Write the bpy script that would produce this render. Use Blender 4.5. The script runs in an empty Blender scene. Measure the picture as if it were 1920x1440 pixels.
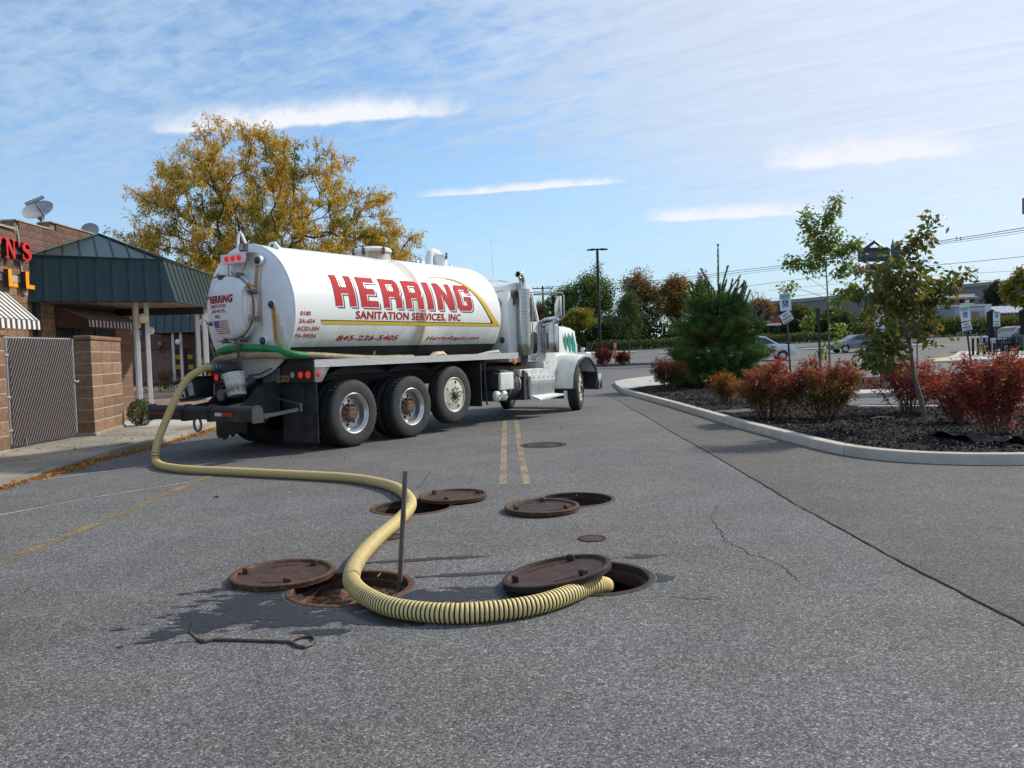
import bpy, bmesh, math, random
import numpy as np
from mathutils import Vector, Matrix, geometry
from mathutils import noise as mnoise
random.seed(7)
rng = np.random.default_rng(7)
PI = math.pi
sc = bpy.context.scene
COL = sc.collection
# ------------------------------------------------------------------ camera
FPX, PITCH, ROLL, HC = 1523.86, 0.0401, 0.0326, 1.4187      # focal length in 1920-px pixels, tilt, roll, eye height
cam_data = bpy.data.cameras.new('camera')
cam = bpy.data.objects.new('camera', cam_data)
COL.objects.link(cam)
cam_data.sensor_width = 36.0
cam_data.lens = 36.0 * FPX / 1920.0
cam_data.clip_start = 0.05
cam_data.clip_end = 3000.0
_fw = Vector((0, math.cos(PITCH), -math.sin(PITCH)))
_up = Vector((0, math.sin(PITCH), math.cos(PITCH)))
_rt = Vector((1, 0, 0))
_X = _rt * math.cos(ROLL) - _up * math.sin(ROLL)
_Y = _rt * math.sin(ROLL) + _up * math.cos(ROLL)
cam.matrix_world = Matrix(((_X.x, _Y.x, -_fw.x, 0), (_X.y, _Y.y, -_fw.y, 0), (_X.z, _Y.z, -_fw.z, HC), (0, 0, 0, 1)))
sc.camera = cam
sc.render.resolution_x, sc.render.resolution_y = 1024, 768
# ------------------------------------------------------------------ light
SUN_AZ, SUN_EL = math.radians(62.0), math.radians(38.0)      # azimuth clockwise from +Y
SUND = Vector((math.sin(SUN_AZ) * math.cos(SUN_EL), math.cos(SUN_AZ) * math.cos(SUN_EL), math.sin(SUN_EL)))
sun_data = bpy.data.lights.new('sun', 'SUN')
sun_data.energy = 3.5
sun_data.angle = math.radians(2.6)
sun_data.color = (1.0, 0.94, 0.84)
sun = bpy.data.objects.new('sun', sun_data)
COL.objects.link(sun)
sun.rotation_euler = (-SUND).to_track_quat('-Z', 'Y').to_euler()
sc.view_settings.view_transform = 'Standard'
sc.view_settings.look = 'None'
sc.view_settings.exposure = 0.30
sc.view_settings.gamma = 1.0
sc.view_settings.use_curve_mapping = False
SKY_STRENGTH = 0.14
# ------------------------------------------------------------------ node helper
class NT:
 def __init__(s, tree):
  s.t = tree
  tree.nodes.clear()
 def n(s, typ, **kw):
  nd = s.t.nodes.new(typ)
  for k, v in kw.items():
   setattr(nd, k, v)
  return nd
 def put(s, val, sock):
  if isinstance(val, bpy.types.NodeSocket):
   s.t.links.new(val, sock)
  elif val is not None:
   if isinstance(val, (tuple, list)) and len(val) == 3 and sock.type == 'RGBA':
    val = (*val, 1.0)
   sock.default_value = val
 def math(s, op, a, b=None, c=None, clamp=False):
  nd = s.n('ShaderNodeMath', operation=op, use_clamp=clamp)
  s.put(a, nd.inputs[0]); s.put(b, nd.inputs[1]); s.put(c, nd.inputs[2])
  return nd.outputs[0]
 def vm(s, op, a, b=None):
  nd = s.n('ShaderNodeVectorMath', operation=op)
  s.put(a, nd.inputs[0])
  if b is not None:
   if op == 'SCALE':
    s.put(b, nd.inputs['Scale'])
   else:
    s.put(b, nd.inputs[1])
  return nd.outputs['Value'] if op in ('DOT_PRODUCT', 'LENGTH', 'DISTANCE') else nd.outputs[0]
 def mix(s, f, a, b, blend='MIX'):
  nd = s.n('ShaderNodeMix', data_type='RGBA', blend_type=blend)
  s.put(f, nd.inputs[0]); s.put(a, nd.inputs[6]); s.put(b, nd.inputs[7])
  return nd.outputs[2]
 def ss(s, x, a, b, lo=0.0, hi=1.0):
  nd = s.n('ShaderNodeMapRange', interpolation_type='SMOOTHSTEP')
  s.put(x, nd.inputs[0]); s.put(a, nd.inputs[1]); s.put(b, nd.inputs[2]); s.put(lo, nd.inputs[3]); s.put(hi, nd.inputs[4])
  return nd.outputs[0]
 def noise(s, vec, scale, detail=3.0, rough=0.5, dist=0.0, out='Fac'):
  nd = s.n('ShaderNodeTexNoise')
  s.put(vec, nd.inputs['Vector'])
  nd.inputs['Scale'].default_value = scale
  nd.inputs['Detail'].default_value = detail
  nd.inputs['Roughness'].default_value = rough
  nd.inputs['Distortion'].default_value = dist
  return nd.outputs[out]
 def voro(s, vec, scale, feature='F1', out='Distance', rand=1.0):
  nd = s.n('ShaderNodeTexVoronoi', feature=feature)
  s.put(vec, nd.inputs['Vector'])
  nd.inputs['Scale'].default_value = scale
  nd.inputs['Randomness'].default_value = rand
  return nd.outputs[out]
 def ramp(s, f, stops):
  nd = s.n('ShaderNodeValToRGB')
  els = nd.color_ramp.elements
  while len(els) < len(stops):
   els.new(0.5)
  for e, (p, c) in zip(els, stops):
   e.position = p
   e.color = (*c, 1.0) if len(c) == 3 else c
  s.put(f, nd.inputs[0])
  return nd.outputs[0]
 def coord(s, which='Object'):
  return s.n('ShaderNodeTexCoord').outputs[which]
 def sep(s, v):
  nd = s.n('ShaderNodeSeparateXYZ')
  s.put(v, nd.inputs[0])
  return nd.outputs
 def comb(s, x, y, z):
  nd = s.n('ShaderNodeCombineXYZ')
  s.put(x, nd.inputs[0]); s.put(y, nd.inputs[1]); s.put(z, nd.inputs[2])
  return nd.outputs[0]
 def mapping(s, v, scale=(1, 1, 1), rot=(0, 0, 0), loc=(0, 0, 0)):
  nd = s.n('ShaderNodeMapping')
  s.put(v, nd.inputs[0])
  nd.inputs['Location'].default_value = loc
  nd.inputs['Rotation'].default_value = rot
  nd.inputs['Scale'].default_value = scale
  return nd.outputs[0]
 def bump(s, h, strength=0.3, dist=0.01):
  nd = s.n('ShaderNodeBump')
  nd.inputs['Strength'].default_value = strength
  nd.inputs['Distance'].default_value = dist
  s.put(h, nd.inputs['Height'])
  return nd.outputs[0]
 def out(s, col, rough=0.6, metal=0.0, normal=None, spec=0.5, emit=None, estr=0.0, coat=0.0):
  b = s.n('ShaderNodeBsdfPrincipled')
  s.put(col, b.inputs['Base Color']); s.put(rough, b.inputs['Roughness']); s.put(metal, b.inputs['Metallic'])
  b.inputs['Specular IOR Level'].default_value = spec
  b.inputs['Coat Weight'].default_value = coat
  if normal is not None:
   s.put(normal, b.inputs['Normal'])
  if emit is not None:
   s.put(emit, b.inputs['Emission Color'])
   b.inputs['Emission Strength'].default_value = estr
  o = s.n('ShaderNodeOutputMaterial')
  s.t.links.new(b.outputs[0], o.inputs[0])
  return b, o
MATS = {}
def newmat(name):
 m = bpy.data.materials.new(name)
 m.use_nodes = True
 return m, NT(m.node_tree)
def pm(name, col, rough=0.6, metal=0.0, col2=None, scale=4.0, lo=0.35, hi=0.65, bump=None, spec=0.5, coat=0.0, rnd=0.0, stretch=(1, 1, 1), emit=None, estr=0.0):
 """plain paint, metal or stone: a base colour, a noise mix to a second one, optional relief and per-object spread"""
 if name in MATS:
  return MATS[name]
 m, t = newmat(name)
 v = t.mapping(t.coord(), stretch)
 c = col
 if col2 is not None:
  f = t.ss(t.noise(v, scale, 6, 0.6), lo, hi)
  c = t.mix(f, col, col2)
 if rnd:
  r = t.n('ShaderNodeObjectInfo').outputs['Random']
  k = t.math('MULTIPLY_ADD', r, 2 * rnd, 1 - rnd)
  c = t.mix(1.0, c, t.comb(k, k, k), 'MULTIPLY')
 nrm = None
 if bump:
  nrm = t.bump(t.noise(v, bump[0], 5, 0.6), bump[1], bump[2] if len(bump) > 2 else 0.01)
 t.out(c, rough, metal, nrm, spec, emit, estr, coat)
 MATS[name] = m
 return m
# ------------------------------------------------------------------ sky
def build_world():
 w = bpy.data.worlds.new('World')
 sc.world = w
 w.use_nodes = True
 t = NT(w.node_tree)
 sky = t.n('ShaderNodeTexSky', sky_type='NISHITA')
 sky.sun_disc = False
 sky.sun_elevation = SUN_EL
 sky.sun_rotation = SUN_AZ
 sky.altitude = 100.0
 sky.air_density = 1.0
 sky.dust_density = 0.4
 sky.ozone_density = 1.6
 d = t.vm('NORMALIZE', t.coord('Generated'))
 x, y, z = t.sep(d)
 zz = t.math('MAXIMUM', z, 0.02)
 den = t.math('ADD', zz, 0.10)
 p = t.comb(t.math('DIVIDE', x, den), t.math('DIVIDE', y, den), 0.0)          # cloud layer overhead, seen in perspective
 pr = t.mapping(p, (1, 1, 1), (0, 0, 0.5))
 cells = t.noise(t.mapping(pr, (1.0, 1.35, 1.0)), 8.5, 8, 0.62, 0.35)
 fib = t.noise(t.mapping(pr, (0.5, 3.2, 1.0)), 5.0, 8, 0.68, 0.6)
 big = t.noise(pr, 0.55, 3, 0.5, 0.4)
 glow = t.vm('DOT_PRODUCT', d, tuple(SUND))
 near = t.ss(glow, 0.42, 0.90)                                                # the veil thickens towards the sun
 cov = t.math('ADD', t.math('MULTIPLY', near, 0.42), t.math('MULTIPLY_ADD', big, 0.55, -0.17))
 tex = t.math('ADD', t.math('MULTIPLY', cells, 0.78), t.math('MULTIPLY', fib, 0.22))
 m1 = t.ss(t.math('ADD', tex, cov), 0.41, 0.80)
 low = t.ss(t.math('ADD', z, t.math('MULTIPLY', near, 0.06)), 0.07, 0.27)
 m1 = t.math('MULTIPLY', m1, t.math('MULTIPLY_ADD', low, 0.80, 0.20))
 m1 = t.math('MULTIPLY', m1, 0.86)
 # long fall-streak clouds
 wob = t.noise(t.mapping(d, (14, 14, 40)), 1.0, 6, 0.6)
 mask = None
 for (u0, v0, u1, v1, th, soft, op) in STREAKS:
  a, b = pixdir(u0, v0), pixdir(u1, v1)
  c = (a + b).normalized()
  T = (b - a).normalized()
  Nn = c.cross(T).normalized()
  if Nn.z < 0:
   Nn = -Nn
  L = (b - a).length / 2
  dc = t.math('MAXIMUM', t.vm('DOT_PRODUCT', d, tuple(c)), 0.05)
  xx = t.math('DIVIDE', t.math('DIVIDE', t.vm('DOT_PRODUCT', d, tuple(T)), dc), L)
  yy = t.math('DIVIDE', t.vm('DOT_PRODUCT', d, tuple(Nn)), dc)
  iso = t.noise(t.vm('SCALE', d, 34.0), 1.0, 7, 0.62, 0.5)
  fibr = t.noise(t.comb(t.math('MULTIPLY_ADD', yy, -30.0, t.math('MULTIPLY', xx, 26.0 * L)), t.math('MULTIPLY', yy, 12.0), 3.0), 1.0, 6, 0.7, 0.7)
  taper = t.math('POWER', t.math('MAXIMUM', t.math('SUBTRACT', 1.0, t.math('MULTIPLY', xx, xx)), 0.0), 0.55)
  wv = t.noise(t.comb(t.math('MULTIPLY', xx, 9.0 * L), 0.0, 5.0), 1.0, 4, 0.6)
  yw = t.math('ADD', yy, t.math('MULTIPLY_ADD', wv, th * 0.9, -th * 0.45))
  up_ = t.math('SUBTRACT', 1.0, t.math('DIVIDE', t.math('MAXIMUM', yw, 0.0), th * 1.35))
  dn = t.math('SUBTRACT', 1.0, t.math('DIVIDE', t.math('MAXIMUM', t.math('MULTIPLY', yw, -1.0), 0.0), th * 0.30))
  env = t.math('MULTIPLY', t.math('MAXIMUM', t.math('MINIMUM', up_, dn), 0.0), taper)
  nn = t.math('ADD', t.math('MULTIPLY', iso, 0.75), t.math('MULTIPLY', fibr, 0.75))
  mm = t.ss(t.math('MULTIPLY', env, t.math('MULTIPLY_ADD', nn, 1.7, -0.40)), 0.05, 0.75)
  mm = t.math('MULTIPLY', mm, op)
  mask = mm if mask is None else t.math('MAXIMUM', mask, mm)
 # cloud brightness: pale blue-white, brighter towards the sun
 ccol = t.mix(t.ss(glow, 0.38, 0.86), (2.65, 3.60, 4.85), (4.45, 4.75, 5.4))
 ccol = t.mix(t.ss(glow, 0.05, -0.75), ccol, (4.6, 4.8, 5.2))          # unseen clouds opposite the sun, brightened to fill the truck's shaded rear
 fl = t.math('MULTIPLY_ADD', fib, 0.34, 0.83)
 ccol = t.mix(1.0, ccol, t.comb(fl, fl, fl), 'MULTIPLY')
 base = t.mix(1.0, sky.outputs[0], (0.80, 0.95, 1.05), 'MULTIPLY')
 hz = t.math('MULTIPLY', t.ss(z, 0.0, 0.27, 0.75, 0.0), t.ss(glow, 0.2, 0.86, 0.8, 1.25))
 base = t.mix(hz, base, t.mix(t.ss(glow, 0.55, 0.86), (2.75, 3.65, 4.35), (4.3, 4.55, 4.95)))
 col = t.mix(m1, base, ccol)
 col = t.mix(mask, col, (5.3, 5.4, 5.8))
 bg = t.n('ShaderNodeBackground')
 t.put(col, bg.inputs[0])
 bg.inputs[1].default_value = SKY_STRENGTH
 o = t.n('ShaderNodeOutputWorld')
 t.t.links.new(bg.outputs[0], o.inputs[0])
def pixdir(u, v):
 X, Y = (u - 960) / FPX, -(v - 720) / FPX
 dd = _X * X + _Y * Y + _fw
 return dd.normalized()
STREAKS = [(262, 250, 890, 206, 0.024, 0.55, 1.0), (772, 370, 1185, 340, 0.0085, 0.6, 0.95),
   (1425, 312, 1840, 283, 0.028, 0.5, 0.97), (1200, 413, 1545, 398, 0.015, 0.6, 0.95)]
build_world()
# ------------------------------------------------------------------ measuring helpers
def gz(x, y):
 """the lot is level near by and rises gently beyond"""
 a = min(max((y - 45) * 0.02, 0.0), 1.3)
 b = min(max((x - 25) * 0.015, 0.0), 0.5) * min(max((y - 50) / 50, 0.0), 1.0)
 return a + b
def at(u, v, z=0.0):
 d = pixdir(u, v)
 k = (z - HC) / d.z
 return Vector((d.x * k, d.y * k, z))
def aty(u, v, y):
 d = pixdir(u, v)
 k = y / d.y
 return Vector((d.x * k, y, HC + d.z * k))
# ------------------------------------------------------------------ mesh builder
class MB:
 def __init__(s):
  s.v, s.f, s.m, s.mi = [], [], [], 0
 def add(s, vs, fs, M=None):
  o = len(s.v)
  if M is not None:
   vs = [M @ Vector(p) for p in vs]
  s.v.extend([tuple(p) for p in vs])
  for f in fs:
   s.f.append(tuple(i + o for i in f))
   s.m.append(s.mi)
  return s
 def box(s, x0, x1, y0, y1, z0, z1, M=None):
  vs = [(x0, y0, z0), (x1, y0, z0), (x1, y1, z0), (x0, y1, z0), (x0, y0, z1), (x1, y0, z1), (x1, y1, z1), (x0, y1, z1)]
  return s.add(vs, [(3, 2, 1, 0), (4, 5, 6, 7), (0, 1, 5, 4), (1, 2, 6, 5), (2, 3, 7, 6), (3, 0, 4, 7)], M)
 def cbox(s, c, sx, sy, sz, M=None):
  return s.box(c[0] - sx / 2, c[0] + sx / 2, c[1] - sy / 2, c[1] + sy / 2, c[2] - sz / 2, c[2] + sz / 2, M)
 def tube(s, pts, r, n=8, caps=True, M=None, closed=False):
  P = [Vector(p) for p in pts]
  k = len(P)
  rs = r if isinstance(r, (list, tuple)) else [r] * k
  tang = []
  for i in range(k):
   a = P[(i - 1) % k] if (closed or i > 0) else P[i]
   b = P[(i + 1) % k] if (closed or i < k - 1) else P[i]
   tt = (b - a)
   tang.append(tt.normalized() if tt.length > 1e-9 else Vector((0, 0, 1)))
  ref = Vector((0, 0, 1)) if abs(tang[0].z) < 0.9 else Vector((1, 0, 0))
  nx = tang[0].cross(ref).normalized()
  vs = []
  for i in range(k):
   nx = (nx - tang[i] * nx.dot(tang[i]))
   nx = nx.normalized() if nx.length > 1e-6 else tang[i].orthogonal().normalized()
   ny = tang[i].cross(nx)
   for j in range(n):
    a = 2 * PI * j / n
    vs.append(P[i] + (nx * math.cos(a) + ny * math.sin(a)) * rs[i])
  fs = []
  for i in range(k if closed else k - 1):
   for j in range(n):
    a, b = i * n + j, i * n + (j + 1) % n
    c, d = ((i + 1) % k) * n + (j + 1) % n, ((i + 1) % k) * n + j
    fs.append((a, b, c, d))
  if caps and not closed:
   fs.append(tuple(reversed(range(n))))
   fs.append(tuple((k - 1) * n + j for j in range(n)))
  return s.add(vs, fs, M)
 def cyl(s, p0, p1, r, n=16, M=None):
  return s.tube([p0, p1], r, n, True, M)
 def lathe(s, prof, n=24, M=None, caps=True, a0=0.0, a1=2 * PI):
  full = abs(a1 - a0 - 2 * PI) < 1e-6
  vs, fs = [], []
  cols = n if full else n + 1
  for (r, h) in prof:
   for j in range(cols):
    a = a0 + (a1 - a0) * j / n
    vs.append((r * math.cos(a), r * math.sin(a), h))
  for i in range(len(prof) - 1):
   for j in range(n):
    b = (j + 1) % cols
    fs.append((i * cols + j, i * cols + b, (i + 1) * cols + b, (i + 1) * cols + j))
  if caps and full:
   if prof[0][0] > 1e-5:
    fs.append(tuple(reversed(range(cols))))
   if prof[-1][0] > 1e-5:
    fs.append(tuple((len(prof) - 1) * cols + j for j in range(cols)))
  return s.add(vs, fs, M)
 def prism(s, poly, z0, z1, M=None):
  k = len(poly)
  vs = [(p[0], p[1], z0) for p in poly] + [(p[0], p[1], z1) for p in poly]
  tri = geometry.tessellate_polygon([[Vector((p[0], p[1], 0)) for p in poly]])
  fs = [tuple(reversed(q)) for q in tri] + [tuple(i + k for i in q) for q in tri]
  for i in range(k):
   j = (i + 1) % k
   fs.append((i, j, j + k, i + k))
  return s.add(vs, fs, M)
 def sphere(s, c, r, n=12, m=8, sc_=(1, 1, 1)):
  vs, fs = [], []
  for i in range(m + 1):
   th = PI * i / m
   for j in range(n):
    a = 2 * PI * j / n
    vs.append((c[0] + r * sc_[0] * math.sin(th) * math.cos(a), c[1] + r * sc_[1] * math.sin(th) * math.sin(a), c[2] + r * sc_[2] * math.cos(th)))
  for i in range(m):
   for j in range(n):
    fs.append((i * n + j, (i + 1) * n + j, (i + 1) * n + (j + 1) % n, i * n + (j + 1) % n))
  return s.add(vs, fs)
 def build(s, name, mats, parent=None, world=False, sharp=35, bevel=0.0, seg=1, recalc=True):
  me = bpy.data.meshes.new(name)
  bm = bmesh.new()
  vs = s.v
  if world and parent is not None:
   Mi = wm(parent).inverted()
   vs = [Mi @ Vector(p) for p in vs]
  bv = [bm.verts.new(p) for p in vs]
  for f, mi in zip(s.f, s.m):
   try:
    fc = bm.faces.new([bv[i] for i in f])
    fc.material_index = mi
   except ValueError:
    pass
  bmesh.ops.remove_doubles(bm, verts=bm.verts, dist=1e-5)
  if recalc:
   bmesh.ops.recalc_face_normals(bm, faces=bm.faces)
  if bevel:
   ed = [e for e in bm.edges if len(e.link_faces) == 2 and e.calc_face_angle(0) > math.radians(40)]
   bmesh.ops.bevel(bm, geom=ed, offset=bevel, segments=seg, affect='EDGES', clamp_overlap=True, profile=0.6)
  lim = math.radians(sharp)
  for fc in bm.faces:
   fc.smooth = sharp > 0
  if sharp > 0:
   for e in bm.edges:
    if len(e.link_faces) == 2 and e.calc_face_angle(0) > lim:
     e.smooth = False
  bm.to_mesh(me)
  bm.free()
  if not isinstance(mats, (list, tuple)):
   mats = [mats]
  for m in mats:
   me.materials.append(m)
  o = bpy.data.objects.new(name, me)
  COL.objects.link(o)
  if parent is not None:
   o.parent = parent
  return o
def wm(o):
 M = Matrix.LocRotScale(o.location, o.rotation_euler, o.scale)
 return wm(o.parent) @ M if o.parent else M
def tag(o, label=None, cat=None, group=None, kind=None):
 if label: o['label'] = label
 if cat: o['category'] = cat
 if group: o['group'] = group
 if kind: o['kind'] = kind
 return o
def thing(name, label, cat, loc=(0, 0, 0), rz=0.0, group=None):
 o = bpy.data.objects.new(name, None)
 COL.objects.link(o)
 o.location = loc
 o.rotation_euler = (0, 0, rz)
 o.empty_display_size = 0.2
 return tag(o, label, cat, group)
def holder(name, parent=None, loc=(0, 0, 0), rot=(0, 0, 0)):
 o = bpy.data.objects.new(name, None)
 COL.objects.link(o)
 o.parent = parent
 o.location = loc
 o.rotation_euler = rot
 o.empty_display_size = 0.1
 return o
def dup(o, parent=None):
 c = o.copy()
 COL.objects.link(c)
 c.parent = parent
 for ch in KIDS(o):
  dup(ch, c)
 return c
def KIDS(o):
 return [q for q in bpy.data.objects if q.parent == o]
def link_mesh(name, me, parent=None, loc=(0, 0, 0), rot=(0, 0, 0), scale=(1, 1, 1)):
 o = bpy.data.objects.new(name, me)
 COL.objects.link(o)
 o.parent = parent
 o.location, o.rotation_euler, o.scale = loc, rot, scale
 return o
def sheet(name, outer, mat, z=0.0, holes=(), parent=None, zf=None, extra=()):
 """flat sheet with a polygon outline and round or polygonal holes"""
 pts, edges = [], []
 for loop in [outer] + list(holes):
  o = len(pts)
  pts += [Vector((p[0], p[1])) for p in loop]
  edges += [(o + i, o + (i + 1) % len(loop)) for i in range(len(loop))]
 pts += [Vector((p[0], p[1])) for p in extra]
 V, E, Fc, *_ = geometry.delaunay_2d_cdt(pts, edges, [], 1, 1e-5)
 def inside(p, loop):
  c = False
  k = len(loop)
  for i in range(k):
   a, b = loop[i], loop[(i + 1) % k]
   if (a[1] > p[1]) != (b[1] > p[1]) and p[0] < (b[0] - a[0]) * (p[1] - a[1]) / (b[1] - a[1]) + a[0]:
    c = not c
  return c
 keep = []
 for f in Fc:
  cx = sum(V[i][0] for i in f) / len(f)
  cy = sum(V[i][1] for i in f) / len(f)
  if inside((cx, cy), outer) and not any(inside((cx, cy), h) for h in holes):
   keep.append(f)
 mb = MB()
 mb.add([(p[0], p[1], (zf(p[0], p[1]) if zf else 0.0) + z) for p in V], keep)
 ob = mb.build(name, mat, parent, sharp=0)
 for p in ob.data.polygons:
  if p.normal.z < 0:
   p.flip()
 return ob
def circle(cx, cy, r, n=32):
 return [(cx + r * math.cos(2 * PI * i / n), cy + r * math.sin(2 * PI * i / n)) for i in range(n)]
def poly_mesh(name, V, F4, cols, mat, parent=None):
 """fast mesh of equal polygons from numpy arrays, with a colour for each polygon"""
 nv, nf, k = len(V), len(F4), F4.shape[1]
 me = bpy.data.meshes.new(name)
 me.vertices.add(nv)
 me.vertices.foreach_set('co', np.asarray(V, np.float32).ravel())
 me.loops.add(nf * k)
 me.loops.foreach_set('vertex_index', np.asarray(F4, np.int32).ravel())
 me.polygons.add(nf)
 me.polygons.foreach_set('loop_start', np.arange(0, nf * k, k, dtype=np.int32))
 me.polygons.foreach_set('loop_total', np.full(nf, k, np.int32))
 if cols is not None:
  at_ = me.color_attributes.new('leaf', 'FLOAT_COLOR', 'CORNER')
  c4 = np.ones((nf, k, 4), np.float32)
  c4[:, :, :3] = np.asarray(cols, np.float32)[:, None, :]
  at_.data.foreach_set('color', c4.ravel())
 me.update(calc_edges=True)
 me.materials.append(mat)
 o = bpy.data.objects.new(name, me)
 COL.objects.link(o)
 o.parent = parent
 return o
def nrmz(a):
 return a / np.maximum(np.linalg.norm(a, axis=1, keepdims=True), 1e-9)
def leaf_mesh(name, P, D, L, W, cols, mat, parent=None, fold=0.0, seed=None):
 """one four-cornered leaf at each point: base, side, tip, side"""
 n = len(P)
 D = nrmz(D)
 R = rng.normal(size=(n, 3))
 S = nrmz(np.cross(D, R))
 Nn = np.cross(S, D)
 L = np.broadcast_to(np.asarray(L, float), (n,))[:, None]
 W = np.broadcast_to(np.asarray(W, float), (n,))[:, None]
 v0 = P
 v1 = P + D * L * 0.45 + S * W * 0.5 + Nn * W * fold
 v2 = P + D * L
 v3 = P + D * L * 0.45 - S * W * 0.5 + Nn * W * fold
 V = np.stack([v0, v1, v2, v3], 1).reshape(-1, 3)
 F = np.arange(4 * n).reshape(n, 4)
 return poly_mesh(name, V, F, cols, mat, parent)
def leaf_mat(name, transl=0.42, rough=0.5, spec=0.25):
 if name in MATS:
  return MATS[name]
 m, t = newmat(name)
 at_ = t.n('ShaderNodeAttribute', attribute_name='leaf')
 b = t.n('ShaderNodeBsdfPrincipled')
 t.put(at_.outputs['Color'], b.inputs['Base Color'])
 b.inputs['Roughness'].default_value = rough
 b.inputs['Specular IOR Level'].default_value = spec
 tr = t.n('ShaderNodeBsdfTranslucent')
 t.put(t.mix(1.0, at_.outputs['Color'], (1.15, 1.1, 0.7), 'MULTIPLY'), tr.inputs[0])
 mx = t.n('ShaderNodeMixShader')
 mx.inputs[0].default_value = transl
 t.t.links.new(b.outputs[0], mx.inputs[1]); t.t.links.new(tr.outputs[0], mx.inputs[2])
 o = t.n('ShaderNodeOutputMaterial')
 t.t.links.new(mx.outputs[0], o.inputs[0])
 MATS[name] = m
 return m
def palette(n, cols, weights, jitter=0.12):
 idx = rng.choice(len(cols), size=n, p=np.array(weights) / sum(weights))
 c = np.array(cols)[idx]
 c = c * (1 + rng.normal(0, jitter, (n, 1))) * (1 + rng.normal(0, jitter * 0.4, (n, 3)))
 return np.clip(c, 0.003, 0.9)
def grow(root, targets, bal=0.45, base_r=0.02):
 """branching skeleton: each target joins the node that gives the shortest way to the ground"""
 root = [np.array(p, float) for p in root]
 N = list(root)
 par = [-1] + list(range(len(root) - 1))
 plen = [0.0]
 for i in range(1, len(root)):
  plen.append(plen[-1] + np.linalg.norm(root[i] - root[i - 1]))
 T = np.array(targets, float)
 order = np.argsort(np.linalg.norm(T - root[-1], axis=1))
 start = max(1, len(root) // 2)
 for i in order:
  p = T[i]
  A = np.array(N)
  d = np.linalg.norm(A - p, axis=1)
  cost = d + bal * np.array(plen)
  cost[:start] += 1e3 if len(root) > 2 else 0
  j = int(np.argmin(cost))
  # a bend half way, sagging outward
  mid = (A[j] + p) / 2 + rng.normal(0, 0.05, 3) * d[j]
  mid[2] += 0.05 * d[j]
  N.append(mid); par.append(j); plen.append(plen[j] + d[j] / 2)
  N.append(p); par.append(len(N) - 2); plen.append(plen[j] + d[j])
 N = np.array(N)
 ch = [[] for _ in N]
 for i, q in enumerate(par):
  if q >= 0:
   ch[q].append(i)
 rad = np.zeros(len(N))
 for i in range(len(N) - 1, -1, -1):
  pass
 order2 = np.argsort(-np.array(plen))
 for i in order2:
  rad[i] = max(base_r, sum(rad[c] ** 2.4 for c in ch[i]) ** (1 / 2.4)) if ch[i] else base_r
 return N, par, ch, rad
def skeleton_mesh(mb, N, par, ch, rad, n_thick=7, n_thin=4, thick=0.05):
 st = [0]
 while st:
  s = st.pop()
  chain = [s] if par[s] < 0 else [par[s], s]
  cur = s
  while ch[cur]:
   big = max(ch[cur], key=lambda c: rad[c])
   for c in ch[cur]:
    if c != big:
     st.append(c)
   chain.append(big)
   cur = big
  rr = [rad[c] for c in chain]
  if par[s] >= 0:
   rr[0] = rr[1]
  rr[-1] *= 0.5
  if len(chain) > 1:
   mb.tube([N[c] for c in chain], rr, n_thick if rr[0] > thick else n_thin, True)
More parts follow.
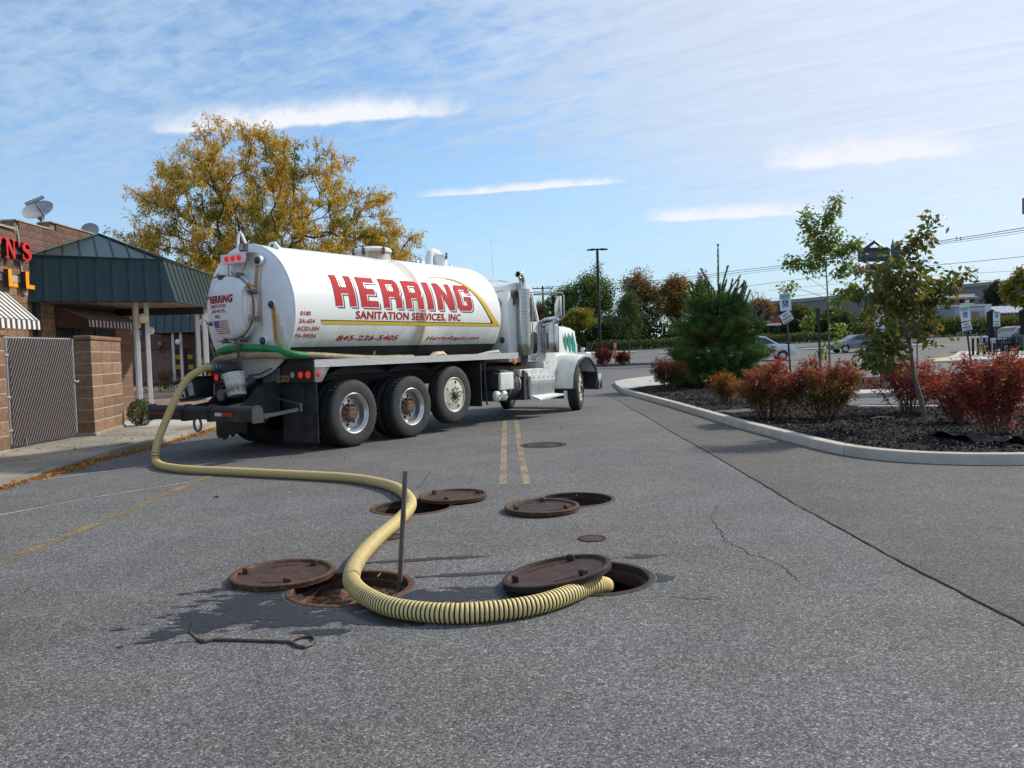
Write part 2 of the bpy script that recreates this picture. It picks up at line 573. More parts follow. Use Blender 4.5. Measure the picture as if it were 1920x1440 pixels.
# ------------------------------------------------------------------ asphalt
def ellipse_mask(t, p, c, rx, ry, ang, nz, amp=0.9, soft=0.2):
 q = t.vm('SUBTRACT', p, (c[0], c[1], 0.0))
 q = t.mapping(q, (1, 1, 1), (0, 0, -ang))
 q = t.vm('MULTIPLY', q, (1 / rx, 1 / ry, 0.0))
 L = t.math('ADD', t.vm('LENGTH', q), t.math('MULTIPLY_ADD', nz, amp, -amp * 0.5))
 return t.ss(L, 1.0 - soft, 1.0, 1.0, 0.0)
def asphalt(name, base, tint, wet=True, grain=1.0, bright=1.0):
 m, t = newmat(name)
 p = t.coord()
 vo = t.n('ShaderNodeTexVoronoi', feature='F1')
 t.put(p, vo.inputs['Vector'])
 vo.inputs['Scale'].default_value = 150.0
 stone = t.sep(vo.outputs['Color'])
 v2 = t.n('ShaderNodeTexVoronoi', feature='F1')
 t.put(p, v2.inputs['Vector'])
 v2.inputs['Scale'].default_value = 96.0
 st2 = t.sep(v2.outputs['Color'])
 g = t.ramp(stone[0], [(0.0, (0.30,) * 3), (0.30, (0.64,) * 3), (0.62, (1.0,) * 3), (0.86, (1.45,) * 3), (1.0, (2.4,) * 3)])
 g2 = t.ramp(st2[0], [(0.0, (0.60,) * 3), (0.5, (0.95,) * 3), (0.9, (1.2,) * 3), (1.0, (1.8,) * 3)])
 pat = t.noise(p, 0.35, 5, 0.6)
 pat2 = t.noise(p, 1.7, 5, 0.62)
 fine = t.noise(p, 16.0, 4, 0.6)
 k = t.math('MULTIPLY_ADD', t.ss(pat, 0.3, 0.7), 0.22, 0.88)
 k = t.math('MULTIPLY', k, t.math('MULTIPLY_ADD', t.ss(pat2, 0.25, 0.75), 0.22, 0.88))
 k = t.math('MULTIPLY', k, t.math('MULTIPLY_ADD', fine, 0.5, 0.75))
 k = t.math('MULTIPLY', k, bright)
 c = t.mix(t.ss(t.noise(t.mapping(p, (1, 1, 1), (0, 0, 0), (9, 4, 0)), 0.55, 5, 0.6), 0.42, 0.72), base, tint)
 c = t.mix(1.0, c, t.comb(k, k, k), 'MULTIPLY')
 c = t.mix(grain, c, t.mix(1.0, c, g, 'MULTIPLY'))
 c = t.mix(grain, c, t.mix(1.0, c, g2, 'MULTIPLY'))
 # oil drips and scuffs
 sp_ = t.voro(t.vm('ADD', p, t.vm('SCALE', t.noise(p, 9.0, 4, 0.7, out='Color'), 0.10)), 1.9)
 dr = t.math('MULTIPLY', t.ss(sp_, 0.085, 0.030), t.ss(t.noise(p, 0.8, 3), 0.45, 0.6))
 sc_ = t.ss(t.noise(t.mapping(p, (5.0, 0.5, 1.0), (0, 0, 0.12)), 1.3, 6, 0.7), 0.60, 0.76)
 c = t.mix(t.math('MULTIPLY', dr, 0.62), c, t.mix(1.0, c, (0.38, 0.37, 0.37), 'MULTIPLY'))
 c = t.mix(t.math('MULTIPLY', sc_, 0.20), c, t.mix(1.0, c, (0.6, 0.6, 0.6), 'MULTIPLY'))
 rough = 0.86
 if wet:
  hz_ = t.ss(t.noise(t.mapping(p, (1, 1, 1), (0, 0, 0), (3, 8, 0)), 1.1, 6, 0.7), 0.62, 0.8)
  sp = t.math('MULTIPLY', hz_, 0.30)
  c = t.mix(sp, c, t.mix(1.0, c, (0.55, 0.52, 0.5), 'MULTIPLY'))
  # rust washed out around the iron rims
  rm = None
  for (u, v, rr) in [(1110, 1010, 0.30), (731, 1007, 0.22), (658, 1102, 0.48), (1110, 1083, 0.46), (850, 935, 0.4), (760, 1062, 0.28)]:
   q = at(u, v)
   e = ellipse_mask(t, p, q, rr, rr * 0.8, 0, t.noise(p, 5.0, 5, 0.7), 1.2, 0.7)
   rm = e if rm is None else t.math('MAXIMUM', rm, e)
  c = t.mix(t.math('MULTIPLY', rm, 0.45), c, t.mix(1.0, c, (1.15, 0.86, 0.62), 'MULTIPLY'))
 h = t.math('ADD', t.math('MULTIPLY', vo.outputs['Distance'], -0.6), t.math('MULTIPLY', v2.outputs['Distance'], -0.8))
 nrm = t.bump(h, 0.45, 0.006)
 t.out(c, rough, 0.0, nrm, 0.35)
 MATS[name] = m
 return m
A_MAIN = asphalt('asphalt', (0.134, 0.130, 0.127), (0.138, 0.127, 0.114), True, 0.9)
A_STRIP = asphalt('asphalt_strip', (0.104, 0.099, 0.090), (0.116, 0.106, 0.091), False, 0.9)
HOLES = {'near left': at(658, 1102), 'near right': at(1110, 1083), 'far left': at(773, 951), 'far right': at(1077, 937)}
HR = 0.375
gx = [(-150 + 12 * i, 45 + 8 * j) for i in range(26) for j in range(1, 12)] + [(25, y) for y in range(46, 130, 6)]
road = sheet('road', [(-170, -40), (170, -40), (170, 45), (170, 110), (170, 150), (-170, 150), (-170, 110), (-170, 45)], A_MAIN, 0.0,
    [circle(p.x, p.y, HR, 40) for p in HOLES.values()], zf=gz, extra=gx + [(-100 + 10 * i, 45) for i in range(21)])
tag(road, kind='structure')
soil = pm('dry_grass', (0.075, 0.085, 0.03), 0.95, col2=(0.12, 0.10, 0.05), scale=0.3, bump=(2.0, 0.4, 0.1))
terrain = sheet('terrain', [(-1500, -900), (1500, -900), (1500, 140), (1500, 2400), (-1500, 2400), (-1500, 140)], soil, -1.25,
    [[(-165, -35), (165, -35), (165, 140), (-165, 140)]], zf=lambda x, y: 0.0 if y < 139 else 2.6)
tag(terrain, kind='structure')
# wet patch round the near holes: a thin film whose wetness is stored on its grid
def wet_patch():
 blobs = []
 for (u, v, rx, ry, an) in [(430, 1158, 0.40, 0.17, 0.22), (540, 1145, 0.42, 0.26, 0.15), (470, 1122, 0.26, 0.10, 0.2), (640, 1160, 0.34, 0.12, 0.0), (840, 1116, 0.46, 0.12, 0.05), (745, 1128, 0.22, 0.14, 0.05),
        (960, 1120, 0.25, 0.07, 0.0), (400, 1107, 0.13, 0.05, 0.3), (222, 1214, 0.07, 0.025, 0), (300, 1200, 0.10, 0.02, 0.4), (345, 1186, 0.16, 0.05, .3), (790, 1050, 0.36, 0.04, 0.12), (870, 1078, .35, .03, .05),
        (1230, 1085, 0.09, 0.10, 0), (1195, 1045, .16, .05, 0), (700, 1166, .3, .06, 0), (606, 1185, .12, .05, 0)]:
  blobs.append((at(u, v), rx, ry, math.cos(an), math.sin(an)))
 x0, x1, y0, y1, st = -2.6, 1.25, 3.7, 5.75, 0.014
 nx, ny = int((x1 - x0) / st), int((y1 - y0) / st)
 X, Y = np.meshgrid(x0 + st * np.arange(nx), y0 + st * np.arange(ny))
 W = np.full(X.shape, -9.0)
 for c, rx, ry, ca, sa in blobs:
  dx, dy = X - c.x, Y - c.y
  W = np.maximum(W, 1 - np.sqrt(((dx * ca + dy * sa) / rx) ** 2 + ((-dx * sa + dy * ca) / ry) ** 2))
 for j in range(ny):
  for i in range(nx):
   if -0.9 < W[j, i] < 0.9:
    p = Vector((X[j, i] * 2.4 - Y[j, i] * .8, Y[j, i] * 6.0, 0.3))
    W[j, i] += 0.85 * mnoise.fractal(p * 2.1, 0.6, 2.0, 6) + 0.06
 ok = W > 0.0
 for c in HOLES.values():
  ok &= np.hypot(X - c.x, Y - c.y) > 0.40
 idx = np.arange(nx * ny).reshape(ny, nx)
 m_ = ok[:-1, :-1] | ok[1:, :-1] | ok[:-1, 1:] | ok[1:, 1:]
 for c in HOLES.values():
  h_ = np.hypot(X - c.x, Y - c.y) < 0.395
  m_ &= ~(h_[:-1, :-1] | h_[1:, :-1] | h_[:-1, 1:] | h_[1:, 1:])
 F = np.stack([idx[:-1, :-1], idx[:-1, 1:], idx[1:, 1:], idx[1:, :-1]], -1)[m_]
 used, inv = np.unique(F, return_inverse=True)
 V = np.stack([X.ravel(), Y.ravel(), np.full(nx * ny, 0.0032)], 1)[used]
 Fn = inv.reshape(F.shape)
 o = poly_mesh('wet_patch', V, Fn, np.repeat(np.clip(W.ravel()[F].mean(1), 0, 1)[:, None], 3, 1), None)
 m, t = newmat('wet_film')
 p = t.coord()
 a_ = t.sep(t.n('ShaderNodeAttribute', attribute_name='leaf').outputs['Vector'])[0]
 g = t.noise(p, 70.0, 4, 0.7)
 g2 = t.noise(t.mapping(p, (1, 2.2, 1), (0, 0, -.2)), 14.0, 6, 0.72)
 f = t.ss(t.math('ADD', a_, t.math('ADD', t.math('MULTIPLY_ADD', g, 0.35, -0.2), t.math('MULTIPLY_ADD', g2, 1.4, -0.66))), -0.02, 0.32)
 b = t.n('ShaderNodeBsdfPrincipled')
 v = t.voro(p, 95.0, out='Color')
 k = t.math('MULTIPLY_ADD', t.sep(v)[0], 0.026, 0.007)
 t.put(t.comb(k, t.math('MULTIPLY', k, 1.02), t.math('MULTIPLY', k, 1.25)), b.inputs['Base Color'])
 b.inputs['Roughness'].default_value = 0.55
 b.inputs['Specular IOR Level'].default_value = 0.4
 tr = t.n('ShaderNodeBsdfTransparent')
 mx = t.n('ShaderNodeMixShader')
 t.put(t.math('MULTIPLY', f, 0.95), mx.inputs[0])
 t.t.links.new(tr.outputs[0], mx.inputs[1]); t.t.links.new(b.outputs[0], mx.inputs[2])
 q = t.n('ShaderNodeOutputMaterial')
 t.t.links.new(mx.outputs[0], q.inputs[0])
 o.data.materials.clear()
 o.data.materials.append(m)
 tag(o, kind='structure')
wet_patch()
# darker, browner strip of asphalt right of the seam
seam_px = [(1140, 741), (1202, 776), (1270, 815), (1350, 861), (1430, 908), (1500, 949), (1580, 994), (1680, 1048), (1780, 1101), (1923, 1172)]
seam = [at(u, v) for u, v in seam_px]
seam = [Vector((2.98, 25.6, 0))] + seam + [Vector((2.5, 2.0, 0)), Vector((2.45, -12, 0))]
seam = [p + Vector((random.uniform(-.012, .012), 0, 0)) for p in seam]
strip = sheet('road_strip', [(p.x, p.y) for p in seam] + [(14, -12), (14, 12), (6, 20), (4.5, 25.9)], A_STRIP, 0.004)
tag(strip, kind='structure')
crackm = pm('crack_fill', (0.018, 0.018, 0.018), 0.95)
def crack(name, pts, w0, z, jitter=0.012, sub=6):
 P = []
 for a, b in zip(pts[:-1], pts[1:]):
  for i in range(sub):
   P.append(a.lerp(b, i / sub) + Vector((random.gauss(0, jitter), random.gauss(0, jitter), 0)))
 P.append(pts[-1])
 mb = MB()
 vs, fs = [], []
 for i, p in enumerate(P):
  d = (P[min(i + 1, len(P) - 1)] - P[max(i - 1, 0)]).normalized()
  nrm = Vector((-d.y, d.x, 0))
  w = w0 * random.uniform(0.25, 1.1) * (0.3 if i in (0, len(P) - 1) else 1)
  vs += [p + nrm * w + Vector((0, 0, z)), p - nrm * w + Vector((0, 0, z))]
 for i in range(len(P) - 1):
  fs.append((2 * i, 2 * i + 1, 2 * i + 3, 2 * i + 2))
 mb.add(vs, fs)
 o = mb.build(name, crackm, sharp=0)
 for q in o.data.polygons:
  if q.normal.z < 0:
   q.flip()
 tag(o, kind='structure')
crack('pavement_seam', seam, 0.008, 0.0075, 0.004, 8)
crack('pavement_crack', [at(u, v) for u, v in [(1345, 945), (1340, 960), (1330, 973), (1352, 995), (1357, 1014), (1392, 1028), (1405, 1040), (1440, 1047), (1462, 1060), (1480, 1075), (1500, 1092)]], 0.0045, 0.003, 0.008)
crack('pavement_crack', [at(u, v) for u, v in [(1255, 1120), (1300, 1123), (1345, 1125)]], 0.005, 0.003, 0.006)
crack('pavement_crack', [at(u, v) for u, v in [(780, 917), (792, 905), (800, 895), (806, 884)]], 0.005, 0.003, 0.01)
crack('pavement_crack', [at(u, v) for u, v in [(955, 809), (985, 808), (1015, 805), (1035, 804)]], 0.012, 0.003, 0.01)
def paint(name, col, keep):
 m, t = newmat(name)
 p = t.coord()
 w = t.noise(p, 30.0, 5, 0.75)
 w2 = t.noise(p, 2.5, 4, 0.6)
 v = t.voro(p, 95.0)
 k = t.math('ADD', t.math('MULTIPLY', w, 0.7), t.math('MULTIPLY', w2, 0.5))
 f = t.ss(t.math('ADD', k, t.math('MULTIPLY', v, -0.35)), keep, keep + 0.22)
 b = t.n('ShaderNodeBsdfPrincipled')
 t.put(col, b.inputs['Base Color'])
 b.inputs['Roughness'].default_value = 0.85
 tr = t.n('ShaderNodeBsdfTransparent')
 mx = t.n('ShaderNodeMixShader')
 t.put(f, mx.inputs[0])
 t.t.links.new(tr.outputs[0], mx.inputs[1]); t.t.links.new(b.outputs[0], mx.inputs[2])
 o = t.n('ShaderNodeOutputMaterial')
 t.t.links.new(mx.outputs[0], o.inputs[0])
 MATS[name] = m
 return m
PY = paint('worn_yellow', (0.31, 0.245, 0.155), 0.27)
PYF = paint('faded_yellow', (0.30, 0.21, 0.09), 0.30)
PW = paint('faded_white', (0.36, 0.35, 0.33), 0.28)
def line(pts, w, mat):
 mb = MB()
 vs = []
 for i, p in enumerate(pts):
  d = (pts[min(i + 1, len(pts) - 1)] - pts[max(i - 1, 0)]).normalized()
  nrm = Vector((-d.y, d.x, 0))
  vs += [p + nrm * w / 2 + Vector((0, 0, .004)), p - nrm * w / 2 + Vector((0, 0, .004))]
 mb.add(vs, [(2 * i + 1, 2 * i + 3, 2 * i + 2, 2 * i) for i in range(len(pts) - 1)])
 o = mb.build('road_marking', mat, sharp=0)
 for q in o.data.polygons:
  if q.normal.z < 0:
   q.flip()
 tag(o, kind='structure')
line([at(946.5, 790), at(944.5, 850), at(943, 908)], 0.085, PY)
line([at(968, 788), at(974, 835), at(984, 890), at(987, 908)], 0.085, PY)
line([at(-30, 1068), at(200, 975), at(392, 893)], 0.10, PYF)
line([at(20, 908), at(290, 872)], 0.06, PW)
line([at(-10, 968), at(200, 929), at(352, 905)], 0.05, PW)
# ------------------------------------------------------------------ kerbs and islands
conc = pm('kerb_concrete', (0.52, 0.455, 0.375), 0.88, col2=(0.43, 0.37, 0.30), scale=3.0, bump=(40, 0.25, 0.004), rnd=0.06)
conc_l = pm('pale_concrete', (0.46, 0.44, 0.39), 0.85, col2=(0.40, 0.375, 0.33), scale=1.5, bump=(30, 0.15, 0.004), rnd=0.04)
conc_d = pm('stained_concrete', (0.30, 0.27, 0.215), 0.88, col2=(0.20, 0.175, 0.135), scale=1.1, bump=(25, 0.3, 0.005), rnd=0.06)
def resample(pts, step):
 out, acc = [pts[0].copy()], 0.0
 for a, b in zip(pts[:-1], pts[1:]):
  L = (b - a).length
  k = max(1, int(L / 0.12))
  for i in range(1, k + 1):
   out.append(a.lerp(b, i / k))
 # corner smoothing
 for _ in range(14):
  out = [out[0]] + [(out[i - 1] + out[i] * 2 + out[i + 1]) / 4 for i in range(1, len(out) - 1)] + [out[-1]]
 return out
def kerb(path, h, w, seglen, mat, side=1, hf=None, name='kerb', zf=None):
 P = resample(path, 0.12)
 root = tag(holder(name), kind='structure')
 segs, cur, acc = [], [P[0]], 0
 for a, b in zip(P[:-1], P[1:]):
  acc += (b - a).length
  cur.append(b)
  if acc > seglen:
   segs.append(cur); cur = [b]; acc = 0
 if len(cur) > 1:
  segs.append(cur)
 for sg in segs:
  mb = MB()
  vs, fs = [], []
  n = len(sg)
  for i, p in enumerate(sg):
   d = (sg[min(i + 1, n - 1)] - sg[max(i - 1, 0)]).normalized()
   if i == 0: p = p + d * 0.007
   if i == n - 1: p = p - d * 0.007
   nn = Vector((-d.y, d.x, 0)) * side
   hh = hf(p) if hf else h
   zb = zf(p.x, p.y) if zf else 0
   prof = [(0, -0.1), (0.008, hh * 0.8), (0.022, hh - 0.004), (0.04, hh), (w - 0.012, hh), (w, hh - 0.012), (w, -0.1)]
   vs += [p + nn * q + Vector((0, 0, zz + zb)) for q, zz in prof]
  k = 7
  for i in range(n - 1):
   for j in range(k):
    fs.append((i * k + j, i * k + (j + 1) % k, (i + 1) * k + (j + 1) % k, (i + 1) * k + j))
  fs.append(tuple(range(k))); fs.append(tuple((n - 1) * k + j for j in reversed(range(k))))
  mb.add(vs, fs)
  mb.build('kerb_stone', mat, root, sharp=40)
 return root
isl_px = [(1165, 736.6), (1260, 764), (1380, 801.7), (1445, 819.5), (1512, 838), (1588, 856.5), (1661, 866), (1790.6, 873.4), (1920, 873.4)]
isl = [at(u, v) for u, v in isl_px] + [Vector((8.0, 8.55, 0)), Vector((14, 8.4, 0))]
kerb(isl, 0.125, 0.17, 3.05, conc, 1)
# mulch bed: gently mounded
mulch = pm('mulch', (0.012, 0.011, 0.011), 0.95, col2=(0.028, 0.025, 0.024), scale=24, lo=0.3, hi=0.7, bump=(45, 0.7, 0.012), spec=0.1)
chipm = leaf_mat('mulch_chip', 0.0, 0.9, 0.1)
def mulch_bed(outline, zbase, mound, n_chips, focus=None, name='mulch_bed'):
 step = 0.16
 xs = [p[0] for p in outline]; ys = [p[1] for p in outline]
 gx = [(x, y) for x in np.arange(min(xs), max(xs), step * 2) for y in np.arange(min(ys), max(ys), step * 2)]
 zf = lambda x, y: zbase + mound * (mnoise.noise(Vector((x * 0.9, y * 0.9, 3))) + 0.4 * mnoise.noise(Vector((x * 4, y * 4, 7)))) + (gz(x, y))
 b = sheet(name, outline, mulch, 0.0, zf=zf, extra=gx)
 tag(b, kind='structure')
 n = 0
 P = []
 while len(P) < n_chips:
  if focus:
   x, y = random.uniform(*focus[0]), random.uniform(*focus[1])
   if random.random() > (focus[1][0] / y) ** 1.2: continue
  else:
   x, y = random.uniform(min(xs), max(xs)), random.uniform(min(ys), max(ys))
  c = False
  k = len(outline)
  for i in range(k):
   a, bb = outline[i], outline[(i + 1) % k]
   if (a[1] > y) != (bb[1] > y) and x < (bb[0] - a[0]) * (y - a[1]) / (bb[1] - a[1]) + a[0]: c = not c
  if c:
   P.append((x, y, zf(x, y) + random.uniform(0.004, 0.022)))
 P = np.array(P)
 D = rng.normal(size=(len(P), 3)); D[:, 2] *= 0.35
 cols = palette(len(P), [(0.012, 0.011, 0.011), (0.026, 0.022, 0.021), (0.075, 0.066, 0.062), (0.24, 0.21, 0.19), (0.09, 0.045, 0.03)], [7, 5, 3.5, 2.2, 0.5])
 o = leaf_mesh('bark_chips', P, D, rng.uniform(0.025, 0.075, len(P)), rng.uniform(0.012, 0.028, len(P)), cols, chipm)
 tag(o, kind='stuff')
 return zf
def offset_in(path, w):
 P = resample(path, 0.12)
 out = []
 for i, p in enumerate(P):
  d = (P[min(i + 1, len(P) - 1)] - P[max(i - 1, 0)]).normalized()
  out.append(p + Vector((-d.y, d.x, 0)) * w)
 return out
inner = offset_in(isl, 0.16)[::3]
back_edge = [(14, 13.0), (9.2, 14.6), (7.45, 15.3), (6.75, 15.7), (6.85, 17.5), (8.6, 25.5), (8.2, 28.6), (5.9, 28.6), (4.25, 27.2)]
bed1 = [(p.x, p.y) for p in inner] + back_edge
zbed = mulch_bed(bed1, 0.10, 0.030, 26000, ((3.5, 10.5), (8.7, 28.5)))
# low kerb behind the bed, next to the parking bay
kerb([Vector((14, 12.98, 0)), Vector((9.2, 14.58, 0)), Vector((7.45, 15.28, 0)), Vector((6.7, 15.68, 0))], 0.15, 0.15, 3.0, conc_l, -1, name='kerb')
# pale concrete end of the island
pad = [(3.47, 25.75), (3.58, 27.0), (3.72, 29.2), (3.95, 31.6), (4.7, 33.9), (6.3, 36.5), (10, 41), (13, 38), (9.0, 31), (8.2, 28.55), (5.9, 28.55), (4.28, 27.15), (3.66, 25.75)]
pd = sheet('island_end', [(p[0] + .15, p[1]) for p in pad], conc_l, 0.115)
tag(pd, kind='structure')
kerb([Vector((p[0], p[1], 0)) for p in pad[:7]], 0.12, 0.15, 2.6, conc_l, -1)
# second bed and pavement beyond the parking bay
walk2 = sheet('pavement', [(8.2, 20.0), (16.5, 20.4), (17.2, 21.9), (8.3, 21.5)], conc_l, 0.10)
tag(walk2, kind='structure')
bed2 = [(8.35, 21.55), (17.2, 21.95), (19, 29.0), (11.5, 28.6)]
mulch_bed(bed2, 0.09, 0.03, 2500, name='mulch_bed')
kerb([Vector((19.2, 29.2, 0)), Vector((11.4, 28.8, 0)), Vector((8.2, 21.5, 0)), Vector((8.1, 20.0, 0)), Vector((16.5, 20.25, 0))], 0.12, 0.15, 2.5, conc_l, -1)
PB = paint('blue_line', (0.05, 0.22, 0.42), 0.25)
line([Vector((7.0, 17.6, 0)), Vector((13, 17.9, 0))], 0.10, PB)
line([Vector((7.2, 19.0, 0)), Vector((13, 19.3, 0))], 0.10, PB)
# ------------------------------------------------------------------ manholes
def iron(name, c1, c2, c3):
 m, t = newmat(name)
 p = t.coord()
 r = t.n('ShaderNodeObjectInfo').outputs['Random']
 pp = t.vm('ADD', p, t.comb(t.math('MULTIPLY', r, 20.0), 0, 0))
 a = t.ss(t.noise(pp, 6.0, 7, 0.68), 0.38, 0.66)
 b = t.ss(t.noise(pp, 22.0, 6, 0.7), 0.48, 0.68)
 c = t.mix(a, c1, c2)
 c = t.mix(t.math('MULTIPLY', b, 0.75), c, c3)
 n = t.bump(t.noise(pp, 70.0, 5, 0.7), 0.6, 0.004)
 t.out(c, t.math('MULTIPLY_ADD', a, 0.25, 0.6), 0.0, n, 0.35)
 MATS[name] = m
 return m
rust = iron('rusty_iron', (0.036, 0.017, 0.013), (0.062, 0.031, 0.020), (0.115, 0.050, 0.024))
rust_r = iron('rusty_rim', (0.050, 0.024, 0.015), (0.100, 0.046, 0.022), (0.19, 0.085, 0.033))
rust_k = iron('dark_iron', (0.022, 0.014, 0.012), (0.038, 0.024, 0.019), (0.072, 0.038, 0.022))
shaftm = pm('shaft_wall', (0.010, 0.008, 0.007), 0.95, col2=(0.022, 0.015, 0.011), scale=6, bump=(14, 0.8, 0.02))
sludge = pm('crusty_sludge', (0.085, 0.036, 0.016), 0.85, col2=(0.36, 0.20, 0.10), scale=16, lo=0.42, hi=0.66, bump=(40, 1.0, 0.03))
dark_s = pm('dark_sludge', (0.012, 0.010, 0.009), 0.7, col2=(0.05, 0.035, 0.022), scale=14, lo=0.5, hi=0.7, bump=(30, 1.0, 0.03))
for key, p in HOLES.items():
 lab = {'near left': 'open manhole nearest the crowbar hook, brown crusted sludge inside, yellow hose across it',
   'near right': 'open manhole with the ribbed yellow hose end going down under its tilted lid',
   'far left': 'open manhole farther back, crossed by the bend of the yellow hose',
   'far right': 'open manhole farther back on the right, half covered by a lid lying at its edge'}[key]
 r = thing('manhole', lab, 'manhole', p, random.uniform(0, 6), 'open manholes in the road')
 mb = MB()
 mb.lathe([(0.392, -0.02), (0.392, 0.003), (0.386, 0.007), (0.356, 0.008), (0.349, 0.003)], 48, caps=False)
 mb.build('rim', rust_r if key != 'near right' else rust_k, r, sharp=30)
 mb = MB()
 mb.lathe([(0.3485, 0.0025), (0.345, -0.035), (0.316, -0.040), (0.312, -0.11), (0.34, -0.115)], 48, caps=False)
 mb.build('seat', rust if key == 'near left' else rust_k, r, sharp=30)
 mb = MB()
 mb.lathe([(0.34, -0.115), (0.345, -0.3), (0.36, -1.1), (0.0, -1.1)], 32, caps=False)
 mb.build('shaft', shaftm, r, sharp=50)
 zl = {'near left': -0.085, 'near right': -0.30}.get(key, -0.55)
 mb = MB()
 vs, fs = [], []
 R_, A_ = 9, 36
 for i in range(R_):
  for j in range(A_):
   a = 2 * PI * j / A_
   rr = 0.345 * i / (R_ - 1)
   x, y = rr * math.cos(a), rr * math.sin(a)
   amp = 0.035 if key == 'near left' else 0.05
   vs.append((x, y, zl + amp * mnoise.noise(Vector((x * 9, y * 9, p.x))) + 0.02 * mnoise.noise(Vector((x * 30, y * 30, p.y)))))
 for i in range(R_ - 1):
  for j in range(A_):
   fs.append((i * A_ + j, i * A_ + (j + 1) % A_, (i + 1) * A_ + (j + 1) % A_, (i + 1) * A_ + j))
 mb.add(vs, fs)
 mb.build('sludge', sludge if key == 'near left' else dark_s, r, sharp=60)
def lid(label, pos, rot, mat_face, mat_rim, a0, R=0.333):
 r = thing('manhole_cover', label, 'manhole cover', pos, 0, 'rusty manhole lids lying upside down')
 r.rotation_euler = rot
 mb = MB()
 mb.lathe([(0.0, 0.022), (R * 0.5, 0.0225), (R - 0.045, 0.022), (R - 0.040, 0.024)], 56, caps=False)
 mb.build('face', mat_face, r, sharp=40)
 mb = MB()
 mb.lathe([(R - 0.040, 0.024), (R - 0.034, 0.037), (R - 0.028, 0.040), (R - 0.006, 0.040), (R, 0.036), (R + 0.001, 0.028), (R - 0.003, 0.026), (R - 0.003, 0.004), (R - 0.008, 0.0), (0.0, 0.0)], 56, caps=False)
 mb.build('rim', mat_rim, r, sharp=40)
 for k in range(3):
  a = a0 + 2 * PI * k / 3
  M = Matrix.Rotation(a, 4, 'Z')
  mb = MB()
  mb.box(R * 0.70, R * 0.70 + 0.038, -0.024, 0.024, 0.020, 0.062, M)
  mb.build('lug', mat_rim, r, sharp=40, bevel=0.006)
 mb = MB()       # cast pads around the middle
 for k in range(7):
  a = a0 + 0.5 + 0.13 * k
  M = Matrix.Rotation(a, 4, 'Z')
  mb.box(R * 0.62, R * 0.66, -0.010, 0.008, 0.020, 0.0265, M)
 for k in range(6):
  a = a0 + 3.5 + 0.12 * k
  M = Matrix.Rotation(a, 4, 'Z')
  mb.box(R * 0.60, R * 0.635, -0.009, 0.009, 0.020, 0.0265, M)
 mb.build('cast_mark', mat_face, r, sharp=30)
 return r
lid('reddish brown manhole lid lying flat beside the wet patch, three lugs up', at(531, 1082), (0, 0, 0), rust, rust_r, 0.9)
lid('manhole lid propped at a tilt on the ribbed hose over the near right hole', at(1046, 1099, 0) + Vector((0, 0, 0.062)), (math.radians(-2.0), math.radians(-9.5), 0), rust, rust_k, 1.15, 0.333)
lid('reddish brown manhole lid farther back, overlapping the hole that the hose bends across', at(850, 936) + Vector((0, 0, 0.010)), (0, math.radians(-0.8), 0), rust, rust_r, 0.35)
lid('grey brown manhole lid with an orange rim overlapping the far right hole', at(1016, 957) + Vector((0, 0, 0.009)), (0, 0, 0), rust_k, rust_r, 1.5)
mb = MB()
r = thing('manhole_cover', 'round closed manhole cover set flush in the road near the double yellow line', 'manhole cover', at(1019, 834.5))
mb.lathe([(0.30, 0.006), (0.22, 0.006), (0.215, 0.003), (0.12, 0.003), (0.115, 0.006), (0.0, 0.006)], 40, caps=False)
for k in range(24):
 a = 2 * PI * k / 24
 mb.cbox((0.26 * math.cos(a), 0.26 * math.sin(a), 0.007), 0.03, 0.03, 0.006)
mb.build('lid', rust_k, r)
mb = MB()
mb.lathe([(0.355, -0.02), (0.355, 0.005), (0.32, 0.008), (0.308, 0.004), (0.306, -0.02)], 40, caps=False)
mb.build('rim', rust_k, r)
for (u, v, lab) in [(1110, 1010, 'small round iron cap set in the road between the two right manholes'), (731, 1007, 'small rusty cap half hidden behind the yellow hose and the wooden stick')]:
 r = thing('valve_cap', lab, 'utility cap', at(u, v), 0, 'small iron caps in the road')
 mb = MB()
 mb.lathe([(0.085, 0.006), (0.03, 0.009), (0.0, 0.009)], 28, caps=False)
 mb.build('lid', rust, r)
 mb = MB()
 mb.lathe([(0.108, -0.01), (0.108, 0.006), (0.092, 0.008), (0.088, -0.01)], 28, caps=False)
 mb.build('rim', rust_k, r)
# ------------------------------------------------------------------ hoses
hose_y = pm('yellow_hose', (0.74, 0.565, 0.225), 0.5, col2=(0.58, 0.42, 0.17), scale=9, lo=0.5, hi=0.8, spec=0.4)
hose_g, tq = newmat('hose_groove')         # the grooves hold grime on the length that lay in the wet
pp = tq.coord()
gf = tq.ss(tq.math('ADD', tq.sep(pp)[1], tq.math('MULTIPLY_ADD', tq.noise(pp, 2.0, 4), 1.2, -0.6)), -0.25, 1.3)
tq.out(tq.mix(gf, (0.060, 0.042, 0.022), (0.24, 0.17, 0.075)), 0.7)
hose_t = pm('tan_hose', (0.50, 0.39, 0.21), 0.55, col2=(0.27, 0.21, 0.11), scale=8)
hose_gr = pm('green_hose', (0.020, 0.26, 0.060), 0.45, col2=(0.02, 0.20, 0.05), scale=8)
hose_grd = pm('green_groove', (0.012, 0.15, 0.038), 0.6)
hose_td = pm('tan_groove', (0.14, 0.10, 0.05), 0.7)
